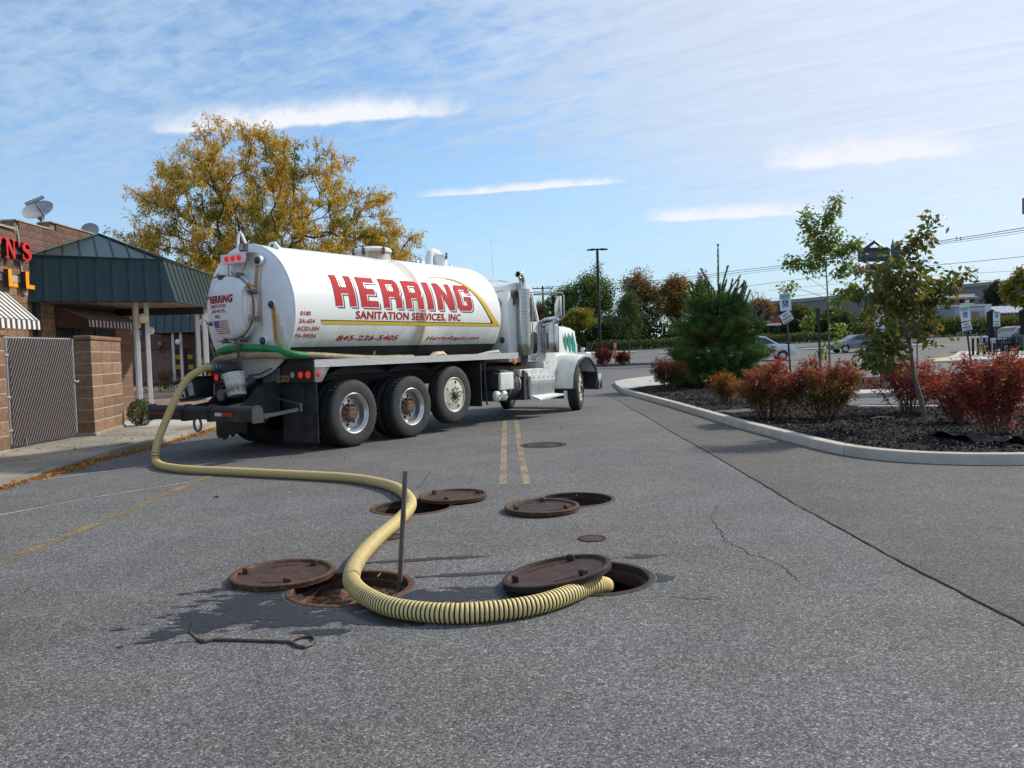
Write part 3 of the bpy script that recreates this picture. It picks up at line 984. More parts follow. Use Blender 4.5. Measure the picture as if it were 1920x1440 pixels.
def catmull(P, step):
 out = []
 P = [Vector(p) for p in P]
 Q = [P[0] * 2 - P[1]] + P + [P[-1] * 2 - P[-2]]
 for i in range(1, len(Q) - 2):
  a, b, c, d = Q[i - 1], Q[i], Q[i + 1], Q[i + 2]
  n = max(2, int((c - b).length / step))
  for j in range(n):
   t = j / n
   out.append(0.5 * ((2 * b) + (c - a) * t + (2 * a - 5 * b + 4 * c - d) * t * t + (3 * b - a - 3 * c + d) * t ** 3))
 out.append(P[-1])
 # equal spacing
 res, acc = [out[0]], 0.0
 for a, b in zip(out[:-1], out[1:]):
  L = (b - a).length
  while acc + L >= step:
   f = (step - acc) / L
   a = a.lerp(b, f)
   res.append(a)
   L = (b - a).length
   acc = 0.0
  acc += L
 return res
def corrugated(name, path, r, pitch, mats, depth=0.13, n=20):
 P = catmull(path, pitch / 5)
 mb = MB()
 rs = []
 for i in range(len(P)):
  rs.append(r * (0.985, 1.0, 1.0, 0.985, 1.0 - depth)[i % 5])
 mb.tube(P, rs, n, False)
 k = 0
 for i in range(len(P) - 1):
  mi = 1 if i % 5 in (3, 4) else 0
  for j in range(n):
   mb.m[k] = mi
   k += 1
 return mb.build(name, mats, sharp=180)
# ================================================================== tank truck
TA = math.atan2(0.83263792, 0.55381775)
TO = Vector((-3.48869721, 13.41347838, 0))
truck = thing('tank_truck', 'white septic tank truck with big red lettering, parked across the road with its hose out', 'tank truck', TO, TA)
TW = wm(truck)
def TP(a, b, z):
 return TW @ Vector((a, b, z))
def stained_white(name, base=(0.80, 0.80, 0.77), streaks=(), grime=True, black_below=None, side=False):
 m, t = newmat(name)
 p = t.coord()
 x, y, z = t.sep(p)
 n = t.noise(p, 1.3, 6, 0.65)
 c = t.mix(t.ss(n, 0.45, 0.75), base, tuple(k * 0.93 for k in base))
 if grime:
  gn = t.noise(t.mapping(p, (6, 6, 1.2)), 1.6, 6, 0.7)
  lowz = t.ss(z, 2.3, 1.5)
  f = t.math('MULTIPLY', t.ss(t.math('ADD', gn, t.math('MULTIPLY', lowz, 0.30)), 0.55, 0.95), 0.55)
  c = t.mix(f, c, (0.50, 0.49, 0.40))
 sn = t.noise(t.mapping(p, (34, 34, 2.2)), 1.0, 5, 0.7)
 for (y0, w, zt, zb, cc, op) in streaks:                     # rust runs on the rear head: fixed marks on the paint
  wv = t.math('ADD', y, t.math('MULTIPLY_ADD', t.noise(t.comb(0.0, 0.0, t.math('MULTIPLY', z, 3.0)), 1.0, 3), 0.05, -0.025))
  dy = t.math('ABSOLUTE', t.math('SUBTRACT', wv, y0))
  f = t.ss(dy, w * 0.35, w)
  f = t.math('SUBTRACT', 1.0, f)
  f = t.math('MULTIPLY', f, t.ss(z, zb, zb + 0.25))
  f = t.math('MULTIPLY', f, t.ss(z, zt + 0.01, zt - 0.02))
  f = t.math('MULTIPLY', f, t.ss(sn, 0.24, 0.52))
  c = t.mix(t.math('MULTIPLY', f, op), c, cc)
 if side:                                                     # yellow brown wash running down from the hatch
  wv = t.math('ADD', x, t.math('MULTIPLY_ADD', t.noise(t.comb(0.0, y, t.math('MULTIPLY', z, 1.5)), 1.0, 3), 0.14, -0.07))
  sx = t.noise(t.comb(t.math('MULTIPLY', x, 22.0), 0.3, t.math('MULTIPLY', z, 0.7)), 1.0, 5, 0.7)
  f = t.math('SUBTRACT', 1.0, t.ss(t.math('ABSOLUTE', t.math('SUBTRACT', wv, 1.93)), 0.06, 0.26))
  f = t.math('MULTIPLY', f, t.ss(sx, 0.36, 0.60))
  f = t.math('MULTIPLY', f, t.ss(y, -0.05, -0.35))
  c = t.mix(t.math('MULTIPLY', f, 0.75), c, (0.60, 0.38, 0.10))
  f2 = t.math('SUBTRACT', 1.0, t.ss(t.math('ABSOLUTE', t.math('SUBTRACT', wv, 2.06)), 0.0, 0.018))
  c = t.mix(t.math('MULTIPLY', f2, 0.5), c, (0.30, 0.22, 0.10))
  sp = t.math('MULTIPLY', t.ss(t.noise(p, 38, 4, 0.6), 0.72, 0.78), t.ss(z, 1.9, 1.6))
  c = t.mix(sp, c, (0.12, 0.13, 0.10))
 ru = t.math('MULTIPLY_ADD', n, 0.2, 0.22)
 t.out(c, ru, 0.0, t.bump(t.noise(p, 1.2, 2), 0.10, 0.03), 0.5, coat=0.15)
 MATS[name] = m
 return m
OR = (0.42, 0.20, 0.035)
YB = (0.50, 0.36, 0.16)
tank_m = stained_white('tank_paint', (0.80, 0.80, 0.765), side=True)
head_m = stained_white('tank_head_paint', (0.80, 0.80, 0.80), [(-0.36, 0.055, 2.86, 2.30, OR, 0.95), (0.16, 0.06, 2.85, 2.55, OR, 0.4), (-0.445, 0.035, 2.84, 1.75, OR, 0.6), (-0.40, 0.02, 2.8, 1.6, YB, 0.5),
                (-0.70, 0.06, 2.20, 1.50, OR, 1.0), (-0.76, 0.05, 2.10, 1.42, YB, 0.8), (-0.82, 0.03, 1.9, 1.45, YB, 0.6), (-0.33, 0.03, 2.5, 1.7, YB, 0.35)])
white_m = stained_white('truck_white', (0.80, 0.80, 0.79))
cab_m = stained_white('cab_white', (0.78, 0.78, 0.77))
black_m = pm('black_paint', (0.012, 0.012, 0.014), 0.45, col2=(0.026, 0.025, 0.024), scale=5, bump=(30, 0.15, 0.003))
dusty_m = pm('dusty_black', (0.014, 0.014, 0.015), 0.65, col2=(0.036, 0.034, 0.032), scale=6, bump=(40, 0.3, 0.004))
rub_m = pm('rubber', (0.022, 0.022, 0.022), 0.8, col2=(0.040, 0.038, 0.036), scale=7, bump=(60, 0.2, 0.002))
tread_m = pm('tread', (0.014, 0.014, 0.014), 0.85, col2=(0.030, 0.028, 0.026), scale=9)
chrome_m = pm('chrome', (0.62, 0.63, 0.65), 0.14, 1.0, col2=(0.50, 0.50, 0.50), scale=5)
alu_m = pm('aluminium', (0.66, 0.66, 0.66), 0.34, 1.0, col2=(0.50, 0.49, 0.47), scale=6)
grey_m = pm('grey_steel', (0.22, 0.22, 0.22), 0.55, 0.3, col2=(0.12, 0.115, 0.11), scale=8, bump=(30, 0.3, 0.004))
dgrey_m = pm('dark_grey', (0.045, 0.047, 0.050), 0.6, col2=(0.030, 0.030, 0.030), scale=6)
rustp_m = pm('rusty_pipe', (0.11, 0.065, 0.045), 0.65, 0.2, col2=(0.17, 0.09, 0.05), scale=9, bump=(50, 0.3, 0.003))
glass_m = pm('dark_glass', (0.020, 0.026, 0.030), 0.06, spec=0.8)
hub_m = pm('rusty_hub', (0.095, 0.055, 0.040), 0.75, col2=(0.16, 0.085, 0.05), scale=20, bump=(60, 0.4, 0.003))
red_lens = pm('red_lens', (0.55, 0.015, 0.012), 0.18, emit=(1.0, 0.03, 0.02), estr=0.30)
red_off = pm('red_reflector', (0.42, 0.02, 0.015), 0.25)
amber_m = pm('amber_lens', (0.65, 0.20, 0.02), 0.2)
lens_m = pm('clear_lens', (0.38, 0.37, 0.33), 0.2)
TEAL = pm('teal_paint', (0.0, 0.26, 0.20), 0.35)
RED_L = pm('red_lettering', (0.46, 0.030, 0.034), 0.7, col2=(0.50, 0.045, 0.05), scale=3, spec=0.12)
RED_D = pm('dark_red_lettering', (0.36, 0.014, 0.016), 0.7, spec=0.12)
GREY_L = pm('grey_letter_shadow', (0.12, 0.135, 0.14), 0.7, spec=0.12)
WHITE_L = pm('white_letter_edge', (0.80, 0.80, 0.78), 0.4)
YEL_L = pm('yellow_stripe', (0.62, 0.42, 0.03), 0.6, col2=(0.66, 0.47, 0.06), scale=4, spec=0.15)
BLK_L = pm('black_pinstripe', (0.03, 0.03, 0.035), 0.7, spec=0.12)
TR, TZ, TA0, TA1 = 1.0336, 2.1627, -0.961, 4.42
AX = Matrix(((0, 0, 1, 0), (0, 1, 0, 0), (-1, 0, 0, 0), (0, 0, 0, 1)))     # lathe axis z -> a (truck forward)
def axM(a, b, z):
 return Matrix.Translation((a, b, z)) @ AX
# ---- tank shell
mb = MB()
prof = [(TR - 0.012, TA0), (TR, TA0 + 0.012)] + [(TR, TA0 + 0.012 + i * 0.35) for i in range(1, 8)]
prof += [(TR, 1.62), (TR + .0, 2.02), (TR + 0.004, 2.025), (TR + 0.004, 2.06), (TR, 2.065), (TR, 2.8), (TR, 3.4), (TR, 4.0), (TR, TA1 - 0.05), (TR - 0.006, TA1 - 0.02)]
prof = sorted(set(prof), key=lambda q: q[1])
prof += [(TR * math.cos(q), TA1 - 0.02 + 0.24 * math.sin(q)) for q in np.linspace(0.15, PI / 2, 9)]
prof[-1] = (0.0, prof[-1][1])
mb.lathe(prof, 96, axM(0, 0, TZ), caps=False)
shell = mb.build('tank', [tank_m, black_m], truck, sharp=40)
for f in shell.data.polygons:       # the belly below the paint line is black
 cz = sum(shell.data.vertices[i].co.z for i in f.vertices) / len(f.vertices)
 if cz < 1.578:
  f.material_index = 1
# ---- rear head with rolled rim
mb = MB()
prof = [(TR + 0.004, TA0 + 0.03), (TR + 0.010, TA0 + 0.012), (TR + 0.006, TA0 - 0.006), (TR - 0.02, TA0 - 0.014)]
for q in np.linspace(0.06, PI / 2, 12):
 prof.append(((TR - 0.03) * math.cos(q), TA0 - 0.012 - 0.155 * math.sin(q)))
prof[-1] = (0.0, prof[-1][1])
mb.lathe(prof, 72, axM(0, 0, TZ), caps=False)
mb.build('tank_head', head_m, truck, sharp=50)
# ---- rear door, flange, clamps
DB, DZ, DR = 0.045, 2.215, 0.475
door = None
mb = MB()
prof = [(DR + 0.005, -1.245), (DR + 0.005, -1.275)]
for q in np.linspace(0.1, PI / 2, 9):
 prof.append(((DR + 0.005) * math.cos(q), -1.275 - 0.12 * math.sin(q)))
prof[-1] = (0.0, prof[-1][1])
mb.lathe(prof, 56, axM(0, DB, DZ), caps=False)
door = mb.build('rear_door', head_m, truck, sharp=45)
mb = MB()
mb.lathe([(DR - 0.03, -1.02), (DR + 0.02, -1.02), (DR + 0.02, -1.20), (DR + 0.045, -1.20), (DR + 0.045, -1.225), (DR - 0.02, -1.225)], 56, axM(0, DB, DZ), caps=False)
mb.build('door_flange', head_m, truck, sharp=40)
mb = MB()
mb.lathe([(DR + 0.012, -1.226), (DR + 0.020, -1.2355), (DR + 0.012, -1.245), (DR - 0.03, -1.2355)], 56, axM(0, DB, DZ), caps=False)
mb.build('gasket', pm('rust_line', (0.30, 0.16, 0.05), 0.8, col2=(0.17, 0.08, 0.03), scale=30), truck)
for k in range(8):
 a = 2 * PI * k / 8 + 0.36
 M = Matrix.Translation((0, DB, DZ)) @ Matrix.Rotation(a, 4, 'X')
 mb = MB()
 mb.box(-1.30, -1.17, -0.022, 0.022, DR + 0.02, DR + 0.085, M)
 mb.cyl((-1.36, 0, DR + 0.055), (-1.15, 0, DR + 0.055), 0.010, 8, M)
 mb.tube([(-1.345, -0.075, DR + 0.075), (-1.335, 0, DR + 0.055), (-1.345, 0.075, DR + 0.075)], 0.009, 6, True, M)
 mb.box(-1.215, -1.165, -0.035, -0.024, DR + 0.01, DR + 0.075, M)
 mb.box(-1.215, -1.165, 0.024, 0.035, DR + 0.01, DR + 0.075, M)
 mb.build('clamp', [grey_m] if k % 2 else [pm('pale_steel', (0.42, 0.42, 0.40), 0.5, 0.4, col2=(0.2, 0.16, 0.12), scale=18)], door, sharp=30)
# ---- lamp bar with three red lamps, work lamp, hooks, sight glasses
mb = MB()
mb.add([(-1.27, 0.235, 2.885), (-1.27, -0.365, 2.885), (-1.27, -0.365, 3.03), (-1.27, 0.235, 3.03), (-1.06, 0.235, 2.885), (-1.06, -0.365, 2.885), (-1.06, -0.365, 3.03), (-1.06, 0.235, 3.03)],
  [(0, 1, 2, 3), (2, 3, 7, 6), (4, 5, 6, 7), (3, 0, 4, 7), (0, 1, 5, 4)])
lbar = mb.build('lamp_bar', head_m, truck, sharp=30)
for b in (0.085, -0.06, -0.205):
 mb = MB()
 mb.lathe([(0.046, -1.27), (0.046, -1.285), (0.036, -1.295), (0.0, -1.30)], 18, axM(0, b, 2.955), caps=False)
 mb.build('red_lamp', red_lens, lbar)
mb = MB()
mb.cbox((-1.17, -0.19, 3.115), 0.09, 0.13, 0.12)
wl = mb.build('work_lamp', dgrey_m, truck, bevel=0.012)
mb = MB()
mb.cbox((-1.219, -0.19, 3.115), 0.008, 0.10, 0.09)
mb.build('lens', lens_m, wl)
mb = MB()       # tall lifting loop
mb.tube([(-0.93, 0.25, 3.12), (-0.93, 0.235, 3.33), (-0.93, 0.215, 3.385), (-0.93, 0.18, 3.40), (-0.93, 0.145, 3.375), (-0.93, 0.06, 3.22), (-0.93, 0.0, 3.10)], 0.022, 10)
mb.build('lifting_eye', white_m, truck)
mb = MB()
mb.prism([(-0.16, 3.13), (0.16, 3.13), (0.05, 3.24), (-0.05, 3.24)], -0.018, 0.018, Matrix(((0, 0, 1, -0.70), (1, 0, 0, -0.30), (0, 1, 0, -0.01), (0, 0, 0, 1))))
lg = mb.build('lifting_lug', white_m, truck)
mb = MB()
mb.lathe([(0.028, -0.725), (0.028, -0.719), (0, -0.719)], 12, axM(0, -0.30, 3.17), caps=False)
mb.build('eye', rustp_m, lg)
for (b, z) in [(-0.443, 2.902), (-0.672, 2.233), (-0.485, 1.698)]:
 mb = MB()
 xx = -1.10 if b > -0.6 else -1.07
 mb.lathe([(0.075, xx + 0.03), (0.075, xx - 0.02), (0.062, xx - 0.03), (0.0, xx - 0.03)], 20, axM(0, b, z), caps=False)
 sg = mb.build('sight_glass', head_m, truck)
 mb = MB()
 mb.lathe([(0.058, xx - 0.03)] + [(0.058 * math.cos(q), xx - 0.03 - 0.045 * math.sin(q)) for q in np.linspace(0.2, PI / 2, 6)], 18, axM(0, b, z), caps=False)
 mb.build('dome', pm('sight_glass_dome', (0.045, 0.042, 0.038), 0.25), sg)
mb = MB()       # cable runs
mb.tube([(-1.27, -0.355, 2.92), (-1.28, -0.37, 2.86), (-1.25, -0.30, 2.80), (-1.26, -0.24, 2.75)], 0.006, 5)
mb.tube([(-1.27, 0.06, 2.88), (-1.28, 0.05, 2.80), (-1.27, 0.06, 2.68)], 0.006, 5)
mb.tube([(-1.30, -0.06, 1.75), (-1.32, -0.08, 1.62)], 0.008, 5)
mb.tube([(-1.10, -0.485, 1.66), (-1.12, -0.49, 1.50)], 0.006, 5)
mb.tube([(-1.0, -0.50, 1.28), (-1.1, -0.35, 1.20), (-1.1, -0.1, 1.18)], 0.010, 6)
mb.build('cables', black_m, truck)
# ---- top fittings
mb = MB()
ha, hb = 1.80, -0.05
MH = Matrix.Translation((ha, hb, 0))
mb.lathe([(0.315, 3.10), (0.315, 3.285), (0.345, 3.285), (0.345, 3.315), (0.30, 3.32)], 40, MH, caps=False)
hatch = mb.build('hatch', stained_white('hatch_paint', (0.74, 0.73, 0.69), [(-0.25, 0.09, 3.3, 3.0, OR, 0.8), (-0.1, 0.06, 3.3, 3.0, OR, 0.7), (-0.33, 0.05, 3.3, 3.0, OR, 0.7)]), truck)
mb = MB()
mb.lathe([(0.335, 3.318), (0.335, 3.34), (0.30, 3.365), (0.18, 3.392), (0.0, 3.40)], 40, MH, caps=False)
mb.build('hatch_lid', white_m, hatch)
for k in range(6):
 M = MH @ Matrix.Rotation(2 * PI * k / 6 + 0.25, 4, 'Z')
 mb = MB()
 mb.box(0.33, 0.375, -0.02, 0.02, 3.24, 3.35, M)
 mb.cyl((0.36, 0, 3.22), (0.36, 0, 3.385), 0.010, 6, M)
 mb.build('clamp', rustp_m, hatch)
mb = MB()
va, vb = 3.62, -0.12
mb.lathe([(0.165, 3.10), (0.165, 3.36), (0.180, 3.36), (0.180, 3.385), (0.12, 3.395), (0.0, 3.40)], 28, Matrix.Translation((va, vb, 0)), caps=False)
vent = mb.build('vent_dome', white_m, truck)
mb = MB()
mb.tube([(va + 0.02, vb, 3.36), (va - 0.06, vb, 3.42), (va - 0.17, vb, 3.44), (va - 0.27, vb, 3.40), (va - 0.31, vb, 3.30), (va - 0.31, vb, 3.15)], 0.075, 14)
mb.build('vent_pipe', white_m, vent)
mb = MB()
mb.box(va + 0.01, va + 0.04, vb - 0.19, vb - 0.16, 3.30, 3.42)
mb.build('latch', dgrey_m, vent)
mb = MB()
mb.cyl((3.04, -0.12, 3.15), (3.04, -0.12, 3.245), 0.045, 12)
mb.cyl((3.04, -0.12, 3.245), (3.04, -0.12, 3.29), 0.028, 10)
mb.cyl((2.95, -0.12, 3.21), (3.13, -0.12, 3.21), 0.022, 8)
mb.build('relief_valve', alu_m, truck)
mb = MB()
mb.prism([(-0.10, 3.12), (0.10, 3.12), (0.0, 3.245)], -0.015, 0.015, Matrix(((1, 0, 0, 4.02), (0, 0, 1, -0.12), (0, 1, 0, 0), (0, 0, 0, 1))))
mb.build('lifting_lug', white_m, truck)
mb = MB()
for bb in (-0.97, 0.97):
 mb.cbox((4.36, bb * 1.02, 2.32), 0.07, 0.05, 0.09)
mb.build('clearance_lamp', lens_m, truck, bevel=0.01)
# ---- lettering on the tank side (mapped onto the cylinder, right side)
def ring_poly(outer, hole=None):
 loops = [[Vector((x, y, 0)) for x, y in outer]]
 if hole:
  loops.append([Vector((x, y, 0)) for x, y in hole])
 tri = geometry.tessellate_polygon(loops)
 pts = [p for lp in loops for p in lp]
 return [(p.x, p.y) for p in pts], [tuple(q) for q in tri]
def glyph(ch, w, s):
 if ch == 'H':
  return ring_poly([(0, 0), (s, 0), (s, .39), (w - s, .39), (w - s, 0), (w, 0), (w, 1), (w - s, 1), (w - s, .60), (s, .60), (s, 1), (0, 1)])
 if ch == 'E':
  return ring_poly([(0, 0), (w, 0), (w, .20), (s, .20), (s, .40), (w * .88, .40), (w * .88, .60), (s, .60), (s, .80), (w, .80), (w, 1), (0, 1)])
 if ch == 'I':
  return ring_poly([(0, 0), (w, 0), (w, 1), (0, 1)])
 if ch == 'N':
  return ring_poly([(0, 0), (s, 0), (s, .56), (w - s * 1.05, 0), (w, 0), (w, 1), (w - s, 1), (w - s, .44), (s * 1.05, 1), (0, 1)])
 if ch == 'R':
  return ring_poly([(0, 0), (s, 0), (s, .36), (w - s * 1.15, .36), (w - s, .28), (w - s, 0), (w, 0), (w, .33), (w * .93, .44), (w, .56), (w, .87), (w * .86, 1), (0, 1)],
       [(s, .56), (w - s, .56), (w - s, .80), (s, .80)])
 if ch == 'G':
  c = .16
  return ring_poly([(c * w, 0), (w - c * w, 0), (w, .12), (w, .53), (w * .52, .53), (w * .52, .35), (w - s, .35), (w - s, .20), (s, .20), (s, .80), (w - s, .80), (w - s, .66), (w, .66), (w, .88),
       (w - c * w, 1), (c * w, 1), (0, .88), (0, .12)])
def map_side(pts, faces, lift, name, mat, parent, cuts=14):
 """wrap a flat figure (a along the truck, y up along the skin) onto the right side of the tank"""
 bm = bmesh.new()
 vs = [bm.verts.new((x, y, 0)) for x, y in pts]
 for f in faces:
  try:
   bm.faces.new([vs[i] for i in f])
  except ValueError:
   pass
 ys = [p[1] for p in pts]
 y0, y1 = min(ys), max(ys)
 k = max(1, int((y1 - y0) / 0.04))
 for i in range(1, k):
  bmesh.ops.bisect_plane(bm, geom=bm.verts[:] + bm.edges[:] + bm.faces[:], plane_co=(0, y0 + (y1 - y0) * i / k, 0), plane_no=(0, 1, 0))
 for v in bm.verts:
  a, y = v.co.x, v.co.y
  ph = y / TR
  v.co = (a, -(TR + lift) * math.cos(ph), TZ + (TR + lift) * math.sin(ph))
 bm.normal_update()
 for f in bm.faces:
  if f.normal.y > 0:
   f.normal_flip()
  f.smooth = True
 me = bpy.data.meshes.new(name)
 bm.to_mesh(me)
 bm.free()
 me.materials.append(mat)
 return link_mesh(name, me, parent)
def plain_text(body, shear=0.0, bold=0.0):
 cu = bpy.data.curves.new('tmp', 'FONT')
 cu.body = body
 cu.shear = shear
 cu.offset = bold
 cu.resolution_u = 3
 cu.space_character = 1.0 + bold * 2
 o = bpy.data.objects.new('tmp', cu)
 COL.objects.link(o)
 dg = bpy.context.evaluated_depsgraph_get()
 me = bpy.data.meshes.new_from_object(o.evaluated_get(dg))
 pts = [(v.co.x, v.co.y) for v in me.vertices]
 fs = [tuple(p.vertices) for p in me.polygons]
 bpy.data.objects.remove(o)
 bpy.data.curves.remove(cu)
 bpy.data.meshes.remove(me)
 return pts, fs
def text_fit(body, x0, x1, y0, y1, shear=0.0, bold=0.03, capfit=None):
 pts, fs = plain_text(body, shear, bold)
 xs = [p[0] for p in pts]
 ys = [p[1] for p in pts]
 if capfit:                      # fit by cap height, so that descenders hang below y0
  pc, _ = plain_text(capfit, 0, bold)
  yc = [p[1] for p in pc]
  ylo, yhi = min(yc), max(yc)
 else:
  ylo, yhi = min(ys), max(ys)
 sx = (x1 - x0) / (max(xs) - min(xs))
 sy = (y1 - y0) / (yhi - ylo)
 return [(x0 + (p[0] - min(xs)) * sx, y0 + (p[1] - ylo) * sy) for p in pts], fs
def islands(p, f):
 # letters of a text, one by one; pieces that overlap in x (dots, holes) stay together
 par = list(range(len(p)))
 def find(i):
  while par[i] != i: i = par[i]
  return i
 for q in f:
  for i in q[1:]:
   par[find(i)] = find(q[0])
 comp = {}
 for q in f:
  comp.setdefault(find(q[0]), []).append(q)
 out = []
 for qs in comp.values():
  ids = sorted({i for q in qs for i in q})
  m_ = {i: k for k, i in enumerate(ids)}
  out.append(([p[i] for i in ids], [tuple(m_[i] for i in q) for q in qs]))
 return out
LET = [('H', -0.14, 0.32), ('E', 0.43, 0.84), ('R', 0.965, 1.43), ('R', 1.535, 2.01), ('I', 2.12, 2.285), ('N', 2.41, 2.91), ('G', 3.0, 3.47)]
for ch, a0, a1 in LET:
 w, hgt = a1 - a0, 0.525
 p, f = glyph(ch, w, 0.150)
 q = [(a0 + x + 0.048, 0.055 + y * hgt - 0.036) for x, y in p]
 map_side(q, f, 0.003, 'letter_shadow', GREY_L, truck)
 q = [(a0 + x + 0.017, 0.055 + y * hgt - 0.013) for x, y in p]
 map_side(q, f, 0.005, 'letter_edge', WHITE_L, truck)
 q = [(a0 + x, 0.055 + y * hgt) for x, y in p]
 map_side(q, f, 0.007, 'letter', RED_L, truck)
for body, x0, x1, y0, y1, sh, bo, cap in [('SANITATION SERVICES, INC', 0.292, 3.073, -0.142, -0.010, 0, 0.028, 'S'), ('0100', -0.866, -0.665, -0.108, -0.040, 0.05, 0.02, None),
           ('3A-654', -0.885, -0.575, -0.222, -0.155, 0.1, 0.02, None), ('ACSD-30H', -0.905, -0.468, -0.338, -0.270, 0.12, 0.02, None), ('PA-99056', -0.93, -0.50, -0.452, -0.385, 0.15, 0.02, None),
           ('845-226-5405', -0.06, 1.40, -0.506, -0.410, 0.28, 0.030, None), ('HerringSeptic.com', 2.17, 3.785, -0.510, -0.428, 0.22, 0.020, 'H')]:
 p, f = text_fit(body, x0, x1, y0, y1, sh, bo, cap)
 for pi, fi in islands(p, f) if len(body) > 8 else [(p, f)]:
  o = map_side(pi, fi, 0.004, 'letter' if len(body) > 8 else 'lettering', RED_D, truck)
  if len(body) <= 8: tag(o, kind='stuff')
# stripe: yellow band with a thin black line inside, running back under the name and curving over at the front
outer = [(2.29, .715), (2.62, .74), (2.95, .748), (3.2, .725), (3.42, .655), (3.58, .56), (3.72, .44), (3.86, .28), (3.99, .12), (4.12, -.03), (4.24, -.12), (4.42, -.232)]
outer = [(2.29, .715), (2.62, .742), (2.95, .752), (3.22, .728), (3.45, .650), (3.62, .545), (3.78, .40), (3.95, .20), (4.10, .03), (4.25, -.10), (4.42, -.232)]
inn = [(2.29, .712), (2.62, .722), (2.95, .722), (3.18, .690), (3.38, .606), (3.53, .500), (3.67, .360), (3.82, .17), (3.96, .0), (4.06, -.10), (4.155, -.166)]
op = [(x, y) for x, y in outer] + [(-0.41, -.232), (-0.45, -.183)] + [(x, y) for x, y in reversed([(4.155, -.183)] + [])] + list(reversed([(x, y) for x, y in inn[:-1]] + []))
band = outer + [(-0.41, -.232), (-0.45, -.180), (4.125, -.180)] + list(reversed([(x + .012, y + .004) for x, y in inn[:-1]]))
p, f = ring_poly(band)
map_side(p, f, 0.004, 'stripe', YEL_L, truck)
thin = [(x + .010, y + .003) for x, y in inn[2:-1]] + [(4.155, -.166), (4.125, -.1795)] + [(-0.45, -.1795), (-0.46, -.166), (4.09, -.166)] + list(reversed([(x - .012, y - .008) for x, y in inn[2:-1]]))
p, f = ring_poly(thin)
map_side(p, f, 0.0045, 'pinstripe', BLK_L, truck)
# ---- lettering on the rear door (flat, just proud of its dome)
def door_map(pts, fs, lift, name, mat):
 bm = bmesh.new()
 vs = [bm.verts.new((x, y, 0)) for x, y in pts]
 for f in fs:
  try:
   bm.faces.new([vs[i] for i in f])
  except ValueError:
   pass
 for i in range(-9, 10):
  for no in ((1, 0, 0), (0, 1, 0)):
   bmesh.ops.bisect_plane(bm, geom=bm.verts[:] + bm.edges[:] + bm.faces[:], plane_co=(i * 0.05, i * 0.05, 0), plane_no=no)
 for v in bm.verts:
  x, y = v.co.x, v.co.y           # x to the viewer's right (= -b), y up from the door centre
  rr = min(1.0, math.hypot(x, y) / (DR + 0.005))
  aa = -1.275 - 0.12 * math.sqrt(max(0, 1 - rr * rr)) - lift
  v.co = (aa, DB - x, DZ + y)
 bm.normal_update()
 for f in bm.faces:
  if f.normal.x > 0:
   f.normal_flip()
 me = bpy.data.meshes.new(name)
 bm.to_mesh(me)
 bm.free()
 me.materials.append(mat)
 return link_mesh(name, me, door)
for body, x0, x1, y0, y1, bo in [('HERRING', -0.41, 0.20, 0.075, 0.195, 0.05), ('SANITATION', -0.36, 0.05, 0.005, 0.058, 0.02), ('SERVICES,', -0.33, 0.04, -0.075, -0.020, 0.02), ('INC.', -0.24, -0.08, -0.150, -0.098, 0.02)]:
 p, f = text_fit(body, x0, x1, y0, y1, 0.12 if body == 'HERRING' else 0, bo)
 tag(door_map(p, f, 0.005, 'lettering', RED_D), kind='stuff')
fx0, fx1, fy0, fy1 = -0.31, 0.06, -0.385, -0.19
fr, fw_, fb = pm('flag_red', (0.40, 0.03, 0.04), 0.5), pm('flag_white', (0.72, 0.72, 0.72), 0.5), pm('flag_blue', (0.03, 0.045, 0.19), 0.5)
for k in range(13):
 ya, yb = fy0 + (fy1 - fy0) * k / 13, fy0 + (fy1 - fy0) * (k + 1) / 13
 xa = fx0 + ((fx1 - fx0) * 0.42 if k >= 6 else 0)
 door_map([(xa, ya), (fx1, ya), (fx1, yb), (xa, yb)], [(0, 1, 2, 3)], 0.005, 'flag_stripe', fr if k % 2 == 0 else fw_)
cx0, cx1, cy0 = fx0, fx0 + (fx1 - fx0) * 0.42, fy0 + (fy1 - fy0) * 6 / 13
door_map([(cx0, cy0), (cx1, cy0), (cx1, fy1), (cx0, fy1)], [(0, 1, 2, 3)], 0.005, 'flag_canton', fb)
P_, F_ = [], []
for i in range(5):
 for j in range(4):
  x, y = cx0 + (i + .5) * (cx1 - cx0) / 5, cy0 + (j + .5) * (fy1 - cy0) / 4
  o = len(P_)
  P_ += [(x - .006, y), (x, y - .007), (x + .006, y), (x, y + .007)]
  F_.append((o, o + 1, o + 2, o + 3))
door_map(P_, F_, 0.008, 'flag_stars', fw_)
# ---- chassis, deck, saddles
tread_plate, tq = newmat('tread_plate')
pp = tq.coord()
qx = tq.mapping(pp, (1, 1, 1), (0, 0, 0))
xx, yy, zz = tq.sep(pp)
w1 = tq.math('SINE', tq.math('MULTIPLY', tq.math('ADD', xx, tq.math('MULTIPLY', zz, 1.0)), 150))
w2 = tq.math('SINE', tq.math('MULTIPLY', tq.math('SUBTRACT', xx, tq.math('MULTIPLY', zz, 1.0)), 150))
hh = tq.ss(tq.math('MULTIPLY', w1, w2), 0.15, 0.55)
wear = tq.noise(pp, 2.5, 6, 0.7)
tq.out(tq.mix(tq.ss(wear, 0.6, 0.8), (0.60, 0.60, 0.59), (0.40, 0.38, 0.34)), 0.38, 0.75, tq.bump(hh, 0.8, 0.004))
mb = MB()
for b in (-1, 1):
 mb.box(-0.86, 7.6, b * 0.43 - 0.04, b * 0.43 + 0.04, 0.86, 1.13)
for a in (-0.7, 0.75, 2.2, 3.6, 4.9, 6.4):
 mb.box(a - 0.05, a + 0.05, -0.4, 0.4, 0.90, 1.08)
mb.build('frame', dusty_m, truck)
mb = MB()
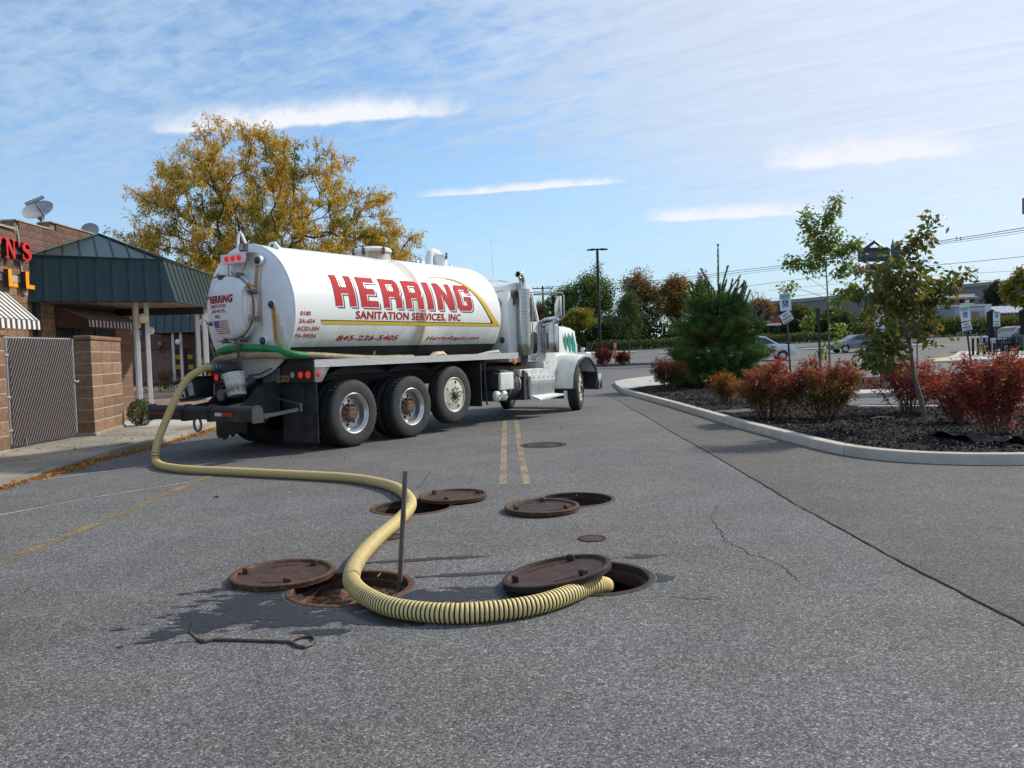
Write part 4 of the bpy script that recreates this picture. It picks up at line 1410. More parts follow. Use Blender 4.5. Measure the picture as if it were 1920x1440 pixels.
mb.box(-0.80, 4.35, -0.62, 0.62, 1.131, 1.42)
mb.build('tank_cradle', black_m, truck)
for sgn in (-1, 1):
 mb = MB()
 mb.box(-0.83, 4.69, min(sgn * 1.235, sgn * 1.25), max(sgn * 1.235, sgn * 1.25), 1.278, 1.390)
 mb.build('deck_rail', tread_plate, truck)
 mb = MB()
 mb.box(-0.83, 4.69, min(sgn * 0.625, sgn * 1.234), max(sgn * 0.625, sgn * 1.234), 1.292, 1.318)
 mb.build('deck', dgrey_m, truck)
 mb = MB()
 for a in (0.0, 1.4, 2.6, 3.9):
  mb.add([(a - .02, sgn * 0.62, 1.34), (a + .02, sgn * 0.62, 1.34), (a + .02, sgn * 1.2, 1.34), (a - .02, sgn * 1.2, 1.34), (a - .02, sgn * 0.62, 1.14), (a + .02, sgn * 0.62, 1.14)],
    [(0, 1, 2, 3), (0, 3, 4), (1, 5, 2), (2, 5, 4, 3), (0, 4, 5, 1)])
 mb.build('deck_bracket', dusty_m, truck)
mb = MB()
mb.tube([(2.0, -1.12, 1.36), (2.12, -1.13, 1.40), (2.35, -1.13, 1.41), (2.5, -1.12, 1.36)], [0.03, 0.06, 0.06, 0.03], 10)
mb.build('deck_pad', hose_t, truck)
mb = MB()
mb.tube([(3.55, -1.05, 1.36), (3.85, -1.10, 1.40), (4.2, -1.08, 1.42), (4.40, -1.0, 1.36)], [0.03, 0.04, 0.04, 0.03], 8)
mb.build('deck_rag', pm('cloth_pale', (0.45, 0.42, 0.34), 0.9), truck)
mb = MB()
mb.tube([(0.62, -1.06, 1.39), (0.66, -1.06, 1.50)], 0.018, 6)
mb.build('deck_peg', grey_m, truck)
# ---- rear lamp panel, plate, lamps
mb = MB()
mb.box(-0.88, -0.85, -1.272, -0.55, 1.058, 1.386)
mb.box(-0.88, -0.85, 0.62, 1.272, 1.058, 1.386)
mb.box(-0.87, -0.84, -0.549, 0.619, 1.10, 1.37)
panel = mb.build('rear_panel', black_m, truck, bevel=0.004)
mb = MB()
mb.box(-0.905, -0.881, -0.545, -0.16, 1.05, 1.33)
mb.build('steel_plate', grey_m, truck, bevel=0.004)
mb = MB()
mb.box(-0.893, -0.882, -0.745, -0.565, 1.068, 1.165)
pl = mb.build('license_plate', pm('plate_gold', (0.42, 0.20, 0.045), 0.5, col2=(0.33, 0.15, 0.04), scale=20), truck, bevel=0.003)
p, f = text_fit('98772MC', -0.075, 0.075, -0.028, 0.028, 0, 0.02)
mb = MB()
mb.add([(-0.8945, -0.655 - x, 1.115 + y) for x, y in p], f)
mb.build('plate_text', BLK_L, pl, sharp=0)
def disc_lamp(b, z, r, mat, a=-0.88, ring=dgrey_m):
 mb = MB()
 mb.lathe([(r + 0.014, a + 0.001), (r + 0.014, a - 0.012), (r, a - 0.012)], 20, axM(0, b, z), caps=False)
 L_ = mb.build('tail_lamp', ring, truck)
 mb = MB()
 mb.lathe([(r, a - 0.010), (r * 0.92, a - 0.018), (0, a - 0.022)], 20, axM(0, b, z), caps=False)
 mb.build('lens', mat, L_)
 return L_
disc_lamp(-0.825, 1.170, 0.047, lens_m)
disc_lamp(-1.003, 1.169, 0.050, red_lens)
disc_lamp(-1.165, 1.171, 0.054, red_lens)
disc_lamp(0.815, 1.165, 0.047, lens_m)
disc_lamp(0.985, 1.150, 0.050, red_lens)
disc_lamp(1.155, 1.165, 0.054, red_lens)
mb = MB()
mb.prism([(-0.845, 1.06), (-0.72, 1.06), (-0.55, 1.272), (-0.845, 1.272)], -1.265, -1.245, Matrix(((1, 0, 0, 0), (0, 0, 1, 0), (0, 1, 0, 0), (0, 0, 0, 1))))
gs = mb.build('corner_gusset', grey_m, truck)
mb = MB()
mb.lathe([(0.035, 0), (0.035, -0.012), (0.0, -0.02)], 14, Matrix.Translation((-0.77, -1.266, 1.185)) @ Matrix.Rotation(PI / 2, 4, 'X') @ Matrix.Scale(-1, 4, (0, 0, 1)), caps=False)
mb.build('side_marker', red_lens, gs)
mb = MB()
mb.cbox((4.55, -1.245, 1.215), 0.10, 0.04, 0.11)
mb.build('side_marker', amber_m, truck, bevel=0.02, seg=2)
# ---- mud flaps, rear bumper, tow eye
mb = MB()
mb.box(-0.76, -0.745, -1.19, -0.42, 0.14, 1.055)
mb.box(-0.78, -0.761, -1.20, -0.41, 1.0, 1.06)
mb.build('mud_flap', dusty_m, truck, bevel=0.004)
mb = MB()
ed = [(1.23, 1.055), (1.23, 0.20), (1.18, 0.135), (1.10, 0.15), (1.05, 0.115), (0.98, 0.13), (0.90, 0.21), (0.82, 0.17), (0.75, 0.21), (0.62, 0.26), (0.45, 0.22), (0.45, 1.055)]
mb.prism(ed, -0.76, -0.745, Matrix(((0, 0, 1, 0), (1, 0, 0, 0), (0, 1, 0, 0), (0, 0, 0, 1))))
mb.build('mud_flap', dusty_m, truck)
mb = MB()
mb.box(-0.80, -0.762, -0.95, -0.52, 0.862, 0.885)
mb.box(-0.83, -0.762, -0.985, -0.95, 0.845, 0.93)
mb.build('flap_hanger', dgrey_m, truck)
def dprof(h0=0.565, h1=0.778, d=0.17):
 # bumper section: flat below, rounded on top, in (a, z)
 pr = [(-1.97, h0), (-1.97, h1 - 0.075)]
 for q in np.linspace(PI, 0, 9):
  pr.append((-1.97 + d / 2 + d / 2 * math.cos(q), h1 - 0.085 + 0.085 * math.sin(q)))
 pr += [(-1.97 + d, h1 - 0.10), (-1.97 + d, h0)]
 return pr
MB_bz = Matrix(((1, 0, 0, 0), (0, 0, 1, 0), (0, 1, 0, 0), (0, 0, 0, 1)))
mb = MB()
mb.prism(dprof(), -1.19, -0.22, MB_bz)
mb.prism(dprof(), 0.32, 1.20, MB_bz)
mb.prism(dprof(0.58, 0.770, 0.15), -0.22, 0.32, MB_bz)
bump = mb.build('rear_bumper', dusty_m, truck, sharp=30)
for b in (-0.25, 0.36):
 mb = MB()
 mb.prism(dprof(0.548, 0.795, 0.20), b - 0.035, b + 0.035, MB_bz)
 mb.build('bumper_collar', dusty_m, bump, sharp=30)
for b in (-1.205, 1.21):
 mb = MB()
 mb.prism(dprof(0.545, 0.792, 0.19), b - 0.008, b + 0.008, MB_bz)
 mb.build('end_plate', dgrey_m, bump, sharp=30)
for (b0, b1, mt) in [(-0.79, -0.56, red_off), (-0.555, -0.41, pm('tape_white', (0.55, 0.55, 0.55), 0.4)), (0.42, 0.62, red_off), (0.70, 1.15, red_off)]:
 mb = MB()
 mb.box(-1.9745, -1.9705, b0, b1, 0.635, 0.685)
 mb.build('reflective_tape', mt if b0 < 0 else pm('dull_red', (0.10, 0.015, 0.015), 0.5), bump)
mb = MB()
for b in (-0.43, 0.43):
 mb.prism([(-0.84, 1.10), (-0.84, 0.55), (-1.80, 0.55), (-1.80, 0.76), (-1.45, 0.80), (-1.20, 1.02)], b - 0.03, b + 0.03, MB_bz)
mb.box(-1.80, -0.86, -0.39, 0.39, 0.575, 0.60)
mb.build('bumper_arm', dusty_m, truck, sharp=20)
mb = MB()
cx = 0.06
mb.tube([(-1.93, cx + 0.082 * math.cos(q), 0.505 + 0.098 * math.sin(q)) for q in np.linspace(0, 2 * PI, 25)[:-1]], 0.019, 8, closed=True)
mb.cbox((-1.92, cx, 0.615), 0.10, 0.10, 0.06)
mb.build('tow_eye', grey_m, truck)
mb = MB()       # step bracket from the bumper end forward
mb.prism([(-1.78, 0.60), (-1.12, 0.655), (-1.12, 0.70), (-1.78, 0.645)], -1.21, -1.17, MB_bz)
mb.prism([(-1.12, 0.64), (-1.085, 0.64), (-1.085, 0.765), (-1.12, 0.765)], -1.225, -1.155, MB_bz)
mb.tube([(-1.10, -1.19, 0.745), (-1.05, -0.50, 0.86)], 0.014, 6)
mb.box(-1.78, -1.14, -1.165, -1.02, 0.640, 0.652)
mb.build('step_bracket', dgrey_m, truck, sharp=20)
# ---- outlet valve and coupling
mb = MB()
mb.cyl((-1.0, 0.20, 1.32), (-1.28, 0.20, 1.32), 0.085, 18)
mb.lathe([(0.0, -1.28), (0.125, -1.28), (0.125, -1.305), (0.125, -1.33), (0.0, -1.33)], 20, axM(0, 0.20, 1.32))
mb.cyl((-1.33, 0.20, 1.32), (-1.40, 0.20, 1.32), 0.09, 18)
mb.cbox((-1.35, 0.20, 1.44), 0.07, 0.12, 0.16)
val = mb.build('outlet_valve', grey_m, truck)
mb = MB()
mb.tube([(-1.35, 0.17, 1.46), (-1.38, 0.05, 1.56), (-1.38, -0.02, 1.60)], [0.018, 0.018, 0.024], 8)
mb.build('valve_handle', pm('blue_handle', (0.015, 0.03, 0.12), 0.45), val)
mb = MB()
mb.lathe([(0.0, -1.40), (0.078, -1.40), (0.085, -1.44), (0.072, -1.45), (0.085, -1.46), (0.085, -1.51), (0.070, -1.52), (0.080, -1.535), (0.080, -1.57), (0.066, -1.58), (0.0, -1.58)], 22, axM(0, 0.20, 1.32))
mb.cbox((-1.46, 0.20, 1.235), 0.09, 0.03, 0.05)
mb.cbox((-1.46, 0.20, 1.405), 0.09, 0.03, 0.05)
mb.build('hose_coupling', pm('cast_alu', (0.30, 0.30, 0.29), 0.45, 0.7, col2=(0.12, 0.12, 0.11), scale=14, bump=(40, 0.5, 0.006)), val)
mb = MB()       # second outlet below
mb.tube([(-0.95, 0.0, 1.12), (-1.2, 0.05, 0.98), (-1.38, 0.18, 0.90)], 0.07, 14)
mb.lathe([(0, -1.36), (0.088, -1.36), (0.088, -1.42), (0.0, -1.425)], 18, axM(0, 0.19, 0.895))
mb.tube([(-1.2, 0.05, 1.0), (-1.25, 0.02, 1.12), (-1.3, -0.02, 1.15)], 0.02, 6)
mb.build('lower_outlet', grey_m, truck)
mb = MB()
mb.tube([(-1.02, 0.55, 1.10), (-1.05, 0.45, 1.30), (-1.08, 0.33, 1.55)], 0.022, 8)
mb.tube([(-1.30, 0.41, 1.42), (-1.32, 0.46, 1.58), (-1.32, 0.50, 1.70)], 0.018, 6)
mb.build('hose_hook', grey_m, truck)
# ---- wheels
def tyre_mesh(R=0.53, W=0.275, drive=True, name='tyre'):
 """tyre about the local y axis, outer face at y = 0 towards -y, body towards +y"""
 n = 88
 pr = [(0.305, 0.035), (0.335, 0.012), (0.40, 0.004), (0.455, 0.008), (0.490, 0.020), (0.512, 0.034)]
 tw = [0.045, 0.082, 0.085, 0.094, 0.097, 0.134, 0.137, 0.146, 0.149, 0.186, 0.189, 0.198, 0.201, W - 0.045]
 groove = {2, 3, 6, 7, 10, 11} if not drive else {4, 5, 8, 9}
 for i, y in enumerate(tw):
  pr.append((R - (0.014 if (i in ({2, 3, 6, 7, 10, 11} if not drive else {3, 4, 9, 10})) else 0.0), y))
 pr += [(0.512, W - 0.034), (0.490, W - 0.020), (0.455, W - 0.008), (0.40, W - 0.004), (0.335, W - 0.012), (0.305, W - 0.035)]
 mb = MB()
 vs, fs = [], []
 for i, (r, y) in enumerate(pr):
  for j in range(n):
   a = 2 * PI * j / n
   rr = r
   if r > R - 0.03 and (j % 2 == 0):
    edge = (i < 9 or i > len(pr) - 9)
    rr -= 0.013 if (drive or edge) and r > R - 0.02 else 0.0
    if drive and r > R - 0.02: rr -= 0.0
   if 0.505 < r < 0.515 and j % 2 == 0:
    rr -= 0.006
   vs.append((rr * math.cos(a), y, rr * math.sin(a)))
 k = len(pr)
 for i in range(k - 1):
  mb.mi = 1 if pr[i][0] > 0.50 and pr[i + 1][0] > 0.50 else 0
  o = len(mb.v)
  for j in range(n):
   fs = (i * n + j, i * n + (j + 1) % n, (i + 1) * n + (j + 1) % n, (i + 1) * n + j)
   mb.f.append(fs); mb.m.append(mb.mi)
 mb.v = vs
 o = mb.build(name, [rub_m, tread_m], None, sharp=30)
 # raised lettering ring on the side wall
 me = o.data
 bpy.data.objects.remove(o)
 return me
def holed_disc(r_out, r_in, holes, hr, hc, y, n=40):
 outer = circle(0, 0, r_out, n)
 hs = [circle(0, 0, r_in, 20)] + [circle(hc * math.cos(2 * PI * (k + .5) / holes), hc * math.sin(2 * PI * (k + .5) / holes), hr, 12) for k in range(holes)]
 pts, edges = [], []
 for lp in [outer] + hs:
  o = len(pts)
  pts += [Vector(p) for p in lp]
  edges += [(o + i, o + (i + 1) % len(lp)) for i in range(len(lp))]
 V, E_, Fc, *_ = geometry.delaunay_2d_cdt(pts, edges, [], 1, 1e-6)
 keep = []
 for f in Fc:
  cx = sum(V[i][0] for i in f) / len(f); cy = sum(V[i][1] for i in f) / len(f)
  if math.hypot(cx, cy) > r_out * 0.9999 or math.hypot(cx, cy) < r_in: continue
  if any(math.hypot(cx - hc * math.cos(2 * PI * (k + .5) / holes), cy - hc * math.sin(2 * PI * (k + .5) / holes)) < hr * 0.97 for k in range(holes)): continue
  keep.append(tuple(f))
 return [(p[0], y(math.hypot(p[0], p[1])), p[1]) for p in V], keep
LY = Matrix(((1, 0, 0, 0), (0, 0, 1, 0), (0, -1, 0, 0), (0, 0, 0, 1)))      # lathe axis z -> +y ; (x,y,z)->(x,z,-y)
def rim_dual_mesh():
 mb = MB()
 mb.lathe([(0.318, 0.030), (0.322, 0.022), (0.315, 0.016), (0.300, 0.022), (0.292, 0.040), (0.272, 0.060), (0.262, 0.085), (0.258, 0.155), (0.250, 0.168)], 48, LY, caps=False)
 v, f = holed_disc(0.250, 0.098, 8, 0.027, 0.185, lambda r: 0.168 - 0.018 * max(0, (0.22 - r) / 0.12))
 mb.add(v, f)
 o = mb.build('rim', [alu_m], None, sharp=40)
 me = o.data; bpy.data.objects.remove(o)
 return me
def hub_dual_mesh(out=0.0):
 mb = MB()
 mb.lathe([(0.155, 0.158), (0.150, 0.146), (0.105, 0.142), (0.100, 0.062), (0.088, 0.048), (0.045, 0.044), (0.0, 0.044)], 28, LY, caps=False)
 for k in range(10):
  a = 2 * PI * k / 10
  c, s_ = math.cos(a), math.sin(a)
  mb.cyl((0.130 * c, 0.15, 0.130 * s_), (0.130 * c, 0.098, 0.130 * s_), 0.015, 6)
 for k in range(8):
  a = 2 * PI * k / 8
  mb.cyl((0.075 * math.cos(a), 0.05, 0.075 * math.sin(a)), (0.075 * math.cos(a), 0.036, 0.075 * math.sin(a)), 0.010, 6)
 o = mb.build('hub', hub_m, None, sharp=35)
 me = o.data; bpy.data.objects.remove(o)
 return me
def rim_single_mesh():
 mb = MB()
 mb.lathe([(0.318, 0.030), (0.322, 0.020), (0.312, 0.014), (0.300, 0.020), (0.296, 0.034), (0.285, 0.040)], 48, LY, caps=False)
 v, f = holed_disc(0.285, 0.098, 5, 0.030, 0.232, lambda r: 0.040 - 0.030 * min(1, max(0, (0.285 - r) / 0.09)))
 mb.add(v, f)
 o = mb.build('rim', [pm('cream_rim', (0.62, 0.58, 0.47), 0.45, col2=(0.50, 0.46, 0.36), scale=8)], None, sharp=40)
 me = o.data; bpy.data.objects.remove(o)
 return me
def hub_single_mesh():
 mb = MB()
 mb.lathe([(0.100, 0.012), (0.082, 0.006), (0.062, -0.020), (0.045, -0.030), (0.0, -0.030)], 24, LY, caps=False)
 for k in range(10):
  a = 2 * PI * k / 10
  c, s_ = math.cos(a), math.sin(a)
  mb.cyl((0.128 * c, 0.02, 0.128 * s_), (0.128 * c, -0.018, 0.128 * s_), 0.013, 6)
 o = mb.build('hub', pm('dark_hub', (0.05, 0.045, 0.04), 0.5, col2=(0.10, 0.085, 0.07), scale=20), None, sharp=35)
 me = o.data; bpy.data.objects.remove(o)
 return me
T_DRIVE, T_STEER = tyre_mesh(drive=True), tyre_mesh(drive=False)
RIM_D, HUB_D, RIM_S, HUB_S = rim_dual_mesh(), hub_dual_mesh(), rim_single_mesh(), hub_single_mesh()
for m_ in (RIM_D,):
 pass
def wheel(a, b_out, z, side, tyre, rim, hub, yaw=0.0, spin=0.0):
 """side -1: outer face looks to the right (-b); +1: to the left"""
 w = holder('wheel', truck, (a, b_out, z), (0, 0, yaw + (0 if side < 0 else PI)))
 link_mesh('tyre', tyre, w, rot=(0, spin, 0))
 if rim is not None:
  link_mesh('rim', rim, w, rot=(0, spin * 1.7, 0))
 if hub is not None:
  link_mesh('hub', hub, w, rot=(0, spin * 0.6, 0))
 return w
for i, a in enumerate((0.0, 1.386)):
 for side in (-1, 1):
  wheel(a, side * 1.225, 0.53, side, T_DRIVE, RIM_D, HUB_D, 0, 0.3 + i)
  wheel(a, side * 0.90, 0.53, side, T_DRIVE, None, None, 0, 0.17 + i)
for side in (-1, 1):
 wheel(2.567, side * 1.235, 0.66, side, T_STEER, RIM_S, HUB_S, 0, 2.5)
STEER = math.radians(20.0)
wheel(7.47, -1.17, 0.53, -1, T_STEER, RIM_S, HUB_S, STEER, 0.4)
wheel(7.47, 1.08, 0.53, 1, T_STEER, RIM_S, HUB_S, STEER, 0.4)
mb = MB()
for a in (0.0, 1.386):
 mb.cyl((a, -0.9, 0.53), (a, 0.9, 0.53), 0.075, 12)
 mb.sphere((a, 0, 0.53), 0.22, 14, 8)
mb.cyl((2.567, -1.1, 0.66), (2.567, 1.1, 0.66), 0.06, 10)
mb.cyl((7.47, -1.0, 0.50), (7.47, 1.0, 0.50), 0.055, 10)
mb.build('axle', dusty_m, truck)
mb = MB()
for sgn in (-1, 1):
 mb.tube([(-0.55, sgn * 0.50, 0.88), (0.0, sgn * 0.50, 0.70), (0.7, sgn * 0.50, 0.84), (1.386, sgn * 0.50, 0.70), (1.95, sgn * 0.50, 0.88)], 0.05, 8)
mb.build('springs', dusty_m, truck)
mb = MB()
mb.box(3.42, 3.44, -1.20, -0.62, 0.38, 1.24)
mb.tube([(3.55, -1.20, 1.27), (3.56, -1.20, 0.80), (3.60, -1.20, 0.40)], 0.02, 6)
mb.build('mud_flap', dusty_m, truck)
# ---- air tanks, tool box, fuel tank, steps
for a in (3.90, 4.135):
 mb = MB()
 mb.lathe([(0.0, 0.0), (0.06, 0.008), (0.095, 0.035), (0.103, 0.07), (0.103, 0.10)], 20, Matrix.Translation((a, -1.30, 0.545)) @ LY, caps=False)
 tk = mb.build('air_tank', white_m, truck)
 mb = MB()
 mb.lathe([(0.1025, 0.10), (0.1025, 0.62), (0.0, 0.66)], 20, Matrix.Translation((a, -1.30, 0.545)) @ LY, caps=False)
 mb.cbox((a + 0.01, -1.305, 0.56), 0.03, 0.02, 0.03)
 mb.cyl((a + 0.02, -1.27, 0.455), (a + 0.02, -1.27, 0.42), 0.022, 8)
 mb.build('tank_body', dgrey_m, tk)
mb = MB()
mb.box(3.99, 4.47, -1.27, -1.20, 0.655, 1.0)
bx = mb.build('tool_box', white_m, truck, bevel=0.045, seg=3)
mb = MB()
mb.box(4.0, 4.46, -1.199, -0.62, 0.662, 0.99)
mb.build('box_body', dgrey_m, bx, bevel=0.03, seg=2)
mb = MB()
mb.tube([(3.985, -0.85, 0.90), (3.975, -0.98, 0.72)], 0.015, 6)
mb.tube([(3.985, -0.7, 0.78), (3.985, -1.15, 0.67)], 0.006, 5)
mb.build('box_strap', black_m, bx)
mb = MB()
mb.lathe([(0.0, 4.10), (0.30, 4.10), (0.315, 4.13), (0.315, 4.90), (0.30, 4.93), (0.0, 4.93)], 32, axM(0, -0.85, 0.745), caps=False)
ft = mb.build('fuel_tank', dgrey_m, truck, sharp=40)
for a in (4.53, 4.86):
 mb = MB()
 mb.lathe([(0.318, a - 0.02), (0.324, a - 0.02), (0.324, a + 0.02), (0.318, a + 0.02)], 32, axM(0, -0.85, 0.745), caps=False)
 mb.build('tank_strap', alu_m, ft, sharp=40)
mb = MB()
mb.cbox((4.69, -1.11, 0.90), 0.10, 0.07, 0.10)
mb.build('tank_cap', black_m, ft, bevel=0.01)
mb = MB()
mb.prism([(4.95, 0.40), (5.20, 0.40), (5.12, 0.50), (5.12, 0.93), (4.98, 1.02), (4.95, 1.02)], -1.20, -0.7, MB_bz)
stepm = pm('white_plate', (0.72, 0.72, 0.70), 0.45, col2=(0.58, 0.57, 0.53), scale=6)
mb.build('step_side', dgrey_m, truck, sharp=20)
mb = MB()
mb.box(5.125, 6.10, -1.245, -0.7, 0.47, 0.885)
sb = mb.build('battery_box', stepm, truck, bevel=0.008)
for k in range(9):
 mb = MB()
 mb.box(5.14, 6.09, -1.254, -1.2455, 0.50 + 0.028 * k, 0.515 + 0.028 * k)
 mb.build('step_rib', alu_m, sb)
mb = MB()
mb.box(5.12, 6.11, -1.262, -1.2455, 0.775, 0.885)
mb.build('top_flange', stepm, sb)
mb = MB()
for k in range(5):
 mb.sphere((5.22 + 0.2 * k, -1.264, 0.845), 0.012, 8, 5)
 mb.sphere((4.98 + 0.17 * k, -1.162, 0.955), 0.011, 8, 5)
mb.build('rivets', grey_m, sb)
mb = MB()
mb.box(4.86, 5.96, -1.16, -0.7, 0.886, 1.035)
mb.box(5.80, 6.06, -1.17, -0.7, 1.0355, 1.17)
mb.build('upper_step', stepm, sb, bevel=0.008)
mb = MB()
mb.add([(5.17, -1.24, 0.475), (6.12, -1.24, 0.475), (6.22, -1.42, 0.455), (5.20, -1.42, 0.405), (5.17, -1.24, 0.435), (6.12, -1.24, 0.435), (6.22, -1.42, 0.425), (5.20, -1.42, 0.375)],
  [(0, 1, 2, 3), (7, 6, 5, 4), (0, 4, 5, 1), (1, 5, 6, 2), (2, 6, 7, 3), (3, 7, 4, 0)])
mb.build('foot_step', stepm, truck, sharp=20)
# ---- cab
mb = MB()
prof = [(4.74, 1.20), (4.74, 2.60), (4.80, 2.74), (4.95, 2.83), (5.25, 2.88), (5.55, 2.86), (5.70, 2.78), (5.76, 2.68), (5.98, 2.06), (6.20, 1.98), (6.24, 1.18), (5.30, 1.18)]
mb.prism(prof, -0.985, 0.985, MB_bz)
cab = mb.build('cab', cab_m, truck, bevel=0.09, seg=3, sharp=40)
mb = MB()      # seam round the roof and the door edges
mb.tube([(4.735, -0.9, 2.675), (4.735, 0.9, 2.675)], 0.006, 5)
mb.tube([(4.80, -0.989, 2.68), (5.7, -0.989, 2.68)], 0.006, 5)
mb.tube([(5.36, -0.988, 2.60), (5.36, -0.988, 1.36), (5.42, -0.988, 1.29), (5.86, -0.988, 1.29), (5.93, -0.988, 1.36), (5.93, -0.988, 2.0), (5.70, -0.988, 2.62), (5.42, -0.988, 2.66), (5.36, -0.988, 2.60)], 0.006, 5)
mb.build('seam', dgrey_m, cab)
mb = MB()
mb.prism([(5.43, 2.06), (5.86, 2.06), (5.66, 2.57), (5.47, 2.58), (5.43, 2.53)], -0.996, -0.984, MB_bz)
mb.build('side_window', glass_m, cab)
mb = MB()
mb.prism([(5.60, 1.42), (5.66, 1.36), (5.80, 1.36), (5.86, 1.42), (5.86, 1.76), (5.80, 1.82), (5.66, 1.82), (5.60, 1.76)], -0.996, -0.984, MB_bz)
mb.build('door_window', glass_m, cab)
mb = MB()
MY = Matrix(((0, 0, 1, 0), (1, 0, 0, 0), (0, 1, 0, 0), (0, 0, 0, 1)))
mb.prism([(-0.72, 2.02), (0.72, 2.02), (0.78, 2.08), (0.78, 2.46), (0.72, 2.52), (-0.72, 2.52), (-0.78, 2.46), (-0.78, 2.08)], 4.722, 4.738, MY)
rw = mb.build('rear_window', glass_m, cab)
mb = MB()
mb.tube([(4.72, b, z) for b, z in [(-0.74, 2.0), (0.74, 2.0), (0.80, 2.06), (0.80, 2.48), (0.74, 2.54), (-0.74, 2.54), (-0.80, 2.48), (-0.80, 2.06)]], 0.016, 6, closed=True)
mb.build('window_seal', black_m, rw)
mb = MB()
mb.add([(5.775, -0.88, 2.66), (5.775, 0.88, 2.66), (5.985, 0.88, 2.09), (5.985, -0.88, 2.09), (5.76, -0.88, 2.65), (5.76, 0.88, 2.65), (5.97, 0.88, 2.08), (5.97, -0.88, 2.08)],
  [(0, 1, 2, 3), (4, 7, 6, 5), (0, 4, 5, 1), (2, 6, 7, 3), (1, 5, 6, 2), (3, 7, 4, 0)])
mb.build('windscreen', glass_m, cab, sharp=20)
mb = MB()
mb.lathe([(0.0, 4.712), (0.055, 4.716), (0.062, 4.724), (0.062, 4.738)], 20, axM(0, -0.83, 1.66), caps=False)
rv = mb.build('round_vent', dgrey_m, cab)
mb = MB()
mb.lathe([(0.0, 4.700), (0.03, 4.704), (0.032, 4.712)], 16, axM(0, -0.83, 1.66), caps=False)
mb.build('vent_core', grey_m, rv)
mb = MB()
mb.cbox((4.72, -0.80, 2.42), 0.07, 0.10, 0.10)
mb.build('cargo_lamp', lens_m, cab, bevel=0.01)
mb = MB()
mb.tube([(5.52, -1.03, 2.48), (5.57, -1.04, 2.44), (5.60, -1.04, 2.3), (5.60, -1.04, 1.55), (5.58, -1.03, 1.40), (5.52, -1.0, 1.37)], 0.014, 8)
mb.tube([(5.45, -1.0, 2.49), (5.52, -1.03, 2.48)], 0.014, 8)
mb.build('grab_handle', alu_m, cab)
p, f = text_fit('GVW 69000', -0.16, 0.16, -0.025, 0.025, 0, 0.01)
mb = MB()
mb.add([(5.62 + x, -0.99, 1.235 + y) for x, y in p], f)
mb.build('lettering', dgrey_m, cab, sharp=0)
mb = MB()      # roof horn, antennas and lamp bracket
mb.tube([(4.80, -0.20, 2.85), (4.80, -0.20, 2.93), (4.80, -0.75, 2.90), (4.95, -0.90, 2.86)], 0.010, 6)
mb.tube([(4.80, -0.62, 2.90), (4.78, -0.62, 3.15), (4.74, -0.62, 3.75)], [0.012, 0.006, 0.003], 5)
mb.tube([(4.80, 0.05, 2.86), (4.72, 0.08, 3.15), (4.60, 0.12, 3.45)], [0.010, 0.005, 0.003], 5)
mb.tube([(5.30, -0.35, 2.95), (5.05, -0.42, 2.955), (4.98, -0.42, 2.95)], [0.012, 0.022, 0.030], 10)
mb.build('antenna', alu_m, cab)
mb = MB()
mb.cbox((4.76, 0.02, 2.96), 0.09, 0.14, 0.15)
rl = mb.build('roof_lamp', pm('pale_plastic', (0.55, 0.55, 0.53), 0.4), cab, bevel=0.02, seg=2)
# exhaust stack
perf, tq = newmat('perforated_chrome')
pp = tq.coord()
px_, py_, pz_ = tq.sep(pp)
ang = tq.math('ARCTAN2', tq.math('ADD', py_, 1.07), tq.math('SUBTRACT', px_, 5.20))
uu = tq.math('MULTIPLY', ang, 4.6)
vv = tq.math('MULTIPLY', pz_, 34.0)
vr = tq.n('ShaderNodeTexVoronoi', feature='F1')
tq.put(tq.comb(uu, vv, 0.0), vr.inputs['Vector'])
vr.inputs['Scale'].default_value = 1.0
vr.inputs['Randomness'].default_value = 0.0
holes = tq.ss(vr.outputs['Distance'], 0.30, 0.22)
dirt = tq.ss(tq.math('ADD', tq.noise(pp, 6, 6, 0.7), tq.math('MULTIPLY', tq.ss(pz_, 1.75, 1.35), 0.35)), 0.55, 0.85)
cc = tq.mix(dirt, (0.60, 0.585, 0.56), (0.26, 0.20, 0.15))
cc = tq.mix(holes, cc, (0.03, 0.03, 0.03))
tq.out(cc, 0.28, tq.math('SUBTRACT', 1.0, holes), tq.bump(holes, -0.6, 0.004))
mb = MB()
mb.lathe([(0.10, 1.325), (0.150, 1.325), (0.150, 2.715), (0.10, 2.72)], 36, Matrix.Translation((5.20, -1.07, 0)), caps=False)
st = mb.build('exhaust_shield', perf, truck, sharp=40)
mb = MB()
for z in (1.75, 2.25, 2.66):
 mb.lathe([(0.1515, z - 0.012), (0.155, z - 0.010), (0.155, z + 0.010), (0.1515, z + 0.012)], 32, Matrix.Translation((5.20, -1.07, 0)), caps=False)
mb.build('clamp_band', alu_m, st)
mb = MB()
pth = [(5.21, -1.07, 2.70), (5.21, -1.07, 2.84), (5.20, -1.07, 2.90), (5.17, -1.07, 2.96), (5.10, -1.08, 3.005), (5.02, -1.09, 3.02)]
mb.tube(pth, 0.070, 18, False)
inner_ = [Vector(q) for q in pth]
mb.lathe([(0.070, 0), (0.056, 0.0), (0.056, 0.10), (0.0, 0.10)], 18, Matrix.Translation((5.02, -1.09, 3.02)) @ Matrix.Rotation(math.radians(82), 4, 'Y'), caps=False)
ep = mb.build('exhaust_pipe', chrome_m, st, sharp=50, recalc=False)
mb = MB()
mb.lathe([(0.0, 0.012), (0.054, 0.010)], 18, Matrix.Translation((5.02, -1.09, 3.02)) @ Matrix.Rotation(math.radians(82), 4, 'Y'), caps=False)
mb.build('pipe_mouth', pm('soot', (0.006, 0.006, 0.006), 0.95), st)
mb = MB()
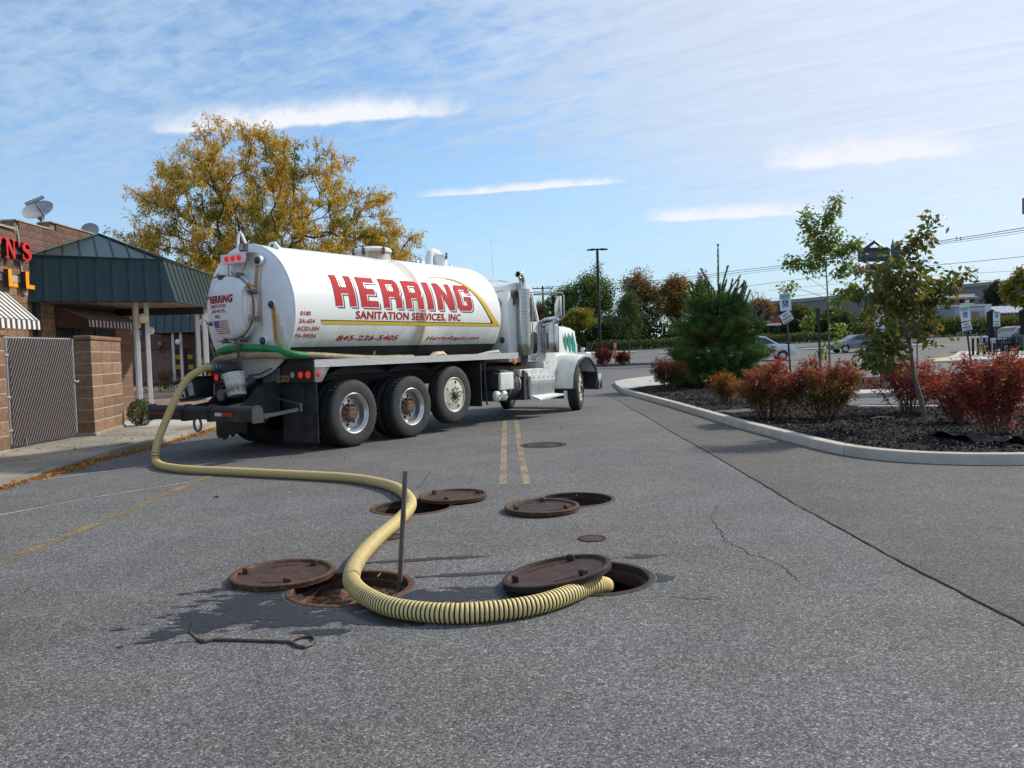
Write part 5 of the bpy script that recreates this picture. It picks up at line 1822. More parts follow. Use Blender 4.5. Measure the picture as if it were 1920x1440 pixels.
mb.tube([(5.22, -1.07, 1.34), (5.22, -1.07, 1.20), (5.20, -1.05, 1.10), (5.12, -0.98, 1.04), (4.95, -0.85, 1.03), (4.6, -0.62, 1.06), (4.3, -0.52, 1.08)], [0.072, 0.072, 0.078, 0.082, 0.082, 0.08, 0.07], 16)
mb.build('exhaust_elbow', rustp_m, st)
mb = MB()
mb.cbox((4.98, -0.98, 2.60), 0.16, 0.05, 0.12)
mb.cbox((4.98, -1.0, 2.47), 0.05, 0.05, 0.16)
mb.build('stack_bracket', rustp_m, st)
# air cleaner
mb = MB()
AM = Matrix.Translation((6.20, -1.14, 0))
mb.lathe([(0.10, 1.355), (0.165, 1.365), (0.172, 1.39), (0.172, 1.60)], 32, AM, caps=False)
mb.lathe([(0.172, 1.60), (0.178, 1.602), (0.178, 1.618), (0.172, 1.62), (0.172, 1.86), (0.184, 1.865), (0.184, 1.915), (0.172, 1.92), (0.172, 1.97), (0.15, 2.0), (0.08, 2.02), (0.0, 2.02)], 32, AM, caps=False)
ac = mb.build('air_cleaner', chrome_m, truck, sharp=35)
mb = MB()
mb.tube([(6.05, -1.0, 1.95), (6.0, -1.02, 2.05), (6.08, -1.08, 2.10), (6.30, -1.2, 2.13)], 0.035, 10)
mb.cbox((6.02, -1.02, 1.66), 0.06, 0.10, 0.5)
mb.build('intake_arm', alu_m, ac)
# mirrors
mb = MB()
mb.tube([(5.72, -1.0, 2.68), (5.95, -1.25, 2.68), (6.20, -1.45, 2.66), (6.22, -1.48, 2.60), (6.22, -1.48, 2.16), (6.17, -1.42, 2.10), (6.0, -1.05, 2.08)], 0.014, 8)
mb.tube([(5.72, -1.0, 2.62), (6.12, -1.38, 2.62)], 0.010, 6)
mr = mb.build('mirror', alu_m, truck)
MM = Matrix.Translation((6.12, -1.38, 2.37)) @ Matrix.Rotation(math.radians(-14), 4, 'Z')
mb = MB()
mb.box(-0.02, 0.05, -0.085, 0.085, -0.22, 0.22, MM)
mb.build('mirror_case', alu_m, mr, bevel=0.02, seg=2)
mb = MB()
mb.box(-0.026, -0.021, -0.070, 0.070, -0.20, 0.20, MM)
mb.build('mirror_glass', pm('mirror_glass_face', (0.35, 0.38, 0.38), 0.03, 1.0), mr)
mb = MB()
mb.sphere((0, 0, 0), 0.088, 20, 12, (0.45, 1, 1))
rm = mb.build('convex_mirror', chrome_m, mr)
rm.location = (6.08, -1.36, 2.06)
rm.rotation_euler = (0, 0, math.radians(-10))
# hood
mb = MB()
def hood_sec(a, wt, wb, zt, zb):
 return [(a, -wb, zb), (a, -wb * 1.0, zb + (zt - zb) * 0.55), (a, -wt, zt - 0.10), (a, -wt * 0.80, zt - 0.015), (a, 0, zt + 0.02), (a, wt * 0.80, zt - 0.015), (a, wt, zt - 0.10), (a, wb, zb + (zt - zb) * 0.55), (a, wb, zb)]
secs = [hood_sec(6.06, 0.78, 0.84, 2.04, 1.0), hood_sec(6.5, 0.76, 0.82, 2.035, 1.0), hood_sec(7.3, 0.71, 0.75, 2.01, 1.0), hood_sec(7.95, 0.66, 0.70, 1.975, 1.0), hood_sec(8.16, 0.64, 0.69, 1.955, 1.0), hood_sec(8.22, 0.60, 0.67, 1.90, 1.02)]
vs = [q for s_ in secs for q in s_]
fs = []
for i in range(len(secs) - 1):
 for j in range(8):
  fs.append((i * 9 + j, i * 9 + j + 1, (i + 1) * 9 + j + 1, (i + 1) * 9 + j))
fs.append(tuple(reversed(range(9)))); fs.append(tuple((len(secs) - 1) * 9 + j for j in range(9)))
mb.add(vs, fs)
hood = mb.build('hood', cab_m, truck, sharp=50)
mb = MB()
mb.box(8.225, 8.27, -0.60, 0.60, 1.0, 1.87)
mb.build('grille', chrome_m, hood, bevel=0.02)
def hood_pt(a, z):          # right face of the hood
 w = 0.84 - (a - 6.06) / (8.22 - 6.06) * 0.15
 return (a, -(w + 0.006), z)
# jagged teal brush marks and a small round badge
TE = [[(7.03, 1.62), (7.09, 1.80), (7.10, 1.86), (7.13, 1.78), (7.17, 1.70), (7.21, 1.62), (7.20, 1.48), (7.17, 1.36), (7.13, 1.42), (7.06, 1.52)],
  [(7.22, 1.68), (7.27, 1.83), (7.29, 1.88), (7.32, 1.78), (7.37, 1.72), (7.43, 1.60), (7.44, 1.46), (7.41, 1.32), (7.36, 1.38), (7.30, 1.48), (7.24, 1.56)],
  [(7.46, 1.72), (7.50, 1.82), (7.53, 1.87), (7.57, 1.78), (7.64, 1.66), (7.70, 1.52), (7.71, 1.40), (7.67, 1.30), (7.61, 1.42), (7.54, 1.34), (7.51, 1.50)]]
for pl_ in TE:
 p, f = ring_poly(pl_)
 mb = MB()
 mb.add([hood_pt(7.44 + (x - 7.03) * 0.95, z) for x, z in p], f)
 mb.build('teal_mark', TEAL, hood, sharp=0)
mb = MB()
mb.lathe([(0.0, -0.002), (0.042, 0.0), (0.045, 0.012)], 16, Matrix.Translation((7.66, -0.742, 1.64)) @ LY, caps=False)
mb.build('badge', red_off, hood)
# front fender: arch shell with dark rubber lip
arch = [(6.85, 0.545), (6.87, 0.70), (6.905, 0.85), (7.0, 1.02), (7.185, 1.18), (7.40, 1.255), (7.63, 1.235), (7.83, 1.12), (7.99, 0.95), (8.04, 0.80), (8.05, 0.66)]
arch_in = [(a - (a - 7.25) * 0.055 + (0.0), z - 0.028) for a, z in arch]
for sgn in (-1, 1):
 mb = MB()
 vs, fs = [], []
 bs = [0.66, 0.95, 1.17, 1.285]
 zd = [0.10, 0.085, 0.05, 0.0]
 n = len(arch)
 for (a, z) in arch:
  for b, d in zip(bs, zd):
   kz = min(1, max(0, (z - .85) / .25))
   vs.append((a - (0.05 * d / .1 if a < 7.2 else 0), sgn * b, z + d * kz))
 for i in range(n - 1):
  for j in range(3):
   fs.append((i * 4 + j, i * 4 + j + 1, (i + 1) * 4 + j + 1, (i + 1) * 4 + j))
 mb.add(vs, fs)
 o = len(mb.v)
 vs2 = [(x + (0.022 if x < 7.1 else (-0.02 if x > 7.85 else 0)), y, z - 0.022) for x, y, z in vs]
 mb.add(vs2, [tuple(reversed(f)) for f in fs])
 for i in range(n - 1):
  for j in (0, 3):
   mb.f.append((i * 4 + j, (i + 1) * 4 + j, o + (i + 1) * 4 + j, o + i * 4 + j)); mb.m.append(0)
 for i in (0, n - 1):
  for j in range(3):
   mb.f.append((i * 4 + j, i * 4 + j + 1, o + i * 4 + j + 1, o + i * 4 + j)); mb.m.append(0)
 fd = mb.build('fender', cab_m, truck, sharp=45)
 mb = MB()
 lip = [(a + (0.03 if a < 7.1 else (-0.02 if a > 7.8 else 0)), sgn * 1.295, z - 0.022) for a, z in arch]
 mb.tube(lip, 0.030, 8)
 mb.build('rubber_lip', pm('lip_rubber', (0.05, 0.052, 0.055), 0.45), fd)
 mb = MB()
 mb.box(7.99, 8.01, min(sgn * .75, sgn * 1.27), max(sgn * .75, sgn * 1.27), 0.52, 0.98)
 mb.build('splash_guard', dusty_m, fd, bevel=0.006)
 mb = MB()
 mb.box(6.88, 6.90, min(sgn * .70, sgn * 1.02), max(sgn * .70, sgn * 1.02), 0.30, 0.56)
 mb.build('splash_guard', dusty_m, fd, bevel=0.006)
mb = MB()
mb.prism([(6.245, 0.62), (6.80, 0.62), (6.86, 1.0), (6.98, 1.22), (6.6, 1.5), (6.245, 1.5)], -0.86, -0.70, MB_bz)
mb.build('cowl_side', cab_m, truck)
mb = MB()
mb.box(8.42, 8.58, -1.15, 1.15, 0.42, 0.82)
mb.build('front_bumper', chrome_m, truck, bevel=0.03, seg=2)
mb = MB()
mb.box(7.98, 8.25, -1.05, -0.72, 1.13, 1.34)
hl = mb.build('headlamp', pm('lamp_pod', (0.66, 0.66, 0.64), 0.3, 0.5), truck, bevel=0.04, seg=3)
mb = MB()
mb.sphere((8.30, -0.78, 1.40), 0.06, 14, 8)
mb.build('lamp_finial', chrome_m, hl)
mb = MB()
mb.box(7.98, 8.25, 0.72, 1.05, 1.13, 1.34)
mb.build('headlamp', pm('lamp_pod', (0.66, 0.66, 0.64), 0.3, 0.5), truck, bevel=0.04, seg=3)
mb = MB()
mb.box(5.8, 7.8, -0.36, 0.36, 0.62, 1.3)
mb.build('engine', black_m, truck)
# ---- things hung on the truck
r = thing('hose', 'green corrugated hose looped across the back of the tank truck above the tan hose', 'hose', TP(-1.2, 0.2, 1.45), TA)
path = [(-1.02, -1.05, 1.475), (-1.10, -0.80, 1.545), (-1.22, -0.50, 1.592), (-1.33, -0.15, 1.60), (-1.36, 0.15, 1.575), (-1.28, 0.36, 1.535), (-1.10, 0.48, 1.50), (-0.80, 0.75, 1.46), (-0.2, 1.08, 1.45), (1.0, 1.13, 1.45)]
path = [(1.3, -1.06, 1.37), (0.6, -1.07, 1.375), (0.1, -1.09, 1.40), (-0.45, -1.10, 1.43)] + path
Mi = wm(r).inverted()
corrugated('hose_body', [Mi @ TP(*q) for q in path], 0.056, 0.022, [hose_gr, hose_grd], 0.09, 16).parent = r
r = thing('hose', 'tan corrugated hose looped behind the tank just below the green one', 'hose', TP(-1.2, 0.2, 1.4), TA)
path = [(1.5, -1.15, 1.368), (0.8, -1.16, 1.370), (0.3, -1.17, 1.385), (-0.2, -1.18, 1.415), (-0.75, -1.12, 1.455), (-1.10, -0.85, 1.468), (-1.26, -0.5, 1.482), (-1.36, -0.1, 1.475), (-1.39, 0.2, 1.445), (-1.31, 0.42, 1.40), (-1.12, 0.52, 1.37), (-0.8, 0.78, 1.41), (-0.2, 1.18, 1.44), (1.0, 1.2, 1.44)]
Mi = wm(r).inverted()
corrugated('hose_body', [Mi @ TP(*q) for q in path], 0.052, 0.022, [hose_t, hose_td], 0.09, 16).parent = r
r = thing('strap', 'worn brown leather strap over the green and tan hoses holding the bucket', 'strap', TP(-1.45, -0.3, 1.3), TA)
Mi = wm(r).inverted()
mb = MB()
sp_ = [(-1.30, -0.24, 1.66), (-1.40, -0.25, 1.665), (-1.435, -0.28, 1.58), (-1.44, -0.31, 1.48), (-1.44, -0.34, 1.36), (-1.44, -0.36, 1.30)]
vs, fs = [], []
for i, q in enumerate(sp_):
 w_ = 0.030 + 0.006 * (i % 2)
 for da, db in ((0.0, -w_), (-0.012, 0), (0.0, w_), (0.010, 0)):
  vs.append(Mi @ TP(q[0] + da, q[1] + db, q[2]))
for i in range(len(sp_) - 1):
 for j in range(4):
  fs.append((i * 4 + j, i * 4 + (j + 1) % 4, (i + 1) * 4 + (j + 1) % 4, (i + 1) * 4 + j))
fs.append((3, 2, 1, 0)); fs.append(tuple(len(vs) - 4 + j for j in range(4)))
mb.add(vs, fs)
mb.build('strap_band', pm('worn_leather', (0.11, 0.080, 0.062), 0.85, col2=(0.055, 0.038, 0.028), scale=20, bump=(50, 0.6, 0.006)), r)
buc = stained_white('bucket_plastic', (0.70, 0.69, 0.66), grime=False)
bt, tq = newmat('dirty_bucket')
pp = tq.coord()
zz = tq.sep(pp)[2]
nn = tq.noise(pp, 55, 7, 0.75)
msk = tq.ss(tq.math('ADD', nn, tq.math('MULTIPLY', tq.ss(tq.math('ABSOLUTE', tq.math('SUBTRACT', zz, 0.10)), 0.0, 0.14, 1, 0), 0.18)), 0.58, 0.70)
tq.out(tq.mix(msk, (0.64, 0.63, 0.60), (0.10, 0.085, 0.065)), 0.5)
r = thing('bucket', 'dirty white plastic bucket hanging by its wire handle behind the tank truck', 'bucket', TP(-1.46, -0.26, 0.895), TA)
r.rotation_euler = (math.radians(-14), math.radians(3), TA)
mb = MB()
mb.lathe([(0.0, 0.0), (0.128, 0.0), (0.134, 0.008), (0.148, 0.24), (0.160, 0.24), (0.160, 0.255), (0.149, 0.256), (0.150, 0.275), (0.162, 0.276), (0.162, 0.292), (0.151, 0.293), (0.152, 0.315), (0.164, 0.316), (0.164, 0.338), (0.150, 0.340), (0.140, 0.33), (0.122, 0.02), (0.0, 0.016)], 32, caps=False)
mb.build('pail', bt, r, sharp=40)
mb = MB()
mb.tube([(0, -0.165, 0.30), (0, -0.15, 0.40), (0, -0.06, 0.50), (0, -0.0, 0.52), (0, 0.06, 0.50), (0, 0.15, 0.40), (0, 0.165, 0.30)], 0.0045, 6)
mb.build('handle', dgrey_m, r)
r = thing('container', 'black plastic tub with a white printed label, beside the hose coupling behind the truck', 'plastic tub', TP(-1.40, 0.80, 0.83), TA)
r.rotation_euler = (math.radians(-10), 0, TA)
mb = MB()
mb.add([(-0.16, -0.22, 0), (0.16, -0.22, 0), (0.16, 0.22, 0), (-0.16, 0.22, 0), (-0.19, -0.25, 0.30), (0.19, -0.25, 0.30), (0.19, 0.25, 0.30), (-0.19, 0.25, 0.30)],
  [(3, 2, 1, 0), (4, 5, 6, 7), (0, 1, 5, 4), (1, 2, 6, 5), (2, 3, 7, 6), (3, 0, 4, 7)])
mb.box(-0.20, 0.20, -0.26, 0.26, 0.301, 0.33)
mb.build('tub', black_m, r, bevel=0.02, seg=2)
lab_m = pm('paper_label', (0.55, 0.58, 0.62), 0.5)
mb = MB()
def tubp(y, z): return (-0.163 - 0.03 * z / 0.3 - 0.004, y, z)
mb.add([tubp(0.02, 0.05), tubp(0.225, 0.05), tubp(0.235, 0.27), tubp(0.02, 0.27)], [(0, 1, 2, 3)])
lb = mb.build('label', lab_m, r, sharp=0)
mb = MB()
mb.add([tubp(-0.20, 0.05), tubp(-0.07, 0.05), tubp(-0.07, 0.25), tubp(-0.215, 0.25)], [(0, 1, 2, 3)])
mb.build('label', pm('blue_grey_label', (0.30, 0.36, 0.42), 0.5), r, sharp=0)
mb = MB()
def tubq(y, z): q = tubp(y, z); return (q[0] - 0.002, q[1], q[2])
for (y0, y1, z0, z1) in [(0.16, 0.21, 0.235, 0.255), (0.10, 0.13, 0.225, 0.26), (0.13, 0.21, 0.20, 0.206), (0.13, 0.21, 0.185, 0.191), (0.13, 0.20, 0.17, 0.176), (0.13, 0.21, 0.155, 0.161), (0.075, 0.085, 0.10, 0.22), (0.05, 0.115, 0.06, 0.10), (-0.12, -0.09, 0.17, 0.20)]:
 mb.add([tubq(y0, z0), tubq(y1, z0), tubq(y1, z1), tubq(y0, z1)], [(0, 1, 2, 3)])
mb.build('label_print', BLK_L, lb, sharp=0)
# ---- the long yellow hose from the truck to the near right manhole
r = thing('suction_hose', 'long yellow corrugated suction hose snaking from the truck to the near right manhole', 'hose', at(661, 1085))
Mi = wm(r).inverted()
HZ = 0.052
pts = [TP(-1.53, 0.20, 1.32), TP(-1.66, 0.20, 1.318)]
for (u, v, a) in [(373, 695.6, -1.80), (355.6, 706.7, -1.93), (340, 726.7, -2.06), (325.6, 755.6, -2.20), (311, 789, -2.34), (297.8, 822, -2.46), (291.5, 848, -2.54)]:
 d = pixdir(u, v)
 nF = Vector((math.cos(TA), math.sin(TA), 0))
 k = (a - (Vector((0, 0, HC)) - TO).dot(nF)) / d.dot(nF)
 pts.append(Vector((0, 0, HC)) + d * k)
for (u, v) in [(292, 863), (299, 871), (316, 876), (355, 880.5), (430, 884), (560, 890.5), (640, 895), (690, 901), (736, 912), (763, 929), (770, 947), (752, 971), (704, 1013), (670, 1052), (659, 1084), (668, 1103), (690, 1120), (733, 1138), (790, 1147), (850, 1150), (910, 1147), (970, 1140), (1020, 1130), (1065, 1115)]:
 pts.append(at(u, v, HZ))
pts += [at(1098, 1101, 0.045), at(1122, 1097, 0.02), at(1134, 1098, -0.08), at(1138, 1098, -0.25), at(1138, 1098, -0.40)]
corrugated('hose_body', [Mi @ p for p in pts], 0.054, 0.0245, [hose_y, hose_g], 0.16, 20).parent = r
# ---- stick and lifting hook
woodm = pm('grey_wood', (0.16, 0.135, 0.105), 0.85, col2=(0.085, 0.07, 0.055), scale=6, stretch=(4, 4, 0.4), bump=(30, 0.5, 0.004))
b0, t0 = at(747, 1092, -0.10), None
b0 = at(748.5, 1088, 0.0) + Vector((0.002, 0.02, 0))
d = pixdir(760.6, 883)
k = (b0.y + 0.02) / d.y
t0 = Vector((0, 0, HC)) + d * k
dirn = (t0 - b0).normalized()
r = thing('wooden_stick', 'grey weathered round stick standing upright in the near left manhole', 'stick', b0)
mb = MB()
Ls = (t0 - b0).length
pp_ = [dirn * s for s in np.linspace(-0.125, Ls, 12)]
mb.tube(pp_, [0.0165 + 0.0012 * math.sin(i * 2.1) for i in range(12)], 12)
tag(mb.build('shaft', woodm, r))
toolm = pm('worn_tool_steel', (0.060, 0.050, 0.038), 0.6, 0.3, col2=(0.125, 0.080, 0.048), scale=12, bump=(50, 0.4, 0.003))
r = thing('lifting_hook', 'rusty steel manhole hook with a loop handle lying on the asphalt in front', 'manhole hook', at(450, 1203))
Mi = wm(r).inverted()
mb = MB()
zr = 0.0085
hk = [at(360, 1166, 0) , ]
q0 = at(366, 1199, zr)
dd = pixdir(361, 1166)
k = (q0.y + 0.03) / dd.y
tip = Vector((0, 0, HC)) + dd * k
mid = (tip + q0) / 2 + Vector((-0.022, 0, -0.01))
mb.tube([Mi @ p for p in [tip, tip.lerp(mid, .5) + Vector((-0.006, 0, 0)), mid, q0 + Vector((-0.006, 0, 0.018)), q0 + Vector((0.012, 0, 0.0)), at(385, 1203, zr), at(400, 1199, zr), at(450, 1200, zr), at(545, 1203, zr)]],
  [0.004, 0.007, 0.009, 0.010, 0.010, 0.009, 0.008, 0.008, 0.008], 10)
mb.build('rod', toolm, r)
mb = MB()
mb.tube([Mi @ at(u, v, zr) for u, v in [(543, 1203), (552, 1198), (566, 1195), (578, 1193), (587, 1194), (590, 1201), (583, 1209), (572, 1213), (560, 1212), (552, 1208)]], 0.0082, 10, closed=True)
mb.build('loop_handle', toolm, r)
# ================================================================== pavement and buildings on the left
KS = 0.9154
KM = Matrix.Translation((0, 0, 0.12)) @ Matrix.Scale(KS, 4)
def kb(mb):
 mb.v = [tuple(KM @ Vector(p)) for p in mb.v]
 return mb
def kpt(x, y, z):
 return KM @ Vector((x, y, z))
paver = pm('brick_pavers', (0.22, 0.135, 0.10), 0.9, col2=(0.30, 0.21, 0.15), scale=5, bump=(12, 0.3, 0.01))
plaza = sheet('plaza', [(-6.5, 15.0), (-6.7, 24), (-7.0, 60), (-60, 60), (-60, 15.0)], paver, 0.112)
tag(plaza, kind='structure')
lw = sheet('light_walk', [(-6.42, 16.6), (-6.55, 24.0), (-9.6, 20.9), (-8.25, 16.75)], conc_l, 0.118)
tag(lw, kind='structure')
def curb_h(p):
 t_ = min(max((p.y - 9.6) / 3.6, 0), 1)
 return 0.02 + 0.10 * t_ * t_ * (3 - 2 * t_)
cl = [Vector((-6.08, 2, 0)), at(0, 913.5), at(47, 901), at(100, 886), at(137, 875.5), at(219, 853), at(284, 842), at(340, 824), at(404, 804), Vector((-6.35, 24, 0)), Vector((-6.6, 40, 0))]
kerb(cl, 0.12, 0.20, 2.7, conc_d, 1, curb_h, 'kerb')
sw = tag(holder('sidewalk'), kind='structure')
edges = [4.0, 5.5, 7.0, 8.5, 10.0, 11.45, 12.9, 14.5, 16.7]
for y0, y1 in zip(edges[:-1], edges[1:]):
 xr0, xr1 = -6.33 - 0.004 * y0, -6.33 - 0.004 * y1
 for x0, x1 in ((-7.75, None),):
  h0, h1 = curb_h(Vector((0, y0, 0))), curb_h(Vector((0, y1, 0)))
  mb = MB()
  g = 0.006
  n = 5
  vs, fs = [], []
  for (yy, hf) in ((y0 + g, h0), (y1 - g, h1)):
   for i in range(n):
    f = i / (n - 1)
    xx = (xr0 if yy < (y0 + y1) / 2 else xr1) * (1 - f) + (-8.5) * f
    vs.append((xx, yy, hf + (0.118 - hf) * min(1, f * 1.8)))
  b = len(vs)
  vs += [(p[0], p[1], -0.1) for p in vs]
  for i in range(n - 1):
   fs.append((i, i + 1, n + i + 1, n + i))
   fs.append((i, b + i, b + i + 1, i + 1)); fs.append((n + i, n + i + 1, b + n + i + 1, b + n + i))
  fs += [(0, n, b + n, b), (n - 1, b + n - 1, b + 2 * n - 1, 2 * n - 1)]
  mb.add(vs, fs)
  mb.build('slab', conc_d, sw, sharp=30)
yard = sheet('yard', [(-8.45, 3), (-8.45, 14.99), (-14, 14.99), (-14, 3)], conc_d, 0.110)
tag(yard, kind='structure')
# ---- split-faced block
def block_mat(name, c1, c2, c3, eff=0.0):
 m, t = newmat(name)
 p = t.coord()
 r = t.n('ShaderNodeObjectInfo').outputs['Random']
 pp = t.vm('ADD', p, t.comb(t.math('MULTIPLY', r, 31.0), t.math('MULTIPLY', r, 17.0), 0.0))
 c = t.mix(t.ss(t.noise(pp, 11, 6, 0.7), 0.35, 0.65), c1, c2)
 c = t.mix(t.math('MULTIPLY', t.ss(t.noise(pp, 45, 4, 0.7), 0.55, 0.7), 0.6), c, c3)
 if eff:
  c = t.mix(t.math('MULTIPLY', t.ss(t.noise(p, 2.2, 6, 0.7), 0.60, 0.68), eff), c, (0.50, 0.45, 0.38))
 k = t.math('MULTIPLY_ADD', r, 0.34, 0.82)
 c = t.mix(1.0, c, t.comb(k, k, k), 'MULTIPLY')
 t.out(c, 0.92, 0.0, t.bump(t.noise(pp, 32, 6, 0.7), 0.9, 0.02), 0.25)
 MATS[name] = m
 return m
blk_tan = block_mat('tan_block', (0.22, 0.130, 0.082), (0.275, 0.175, 0.112), (0.12, 0.072, 0.048), 0.15)
blk_red = block_mat('brown_block', (0.135, 0.075, 0.060), (0.175, 0.105, 0.083), (0.09, 0.052, 0.042), 0.45)
blk_pil = block_mat('pillar_block', (0.20, 0.112, 0.070), (0.27, 0.168, 0.108), (0.10, 0.058, 0.038), 0.12)
mortar = pm('mortar', (0.46, 0.41, 0.35), 0.95, col2=(0.36, 0.31, 0.26), scale=5)
mortar_d = pm('dark_mortar', (0.20, 0.14, 0.115), 0.95)
BLK = []
def block_mesh(w, h, d, rough, seed):
 """a block about its lower corner: width along y, height along z, face towards +x with split-face relief"""
 rr = random.Random(seed)
 mb = MB()
 ny, nz = 5, 3
 vs, fs = [], []
 for j in range(nz):
  for i in range(ny):
   e = i in (0, ny - 1) or j in (0, nz - 1)
   vs.append((d + (0 if e else rr.uniform(0.2, 1.0) * rough), w * i / (ny - 1), h * j / (nz - 1)))
 for j in range(nz - 1):
  for i in range(ny - 1):
   fs.append((j * ny + i, j * ny + i + 1, (j + 1) * ny + i + 1, (j + 1) * ny + i))
 b = len(vs)
 vs += [(0, 0, 0), (0, w, 0), (0, w, h), (0, 0, h)]
 fs.append(tuple([i for i in reversed(range(ny))] + [b, b + 1]))
 fs.append(tuple([j * ny + ny - 1 for j in reversed(range(nz))] + [b + 1, b + 2]))
 fs.append(tuple([(nz - 1) * ny + i for i in range(ny)] + [b + 2, b + 3]))
 fs.append(tuple([j * ny for j in range(nz)] + [b + 3, b]))
 mb.add(vs, fs)
 o = mb.build('block', [blk_tan], None, sharp=25)
 me = o.data
 bpy.data.objects.remove(o)
 return me
def block_set(w, h, d, rough, mat, n=4):
 out = []
 for k in range(n):
  me = block_mesh(w, h, d, rough, k + int(w * 1000))
  me.materials.clear()
  me.materials.append(mat)
  out.append(me)
 return out
wallm, tq = newmat('wall_block_pattern')
pp = tq.coord()
bt_ = tq.n('ShaderNodeTexBrick')
tq.put(tq.mapping(pp, (1, 1, 1), (PI / 2, 0, PI / 2)), bt_.inputs['Vector'])
for k_, v_ in (('Color1', (0.16, 0.092, 0.062, 1)), ('Color2', (0.21, 0.128, 0.085, 1)), ('Mortar', (0.30, 0.25, 0.20, 1))):
 bt_.inputs[k_].default_value = v_
for k_, v_ in (('Scale', 1.0), ('Brick Width', 0.366), ('Row Height', 0.183), ('Mortar Size', 0.008)):
 bt_.inputs[k_].default_value = v_
tq.out(bt_.outputs['Color'], 0.9, 0, tq.bump(tq.noise(pp, 25, 5, .7), 0.5, 0.02))
# ---- the near building: wall with blocks, sign, parapet
bld = thing('store_building', 'brown split-block restaurant building at the left edge with a stepped parapet', 'building', kpt(-14.5, 24, 0))
Bi = wm(bld).inverted()
mb = MB()
mb.box(-14.75, -14.345, 4, 23.84, -0.2, 5.45)
mb.box(-14.75, -14.345, 23.84, 25.7, -0.2, 5.70)
mb.box(-14.75, -14.345, 25.7, 25.72, -0.2, 5.93)
mb.box(-14.75, -14.345, 25.72, 30.8, 2.72, 5.93)
mb.box(-14.75, -14.345, 29.6, 30.8, -0.2, 2.719)
mb.box(-40, -14.751, 4, 30.8, -0.2, 5.1)
kb(mb).build('wall', wallm, bld, True, sharp=30)
mb = MB()
for (y0, y1, z) in [(4, 23.84, 5.45), (23.84, 25.7, 5.70), (25.7, 30.8, 5.93)]:
 mb.box(-14.72, -14.27, y0, y1 - 0.003, z, z + 0.035)
kb(mb).build('parapet_cap', pm('cap_stone', (0.26, 0.20, 0.15), 0.9, col2=(0.42, 0.37, 0.30), scale=3), bld, True, sharp=30)
B_low = block_set(0.388 * KS, 0.190 * KS, 0.045 * KS, 0.010, blk_tan)
B_up = block_set(0.390 * KS, 0.191 * KS, 0.045 * KS, 0.003, blk_red)
B_up2 = block_set(0.195 * KS, 0.191 * KS, 0.045 * KS, 0.003, blk_red)
z = 1.5
row = 0
nb = 0
while z < 5.9:
 up = z > 4.28
 yend = 25.62 if z < 4.45 else 28.3
 if z > 4.0 and yend > 25: yend = 25.62 if z < 4.45 else 28.3
 y = 21.6 + (0.2 if row % 2 and not up else 0)
 top = lambda yy: 5.45 if yy < 23.8 else (5.70 if yy < 25.65 else 5.93)
 while y + 0.3 < yend:
  if z + 0.19 < top(y) + 0.01 and nb < 298:
   if y < 24.2 or z > 4.5 + max(0, (y - 24.4)) * 0.30 - 0.4 or z < 3.5:
    me = random.choice(B_up if up else B_low)
    o = link_mesh('block', me, bld)
    o.location = Bi @ kpt(-14.345, y + 0.005, z + 0.005)
    nb += 1
  y += 0.40
 z += 0.20
 row += 1
# window under the second awning
mb = MB()
mb.box(-14.45, -14.36, 25.74, 29.58, 0.9, 2.70)
kb(mb).build('shop_window', glass_m, bld, True)
brownf = pm('brown_fascia', (0.085, 0.042, 0.032), 0.7, col2=(0.11, 0.058, 0.045), scale=3)
mb = MB()
mb.box(-14.47, -14.355, 25.73, 29.59, 0.0, 0.899)
mb.box(-14.33, -14.28, 25.74, 29.59, 2.705, 3.34)
mb.box(-14.36, -14.26, 25.74, 29.59, 2.66, 2.72)
kb(mb).build('window_fascia', brownf, bld, True, sharp=30)
mb = MB()
for y in (26.9, 28.2):
 mb.box(-14.37, -14.33, y - 0.03, y + 0.03, 0.9, 2.66)
kb(mb).build('window_mullion', pm('dark_green_frame', (0.012, 0.030, 0.026), 0.5), bld, True)
green_m = pm('green_metal', (0.008, 0.028, 0.029), 0.42, col2=(0.010, 0.034, 0.036), scale=1.2, spec=0.5)
green_d = pm('green_seam', (0.0015, 0.005, 0.005), 0.6)
mb = MB()
mb.box(-14.28, -14.13, 24.42, 24.60, 0.0, 3.36)
kb(mb).build('downspout', pm('dark_green_pipe', (0.008, 0.024, 0.018), 0.5), bld, True, bevel=0.01)
mb = MB()
mb.tube([(-14.28, 23.86, 5.55), (-14.27, 23.90, 5.3), (-14.27, 23.95, 4.5), (-14.27, 24.02, 3.65)], 0.025, 8)
mb.tube([(-14.28, 23.88, 5.42), (-14.27, 23.2, 5.44), (-14.27, 22.0, 5.40)], 0.012, 6)
mb.cbox((-14.26, 24.03, 3.60), 0.09, 0.09, 0.10)
kb(mb).build('conduit', pm('pale_pipe', (0.50, 0.46, 0.40), 0.6), bld, True)
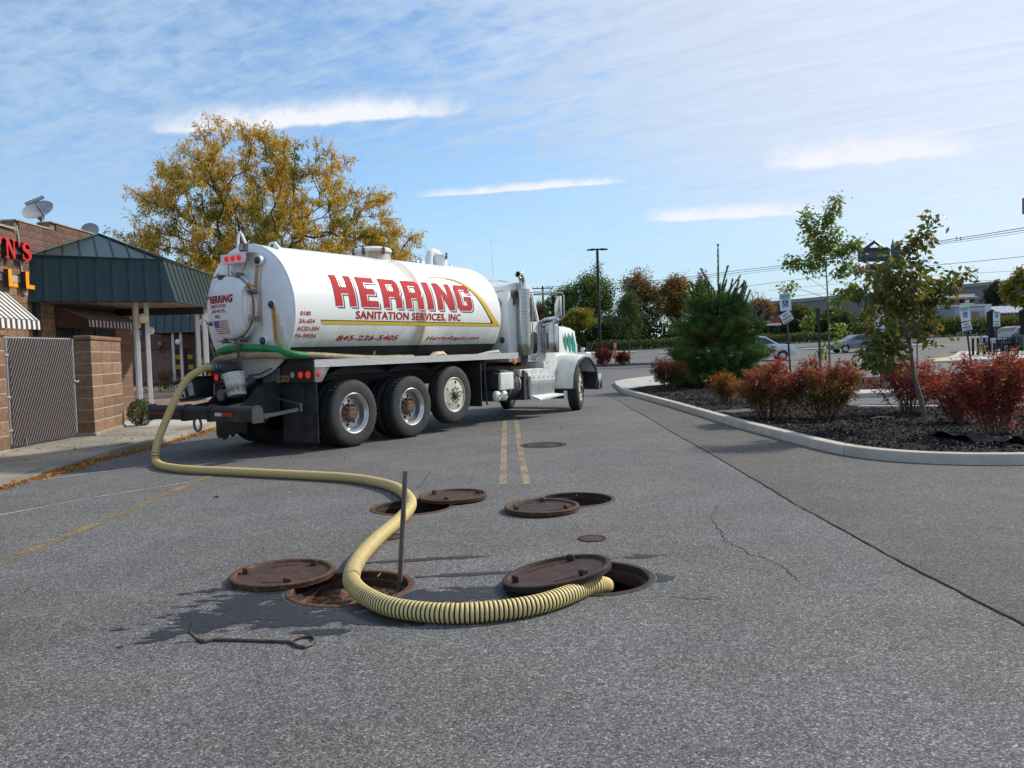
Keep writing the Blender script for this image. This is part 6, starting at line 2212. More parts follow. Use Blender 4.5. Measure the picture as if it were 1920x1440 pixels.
# ---- sign letters
sgn = thing('shop_sign', 'raised red and orange restaurant sign letters on the block wall at the left edge', 'shop sign', kpt(-14.3, 24, 4.5))
red_f, or_f = pm('sign_red', (0.62, 0.012, 0.015), 0.35), pm('sign_orange', (0.85, 0.33, 0.01), 0.35)
side_b = pm('sign_return', (0.018, 0.012, 0.012), 0.6)
def sign_letter(poly, y0, w, z0, h, face, hole=None, dep=0.14, x=-14.22):
 pts, tri = ring_poly(poly, hole)
 P = [(y0 + px * w, z0 + pz * h) for px, pz in pts]
 loops = [list(range(len(poly)))] + ([list(range(len(poly), len(pts)))] if hole else [])
 mb = MB()
 n = len(P)
 vs = [(x, a, b) for a, b in P] + [(x + dep, a, b) for a, b in P]
 fs = []
 for lp in loops:
  for i in range(len(lp)):
   a, b = lp[i], lp[(i + 1) % len(lp)]
   fs.append((a, b, b + n, a + n))
 fs += [tuple(reversed(q)) for q in tri]
 mb.add(vs, fs)
 mb.mi = 1
 mb.add([(x + dep + 0.001, a, b) for a, b in P], [tuple(q) for q in tri])
 kb(mb).build('letter', [side_b, face], sgn, True, sharp=30, recalc=True)
Ypoly = [(.36, 0), (.64, 0), (.64, .06), (.58, .08), (.58, .44), (.86, .92), (1, .94), (1, 1), (.62, 1), (.62, .94), (.70, .92), (.53, .60), (.36, .92), (.46, .94), (.46, 1), (0, 1), (0, .94), (.12, .92), (.42, .42), (.42, .08), (.36, .06)]
Npoly = [(0, 0), (.34, 0), (.34, .06), (.25, .08), (.25, .70), (.74, 0), (.86, 0), (.86, .92), (1, .94), (1, 1), (.64, 1), (.64, .94), (.74, .92), (.74, .36), (.34, 1), (0, 1), (0, .94), (.12, .90), (.12, .08), (0, .06)]
Apoly = [(0.0, 1), (1, 1), (.85, .35), (.25, 0), (.1, .12), (.5, .5), (0.1, .6)]
spath = [(.92, .72), (.86, .97), (.78, .93), (.52, 1.0), (.22, .95), (.04, .76), (.10, .56), (.34, .45), (.62, .36), (.70, .24), (.60, .12), (.42, .08), (.22, .16), (.14, .34), (.05, .34), (.05, .02), (.14, .06), (.42, -.02), (.78, .04), (.98, .22), (.96, .44), (.76, .56), (.44, .66), (.34, .76), (.42, .88), (.58, .90), (.76, .84), (.84, .70)]
sign_letter(Ypoly, 22.42, 0.47, 4.53, 0.55, red_f)
sign_letter(Npoly, 22.95, 0.52, 4.52, 0.55, red_f)
sign_letter(Apoly, 23.56, 0.11, 4.88, 0.17, red_f)
sign_letter(spath, 23.74, 0.47, 4.53, 0.53, red_f)
Lpoly = [(0, 0), (1, 0), (1, .24), (.38, .24), (.38, 1), (0, 1)]
sign_letter(Lpoly, 23.02, 0.42, 3.715, 0.49, or_f)
sign_letter(Lpoly, 23.84, 0.42, 3.715, 0.49, or_f)
mb = MB()
mb.box(-14.285, -14.262, 21.5, 24.12, 3.88, 4.08)
mb.box(-14.285, -14.262, 21.5, 24.0, 4.70, 4.86)
kb(mb).build('raceway', pm('raceway_beige', (0.40, 0.35, 0.29), 0.7), sgn, True)
# ---- striped awnings
def stripe_mat(name, pitch, off, duty=0.5):
 m, t = newmat(name)
 p = t.coord()
 y = t.sep(p)[1]
 f = t.math('FRACT', t.math('DIVIDE', t.math('ADD', y, off), pitch))
 k = t.math('LESS_THAN', f, duty)
 n = t.noise(p, 3, 5, 0.6)
 c = t.mix(k, t.mix(n, (0.045, 0.038, 0.038), (0.065, 0.052, 0.050)), t.mix(n, (0.80, 0.79, 0.76), (0.70, 0.68, 0.64)))
 b = t.n('ShaderNodeBsdfPrincipled')
 t.put(c, b.inputs['Base Color'])
 b.inputs['Roughness'].default_value = 0.8
 tr = t.n('ShaderNodeBsdfTranslucent')
 t.put(c, tr.inputs[0])
 mx = t.n('ShaderNodeMixShader')
 mx.inputs[0].default_value = 0.12
 t.t.links.new(b.outputs[0], mx.inputs[1]); t.t.links.new(tr.outputs[0], mx.inputs[2])
 o = t.n('ShaderNodeOutputMaterial')
 t.t.links.new(mx.outputs[0], o.inputs[0])
 MATS[name] = m
 return m
def awning(label, y0, y1, zt, zm, zb, proj, off, pitch):
 r = thing('awning', label, 'awning', kpt(-14.29, y0, zm), 0, 'black and white striped awnings')
 mb = MB()
 vs, fs = [], []
 n = 24
 for i in range(n + 1):
  y = y0 + (y1 - y0) * i / n
  vs += [(-14.285, y, zt), (-14.29 + proj, y, zm), (-14.29 + proj + 0.01, y, zb)]
 for i in range(n):
  for j in range(2):
   fs.append((i * 3 + j, i * 3 + j + 1, (i + 1) * 3 + j + 1, (i + 1) * 3 + j))
 o = len(vs)
 mb.add(vs, fs)
 mb.add([(q[0], q[1], q[2] - 0.006) if i % 3 == 0 else (q[0] - 0.006, q[1], q[2] - 0.004) for i, q in enumerate(vs)], [tuple(reversed(f)) for f in fs])
 kb(mb).build('cloth', stripe_mat('awning_stripes', pitch * KS, off), r, True, sharp=20, recalc=False)
 mb = MB()
 for y in (y0 + 0.02, y1 - 0.02):
  mb.tube([(-14.28, y, zm + 0.02), (-14.29 + proj, y, zm + 0.015)], 0.018, 6)
  mb.tube([(-14.28, y, zt - 0.02), (-14.29 + proj - 0.01, y, zm + 0.005)], 0.016, 6)
 mb.tube([(-14.29 + proj - 0.015, y0, zm), (-14.29 + proj - 0.015, y1, zm)], 0.018, 6)
 kb(mb).build('awning_frame', brownf, r, True)
 return r
awning('black and white striped awning in the sun below the orange sign letters', 19.2, 23.18, 3.58, 2.73, 2.475, 0.92, 0.1, 0.235)
awning('shaded black and white striped awning on the wall under the green canopy', 25.75, 29.4, 3.26, 2.86, 2.64, 1.0, 0.05, 0.235)
# ---- green metal canopy with standing seams
can = thing('canopy', 'dark green standing-seam metal canopy roof projecting from the block building', 'canopy', kpt(-12.5, 27, 3.4))
A0, B0, C0, D0 = Vector((-14.28, 24.24, 3.37)), Vector((-10.68, 26.15, 3.37)), Vector((-11.05, 31.2, 3.37)), Vector((-14.28, 33.2, 3.37))
A1, B1, C1, D1 = Vector((-14.28, 24.46, 4.75)), Vector((-11.06, 26.22, 4.70)), Vector((-11.42, 31.05, 4.70)), Vector((-14.28, 32.9, 4.72))
AP = Vector((-14.28, 28.6, 5.96))
AP0 = AP
def seam_facet(poly, e, up_, w, off=0.0, rib=0.045):
 """split a planar facet into standing-seam panels running up the slope; e: eave direction"""
 o = poly[0]
 e = e.normalized()
 nrm = (poly[1] - poly[0]).cross(poly[2] - poly[0]).normalized()
 s_ = nrm.cross(e).normalized()
 if s_.z < 0: s_ = -s_
 nout = e.cross(s_).normalized()
 if nout.dot(Vector((0.7, -0.5, 0.6))) < 0 and nout.z < -0.01: nout = -nout
 P2 = [((p - o).dot(e), (p - o).dot(s_)) for p in poly]
 x0, x1 = min(p[0] for p in P2), max(p[0] for p in P2)
 def clip(pg, xc, keep_gt):
  out = []
  for i in range(len(pg)):
   a, b = pg[i], pg[(i + 1) % len(pg)]
   ina, inb = (a[0] >= xc) == keep_gt, (b[0] >= xc) == keep_gt
   if ina: out.append(a)
   if ina != inb:
    t_ = (xc - a[0]) / (b[0] - a[0])
    out.append((xc, a[1] + t_ * (b[1] - a[1])))
  return out
 x = x0 + off
 cuts = [x0]
 while x < x1 - 0.05:
  if x > x0 + 0.02: cuts.append(x)
  x += w
 cuts.append(x1)
 for a, b in zip(cuts[:-1], cuts[1:]):
  pg = clip(clip(P2, a, True), b, False)
  if len(pg) < 3: continue
  mb = MB()
  base = [o + e * px + s_ * py for px, py in pg]
  n = len(base)
  mb.add([tuple(p) for p in base] + [tuple(p - nout * 0.03) for p in base], [tuple(range(n)), tuple(reversed(range(n, 2 * n)))] + [(i, n + i, n + (i + 1) % n, (i + 1) % n) for i in range(n)])
  pan = kb(mb).build('roof_panel', green_m, can, True, sharp=30)
 for c in cuts[1:-1]:
  ys = []
  for i in range(len(P2)):
   p, q = P2[i], P2[(i + 1) % len(P2)]
   if (p[0] - c) * (q[0] - c) < 0:
    t_ = (c - p[0]) / (q[0] - p[0])
    ys.append(p[1] + t_ * (q[1] - p[1]))
  if len(ys) >= 2 and max(ys) - min(ys) > 0.05:
   mb = MB()
   a, b = o + e * c + s_ * min(ys), o + e * c + s_ * max(ys)
   h = nout * rib
   d = e * 0.013
   vs = [a - d, a + d, a + d + h, a - d + h, b - d, b + d, b + d + h, b - d + h]
   mb.add([tuple(p) for p in vs], [(3, 2, 1, 0), (4, 5, 6, 7), (0, 1, 5, 4), (1, 2, 6, 5), (2, 3, 7, 6), (3, 0, 4, 7)])
   kb(mb).build('standing_seam', green_d, can, True, sharp=30)
seam_facet([A0, B0, B1, A1], B0 - A0, None, 0.463, 0.42)
seam_facet([B0, C0, C1, B1], C0 - B0, None, 0.46, 0.40, 0.022)
seam_facet([C0, D0, D1, C1], D0 - C0, None, 0.46, 0.40)
seam_facet([A1, B1, AP], B1 - A1, None, 0.463, 0.42)
seam_facet([B1, C1, AP], C1 - B1, None, 0.46, 0.40)
seam_facet([C1, D1, AP], D1 - C1, None, 0.46, 0.40)
mb = MB()
for p, q in ((B1, AP), (C1, AP), (A1, AP)):
 mb.tube([tuple(p + Vector((0, 0, .03))), tuple(q + Vector((0, 0, .03)))], 0.035, 6)
for p, q in ((A1, B1), (B1, C1), (C1, D1)):
 mb.tube([tuple(p + Vector((0.01, -0.01, .02))), tuple(q + Vector((0.01, -0.01, .02)))], 0.022, 6)
kb(mb).build('ridge_cap', green_d, can, True)
mb = MB()
for p, q in ((A0, B0), (B0, C0), (C0, D0)):
 mb.tube([tuple(p + Vector((0, 0, -.01))), tuple(q + Vector((0, 0, -.01)))], 0.03, 6)
kb(mb).build('eave_trim', green_d, can, True)
mb = MB()
sof = [A0, B0, C0, D0]
mb.prism([(p.x + (0.03 if i in (0, 3) else -0.04), p.y + 0.04) for i, p in enumerate(sof)], 3.40, 3.44)
kb(mb).build('soffit', pm('soffit_boards', (0.42, 0.38, 0.35), 0.7, col2=(0.34, 0.30, 0.27), scale=2), can, True, sharp=30)
mb = MB()
for i in range(22):     # board joints in the soffit
 y = 24.6 + i * 0.32
 mb.box(-14.2 + max(0, (24.9 - y)) * 1.0, -11.3 - max(0, 25.9 - y) * 1.45, y, y + 0.012, 3.394, 3.3995)
kb(mb).build('soffit_joint', brownf, can, True)
# dark beam under the far half of the canopy
mb = MB()
mb.add([(-14.2, 29.3, 3.15), (-11.2, 29.75, 3.15), (-11.2, 29.95, 3.15), (-14.2, 29.5, 3.15), (-14.2, 29.3, 3.39), (-11.2, 29.75, 3.39), (-11.2, 29.95, 3.39), (-14.2, 29.5, 3.39)],
  [(3, 2, 1, 0), (4, 5, 6, 7), (0, 1, 5, 4), (1, 2, 6, 5), (2, 3, 7, 6), (3, 0, 4, 7)])
kb(mb).build('beam', pm('dark_beam', (0.02, 0.025, 0.025), 0.6), can, True)
colm = pm('column_white', (0.74, 0.73, 0.70), 0.55, col2=(0.62, 0.60, 0.56), scale=2)
def post(label, x, y, w=0.13, top=3.40, ang=0.58, group='white canopy columns'):
 r = thing('column', label, 'column', kpt(x, y, 0), 0, group)
 Mx = Matrix.Translation((x, y, 0)) @ Matrix.Rotation(ang, 4, 'Z')
 mb = MB()
 mb.box(-w / 2, w / 2, -w / 2, w / 2, 0.0, top, Mx)
 kb(mb).build('shaft', colm, r, True, bevel=0.008)
 mb = MB()
 mb.box(-w * .7, w * .7, -w * .7, w * .7, 0.0, 0.05, Mx)
 kb(mb).build('base_plate', colm, r, True)
def globe_lamp(label, x, y, z, r_, tx, ty, glass='globe_white', stem=0.45):
 r = thing('globe_lamp', label, 'globe lamp', kpt(x, y, z), 0, 'globe lamps on the columns and walls')
 gm = {'globe_white': pm('globe_white', (0.78, 0.78, 0.76), 0.25, spec=0.5), 'globe_cream': pm('globe_cream', (0.70, 0.60, 0.36), 0.3, spec=0.5), 'globe_tan': pm('globe_tan', (0.42, 0.30, 0.17), 0.35)}[glass]
 mb = MB()
 mb.sphere((x, y, z), r_, 20, 14)
 kb(mb).build('globe', gm, r, True, sharp=60)
 mb = MB()
 mb.tube([(x, y, z - r_ * 0.92), (x, y, z - r_ - stem)], 0.045 * r_ / 0.17, 10)
 mb.tube([(x, y, z - r_ - stem * 0.35), (tx, ty, z - r_ - stem * 0.30)], 0.03, 8)
 mb.lathe([(0.07 * r_ / .17, z - r_ * 1.02), (0.06 * r_ / .17, z - r_ * 0.9)], 14, Matrix.Translation((x, y, 0)))
 kb(mb).build('stem', pm('brown_black', (0.022, 0.014, 0.013), 0.5), r, True)
post('near white canopy post, left one of the front pair with the cream globe', -12.15, 26.54)
post('near white canopy post, right one of the front pair with the cream globe', -11.90, 26.72)
post('white canopy post seen in shade between the front pair', -12.62, 27.45)
post('left half of the double white post beside the back of the tank', -11.45, 29.85, 0.15)
post('right half of the double white post beside the back of the tank', -11.22, 29.95, 0.17)
globe_lamp('cream globe lamp on the near white canopy posts', -11.80, 26.25, 2.86, 0.172, -12.05, 26.5, 'globe_cream', 0.5)
globe_lamp('white globe lamp just behind the right near canopy post', -12.55, 28.4, 2.55, 0.15, -12.6, 27.6)
# ---- the wing farther back
wing = thing('store_wing', 'far wing of the block building with storefronts under a second green canopy', 'building', kpt(-22, 56, 0))
mb = MB()
mb.box(-45, -25.5, 56, 56.5, -0.2, 5.0)
mb.box(-25.499, -23.25, 55.9, 56.5, -0.2, 5.0)
mb.box(-23.249, -9, 56.0, 56.5, 2.35, 5.0)
mb.box(-45, -9, 56.501, 70, -0.2, 5.0)
mb.box(-23.249, -9, 56.0, 56.5, -0.2, 0.35)
wb = block_mat('wing_block', (0.20, 0.112, 0.08), (0.27, 0.16, 0.115), (0.12, 0.07, 0.05), 0.1)
br, tq = newmat('wing_brick')
pp = tq.coord()
bt_ = tq.n('ShaderNodeTexBrick')
tq.put(tq.mapping(pp, (1, 1, 1), (PI / 2, 0, 0)), bt_.inputs['Vector'])
for k_, v_ in (('Color1', (0.23, 0.125, 0.09, 1)), ('Color2', (0.29, 0.17, 0.12, 1)), ('Mortar', (0.30, 0.22, 0.18, 1))):
 bt_.inputs[k_].default_value = v_
for k_, v_ in (('Scale', 1.0), ('Brick Width', 0.37), ('Row Height', 0.183), ('Mortar Size', 0.010)):
 bt_.inputs[k_].default_value = v_
tq.out(bt_.outputs['Color'], 0.9, 0, tq.bump(tq.noise(pp, 25, 5, .7), 0.5, 0.02))
kb(mb).build('wall', br, wing, True, sharp=30)
mb = MB()
mb.box(-30.5, -25.6, 55.8, 55.995, 0.0, 2.4)
kb(mb).build('door_glass', pm('grey_glass', (0.16, 0.17, 0.17), 0.15), wing, True)
mb = MB()
mb.box(-30.5, -9, 55.7, 55.89, 2.36, 3.3)
kb(mb).build('fascia', pm('wing_fascia', (0.15, 0.085, 0.065), 0.7), wing, True)
mb = MB()
mb.box(-23.2, -9, 56.05, 56.1, 0.36, 2.34)
kb(mb).build('shop_window', glass_m, wing, True)
for x in (-23.2, -22.45, -21.7, -20.9, -19.5, -18.0):
 mb = MB()
 mb.box(x - 0.03, x + 0.03, 55.96, 56.04, 0.36, 2.34)
 kb(mb).build('window_mullion', pm('mullion_grey', (0.30, 0.30, 0.30), 0.5) if x > -22 else brownf, wing, True)
for (x0, z0) in [(-23.15, 1.62), (-23.12, 0.95), (-22.28, 1.62), (-22.25, 0.92), (-21.4, 1.3)]:
 mb = MB()
 mb.box(x0, x0 + 0.36, 56.03, 56.044, z0, z0 + 0.30)
 kb(mb).build('poster', pm('yellow_poster', (0.62, 0.50, 0.03), 0.6), wing, True)
mb = MB()
for dx, dz in ((-26.45, 0.62), (-26.15, 0.62)):
 mb.lathe([(0.14, 0.02), (0.15, 0.75), (0.12, 0.95), (0.05, 1.05)], 12, Matrix.Translation((dx, 55.3, 0)))
kb(mb).build('dark_bins', pm('dark_blue_bag', (0.02, 0.025, 0.05), 0.6), wing, True)
mb = MB()
mb.box(-26.6, -26.1, 55.76, 55.795, 1.35, 1.6)
kb(mb).build('door_notice', pm('notice', (0.10, 0.03, 0.03), 0.6), wing, True)
can2 = thing('canopy', 'second green metal canopy farther back, seen under the near canopy', 'canopy', kpt(-20, 53, 3.4))
for i in range(22):
 x0 = -24.0 + i * 0.55
 mb = MB()
 mb.add([(x0 + .012, 52.6, 3.34), (x0 + 0.538, 52.6, 3.34), (x0 + 0.538, 52.9, 4.62), (x0 + .012, 52.9, 4.62), (x0 + .012, 52.7, 3.34), (x0 + 0.538, 52.7, 3.34), (x0 + 0.538, 53.0, 4.62), (x0 + .012, 53.0, 4.62)],
   [(0, 1, 2, 3), (7, 6, 5, 4), (0, 4, 5, 1), (1, 5, 6, 2), (2, 6, 7, 3), (3, 7, 4, 0)])
 kb(mb).build('roof_panel', pm('green_metal_far', (0.022, 0.058, 0.062), 0.35, spec=0.6), can2, True)
 mb = MB()
 mb.add([(x0 - .012, 52.57, 3.34), (x0 + .012, 52.57, 3.34), (x0 + .012, 52.87, 4.62), (x0 - .012, 52.87, 4.62), (x0 - .012, 52.7, 3.34), (x0 + .012, 52.7, 3.34), (x0 + .012, 53.0, 4.62), (x0 - .012, 53.0, 4.62)],
   [(0, 1, 2, 3), (7, 6, 5, 4), (0, 4, 5, 1), (1, 5, 6, 2), (2, 6, 7, 3), (3, 7, 4, 0)])
 kb(mb).build('standing_seam', green_d, can2, True)
mb = MB()
mb.prism([(-24.0, 52.95), (-11.9, 52.95), (-13, 55.9), (-24.0, 55.9)], 3.35, 3.40)
mb.add([(-24, 53.0, 4.62), (-11.9, 53.0, 4.62), (-14, 56, 5.6), (-24, 56, 5.6), (-24, 53.0, 3.36), (-24, 56, 3.36)], [(0, 1, 2, 3), (0, 3, 5, 4)])
kb(mb).build('canopy_deck', green_d, can2, True, sharp=30)
post('far white post, left one of the pair under the second canopy', -22.05, 53.2, 0.16, 3.36, 0.2)
post('far white post, right one of the pair under the second canopy', -21.45, 53.0, 0.16, 3.36, 0.2)
post('thin far white post beside the grey glass door', -25.1, 53.2, 0.16, 3.36, 0.2)
globe_lamp('white globe lamp on the far pair of posts', -21.52, 52.7, 2.74, 0.18, -21.5, 52.9, 'globe_white', 0.5)
globe_lamp('tan globe wall lamp on the far brick wall', -23.9, 55.6, 2.72, 0.17, -23.9, 55.9, 'globe_tan', 0.5)
globe_lamp('white globe lamp by the grey glass door', -25.05, 52.8, 2.66, 0.17, -25.1, 53.1, 'globe_white', 0.5)
globe_lamp('white globe lamp seen between the double post and the tank door', -17.35, 46.0, 3.62, 0.19, -17.35, 46.5, 'globe_white', 0.7)
# ---- satellite dishes
def dish(label, x, y, z, R, rx, rz, lnb, roll=0.0):
 r = thing('satellite_dish', label, 'satellite dish', kpt(x, y, z), 0, 'satellite dishes on the roof')
 M = Matrix.Translation((x, y, z)) @ Matrix.Rotation(rz, 4, 'Z') @ Matrix.Rotation(rx, 4, 'X') @ Matrix.Rotation(roll, 4, 'Z')
 dm = pm('dish_grey', (0.30, 0.31, 0.33), 0.5, col2=(0.36, 0.37, 0.38), scale=4)
 mb = MB()
 prof = [(R * q, 0.20 * R * q * q) for q in (0, .2, .4, .6, .8, .95, 1.0)]
 back = [(R * q, 0.20 * R * q * q - 0.02) for q in (1.0, .8, .6, .4, .2, 0)]
 mb.lathe([(max(a, 0.0), b) for a, b in prof + back], 32, M @ Matrix.Scale(0.82, 4, (0, 1, 0)), caps=False)
 kb(mb).build('reflector', dm, r, True, sharp=40)
 mb = MB()
 if lnb:
  mb.tube([M @ Vector((0, -R * 0.80, 0.02)), M @ Vector((0, -R * 0.75, R * 0.5)), M @ Vector((0, -R * 0.35, R * 1.12))], 0.028, 8)
  kb(mb).build('feed_arm', grey_m, r, True)
  mb = MB()
  M2 = M @ Matrix.Translation((0, -R * 0.33, R * 1.15)) @ Matrix.Rotation(0.5, 4, 'X')
  mb.box(-R * 0.62, R * 0.62, -0.05, 0.05, -0.035, 0.035, M2)
  for k in (-1, 0, 1):
   mb.cyl(M2 @ Vector((k * 0.11, 0.0, -0.03)), M2 @ Vector((k * 0.11, 0.02, -0.12)), 0.04, 10)
  kb(mb).build('feed_head', pm('lnb_grey', (0.24, 0.25, 0.27), 0.5), r, True, bevel=0.01)
 mb = MB()
 b_ = M @ Vector((0, -R * 0.2, -0.06))
 mb.tube([M @ Vector((0, -R * 0.2, 0.0)), b_, (b_.x, b_.y, b_.z - 0.12), (b_.x, b_.y, 5.15)], 0.038, 8)
 mb.cbox((b_.x, b_.y, b_.z - 0.10), 0.14, 0.14, 0.14)
 kb(mb).build('mast', grey_m, r, True)
dish('large grey satellite dish with a feed arm above the stepped parapet', -14.8, 25.95, 6.33, 0.47, math.radians(50), math.radians(8), True, math.radians(38))
dish('small round grey satellite dish behind the peak of the green canopy', -15.2, 29.9, 6.35, 0.30, math.radians(78), math.radians(15), False)
# ---- block piers and the chain-link gate
def pier(label, c0, c1, thick, z0, z1, cols):
 """wall stub whose long face runs from c0 to c1 and looks to the right of that direction"""
 c0, c1 = Vector(c0), Vector(c1)
 d = (c1 - c0)
 L = d.length
 ang = math.atan2(d.y, d.x) - PI / 2
 r = thing('block_pier', label, 'block pier', (c0.x, c0.y, 0), ang, 'split-block piers beside the gate')
 mb = MB()       # local y along the face, face at x = 0
 mb.box(-thick + 0.012, -0.012, 0.012, L - 0.012, z0 - 0.05, z1 - 0.03)
 mb.build('core', mortar, r)
 mb = MB()
 mb.box(-thick - 0.015, 0.02, -0.015, L + 0.02, z0 - 0.1, z0 + 0.055)
 mb.build('footing', conc_d, r, bevel=0.01)
 n = int((z1 - z0 - 0.055) / 0.2)
 h = (z1 - z0 - 0.056) / n
 S1 = block_set(L / cols - 0.022, h - 0.020, 0.043, 0.014, blk_pil)
 S2 = block_set(thick - 0.012, h - 0.020, 0.046, 0.002, blk_pil, 2)
 for i in range(n):
  z = z0 + 0.056 + i * h + 0.006
  for k in range(cols):
   link_mesh('block', random.choice(S1), r, (-0.05, k * L / cols + 0.011, z + 0.004))
  # end face (towards the camera): blocks turned to look along -y
  link_mesh('block', random.choice(S2), r, (-thick + 0.006, 0.05, z + 0.004), (0, 0, -PI / 2))
 mb = MB()
 mb.box(-thick - 0.004, 0.014, -0.012, L + 0.012, z1, z1 + 0.085)
 mb.build('cap', blk_pil, r, bevel=0.035, seg=3)
pier('tan split-block pier between the gate and the round bush', (-7.68, 14.90), (-8.06, 16.84), 0.30, 0.115, 1.88, 3)
pier('tan split-block pier cut by the left edge, holding the gate hinges', (-7.63, 10.2), (-7.69, 12.40), 0.30, 0.115, 1.90, 4)
galv = pm('galvanised', (0.36, 0.38, 0.39), 0.5, 0.35, col2=(0.26, 0.27, 0.28), scale=8, bump=(20, 0.2, 0.003))
slat_m = pm('brown_slat', (0.034, 0.020, 0.018), 0.6, col2=(0.026, 0.015, 0.014), scale=5, rnd=0.15)
G0, G1 = Vector((-7.99, 12.88)), Vector((-7.93, 14.72))
gd = (G1 - G0).normalized()
GL = (G1 - G0).length
gate = thing('gate', 'chain-link gate with brown privacy slats between two block piers', 'gate', (G0.x, G0.y, 0), math.atan2(gd.y, gd.x) - PI / 2)
mb = MB()
fr_ = [(0, 0.0, 0.20), (0, 0.0, 1.90), (0, GL, 1.90), (0, GL, 0.20)]
for i in (0, 2):
 mb.tube([fr_[i], fr_[i + 1]], 0.021, 10)
for i in (1, 3):
 mb.tube([Vector(fr_[i]) + Vector((-.03, 0, 0)), Vector(fr_[(i + 1) % 4]) + Vector((-.03, 0, 0))], 0.014, 8)
mb.build('gate_frame', galv, gate)
ns = 30
for i in range(ns):
 y = 0.03 + (GL - 0.06) * (i + 0.5) / ns
 mb = MB()
 mb.box(-0.008, -0.003, y - 0.029, y + 0.029, 0.17 + random.uniform(-.01, .01), 1.885 + random.uniform(-.012, .008))
 mb.build('slat', slat_m, gate)
mb = MB()
zb_, zt_, pit = 0.165, 1.905, 0.068
hgt = zt_ - zb_
for sgn_ in (1, -1):
 c = -hgt * 0.55
 while c < GL + hgt * 0.55:
  pts_ = []
  steps = 14
  for k in range(steps + 1):
   z = zb_ + hgt * k / steps
   y = c + sgn_ * (z - zb_ - hgt / 2) * 0.56
   if 0.0 <= y <= GL:
    pts_.append(((0.010 if sgn_ > 0 else 0.001) + 0.003 * (k % 2), y, z))
  if len(pts_) > 1:
   mb.tube(pts_, 0.0042 if sgn_ > 0 else 0.0013, 4, False)
  c += pit
for i in range(int(GL / pit)):
 y = i * pit + 0.03
 mb.tube([(0.004, y, zt_), (0.004, y + 0.006, zt_ + 0.03)], 0.002, 4, False)
 mb.tube([(0.004, y, zb_), (0.004, y + 0.012, zb_ - 0.025)], 0.002, 4, False)
cw = mb.build('chain_link', pm('wire', (0.34, 0.295, 0.28), 0.5, 0.1), gate)
tag(cw, kind='stuff')
mb = MB()
for z in (0.42, 0.95, 1.62):
 mb.cbox((0.02, -0.045, z), 0.05, 0.11, 0.035)
mb.build('hinge', galv, gate, bevel=0.006)
mb = MB()
mb.tube([(0.02, 0.35, 0.28), (0.03, 0.36, 0.12)], 0.009, 6)
mb.tube([(0.02, GL - .02, 1.15), (0.05, GL + 0.02, 1.12), (0.04, GL + 0.09, 1.15)], 0.010, 6)
mb.build('drop_rod', galv, gate)
r = thing('gate_post', 'thick round galvanised post with a domed top beside the block pier', 'gate post', (-8.05, 15.05, 0.11))
mb = MB()
mb.lathe([(0.068, 0.0), (0.068, 1.68), (0.073, 1.685), (0.073, 1.75), (0.060, 1.79), (0.025, 1.815), (0.0, 1.82)], 22, caps=False)
tag(mb.build('post', galv, r, sharp=40))
r = thing('gate_post', 'slim galvanised hinge post at the left end of the chain-link gate', 'gate post', (-8.005, 12.72, 0.11))
mb = MB()
mb.lathe([(0.030, 0.0), (0.030, 1.86), (0.036, 1.865), (0.036, 1.91), (0.02, 1.945), (0.0, 1.95)], 16, caps=False)
for z in (0.35, 0.9, 1.55):
 mb.lathe([(0.038, z), (0.040, z + 0.005), (0.040, z + 0.045), (0.038, z + 0.05)], 16, caps=False)
mb.build('post', galv, r, sharp=40)
# ================================================================== plants
bark = pm('bark', (0.055, 0.042, 0.032), 0.9, col2=(0.030, 0.024, 0.020), scale=14, bump=(40, 0.6, 0.01))
bark_l = pm('bark_light', (0.20, 0.155, 0.125), 0.85, col2=(0.13, 0.10, 0.085), scale=12, bump=(50, 0.4, 0.005))
twig = pm('twig', (0.10, 0.065, 0.045), 0.9)
LM = leaf_mat('leaf_matte', 0.45, 0.55, 0.2)
LMN = leaf_mat('needle_matte', 0.42, 0.6, 0.15)
# fallen leaves along the left kerb and on the road
n = 2600
P = []
while len(P) < n:
 s_ = random.random() ** 0.9
 y = 9.3 + s_ * 10.0
 dens = 1.0 if 10.3 < y < 13.4 else 0.75
 if random.random() > dens: continue
 wd = 0.10 + 0.10 * mnoise.noise(Vector((y * 1.3, 0, 0)))
 xk = np.interp(y, [9.0, 9.66, 10.4, 11.4, 12.7, 13.4, 14.9, 17.1, 24], [-6.08, -6.12, -6.1, -6.22, -6.2, -6.1, -6.18, -6.3, -6.33])
 P.append((xk + 0.03 + abs(random.gauss(0, wd)), y, 0.006 + random.uniform(0, 0.035)))
for k in range(150):
 P.append((random.uniform(-7.8, -6.4), random.uniform(9.3, 16), 0.124))
for k in range(60):
 P.append((random.uniform(-6.0, 2.0), random.uniform(5, 15), 0.006))
for k in range(160):        # brown drift against the island kerb
 P.append((3.42 + abs(random.gauss(0, .03)) - 0.12, 23.5 + random.random() * 1.6, 0.012))
for k in range(900):
 P.append((random.uniform(-10.5, -8.6), random.uniform(18.5, 21.5) + random.gauss(0, .5), 0.124))
P = np.array(P)
D = rng.normal(size=(len(P), 3)); D[:, 2] = rng.normal(0, 0.22, len(P))
o = leaf_mesh('fallen_leaves', P, D, rng.uniform(0.035, 0.075, len(P)), rng.uniform(0.012, 0.028, len(P)),
    palette(len(P), [(0.50, 0.24, 0.035), (0.42, 0.15, 0.025), (0.30, 0.10, 0.03), (0.55, 0.34, 0.07), (0.20, 0.08, 0.03)], [4, 4, 3, 3, 1.5]), LM)
tag(o, kind='stuff')
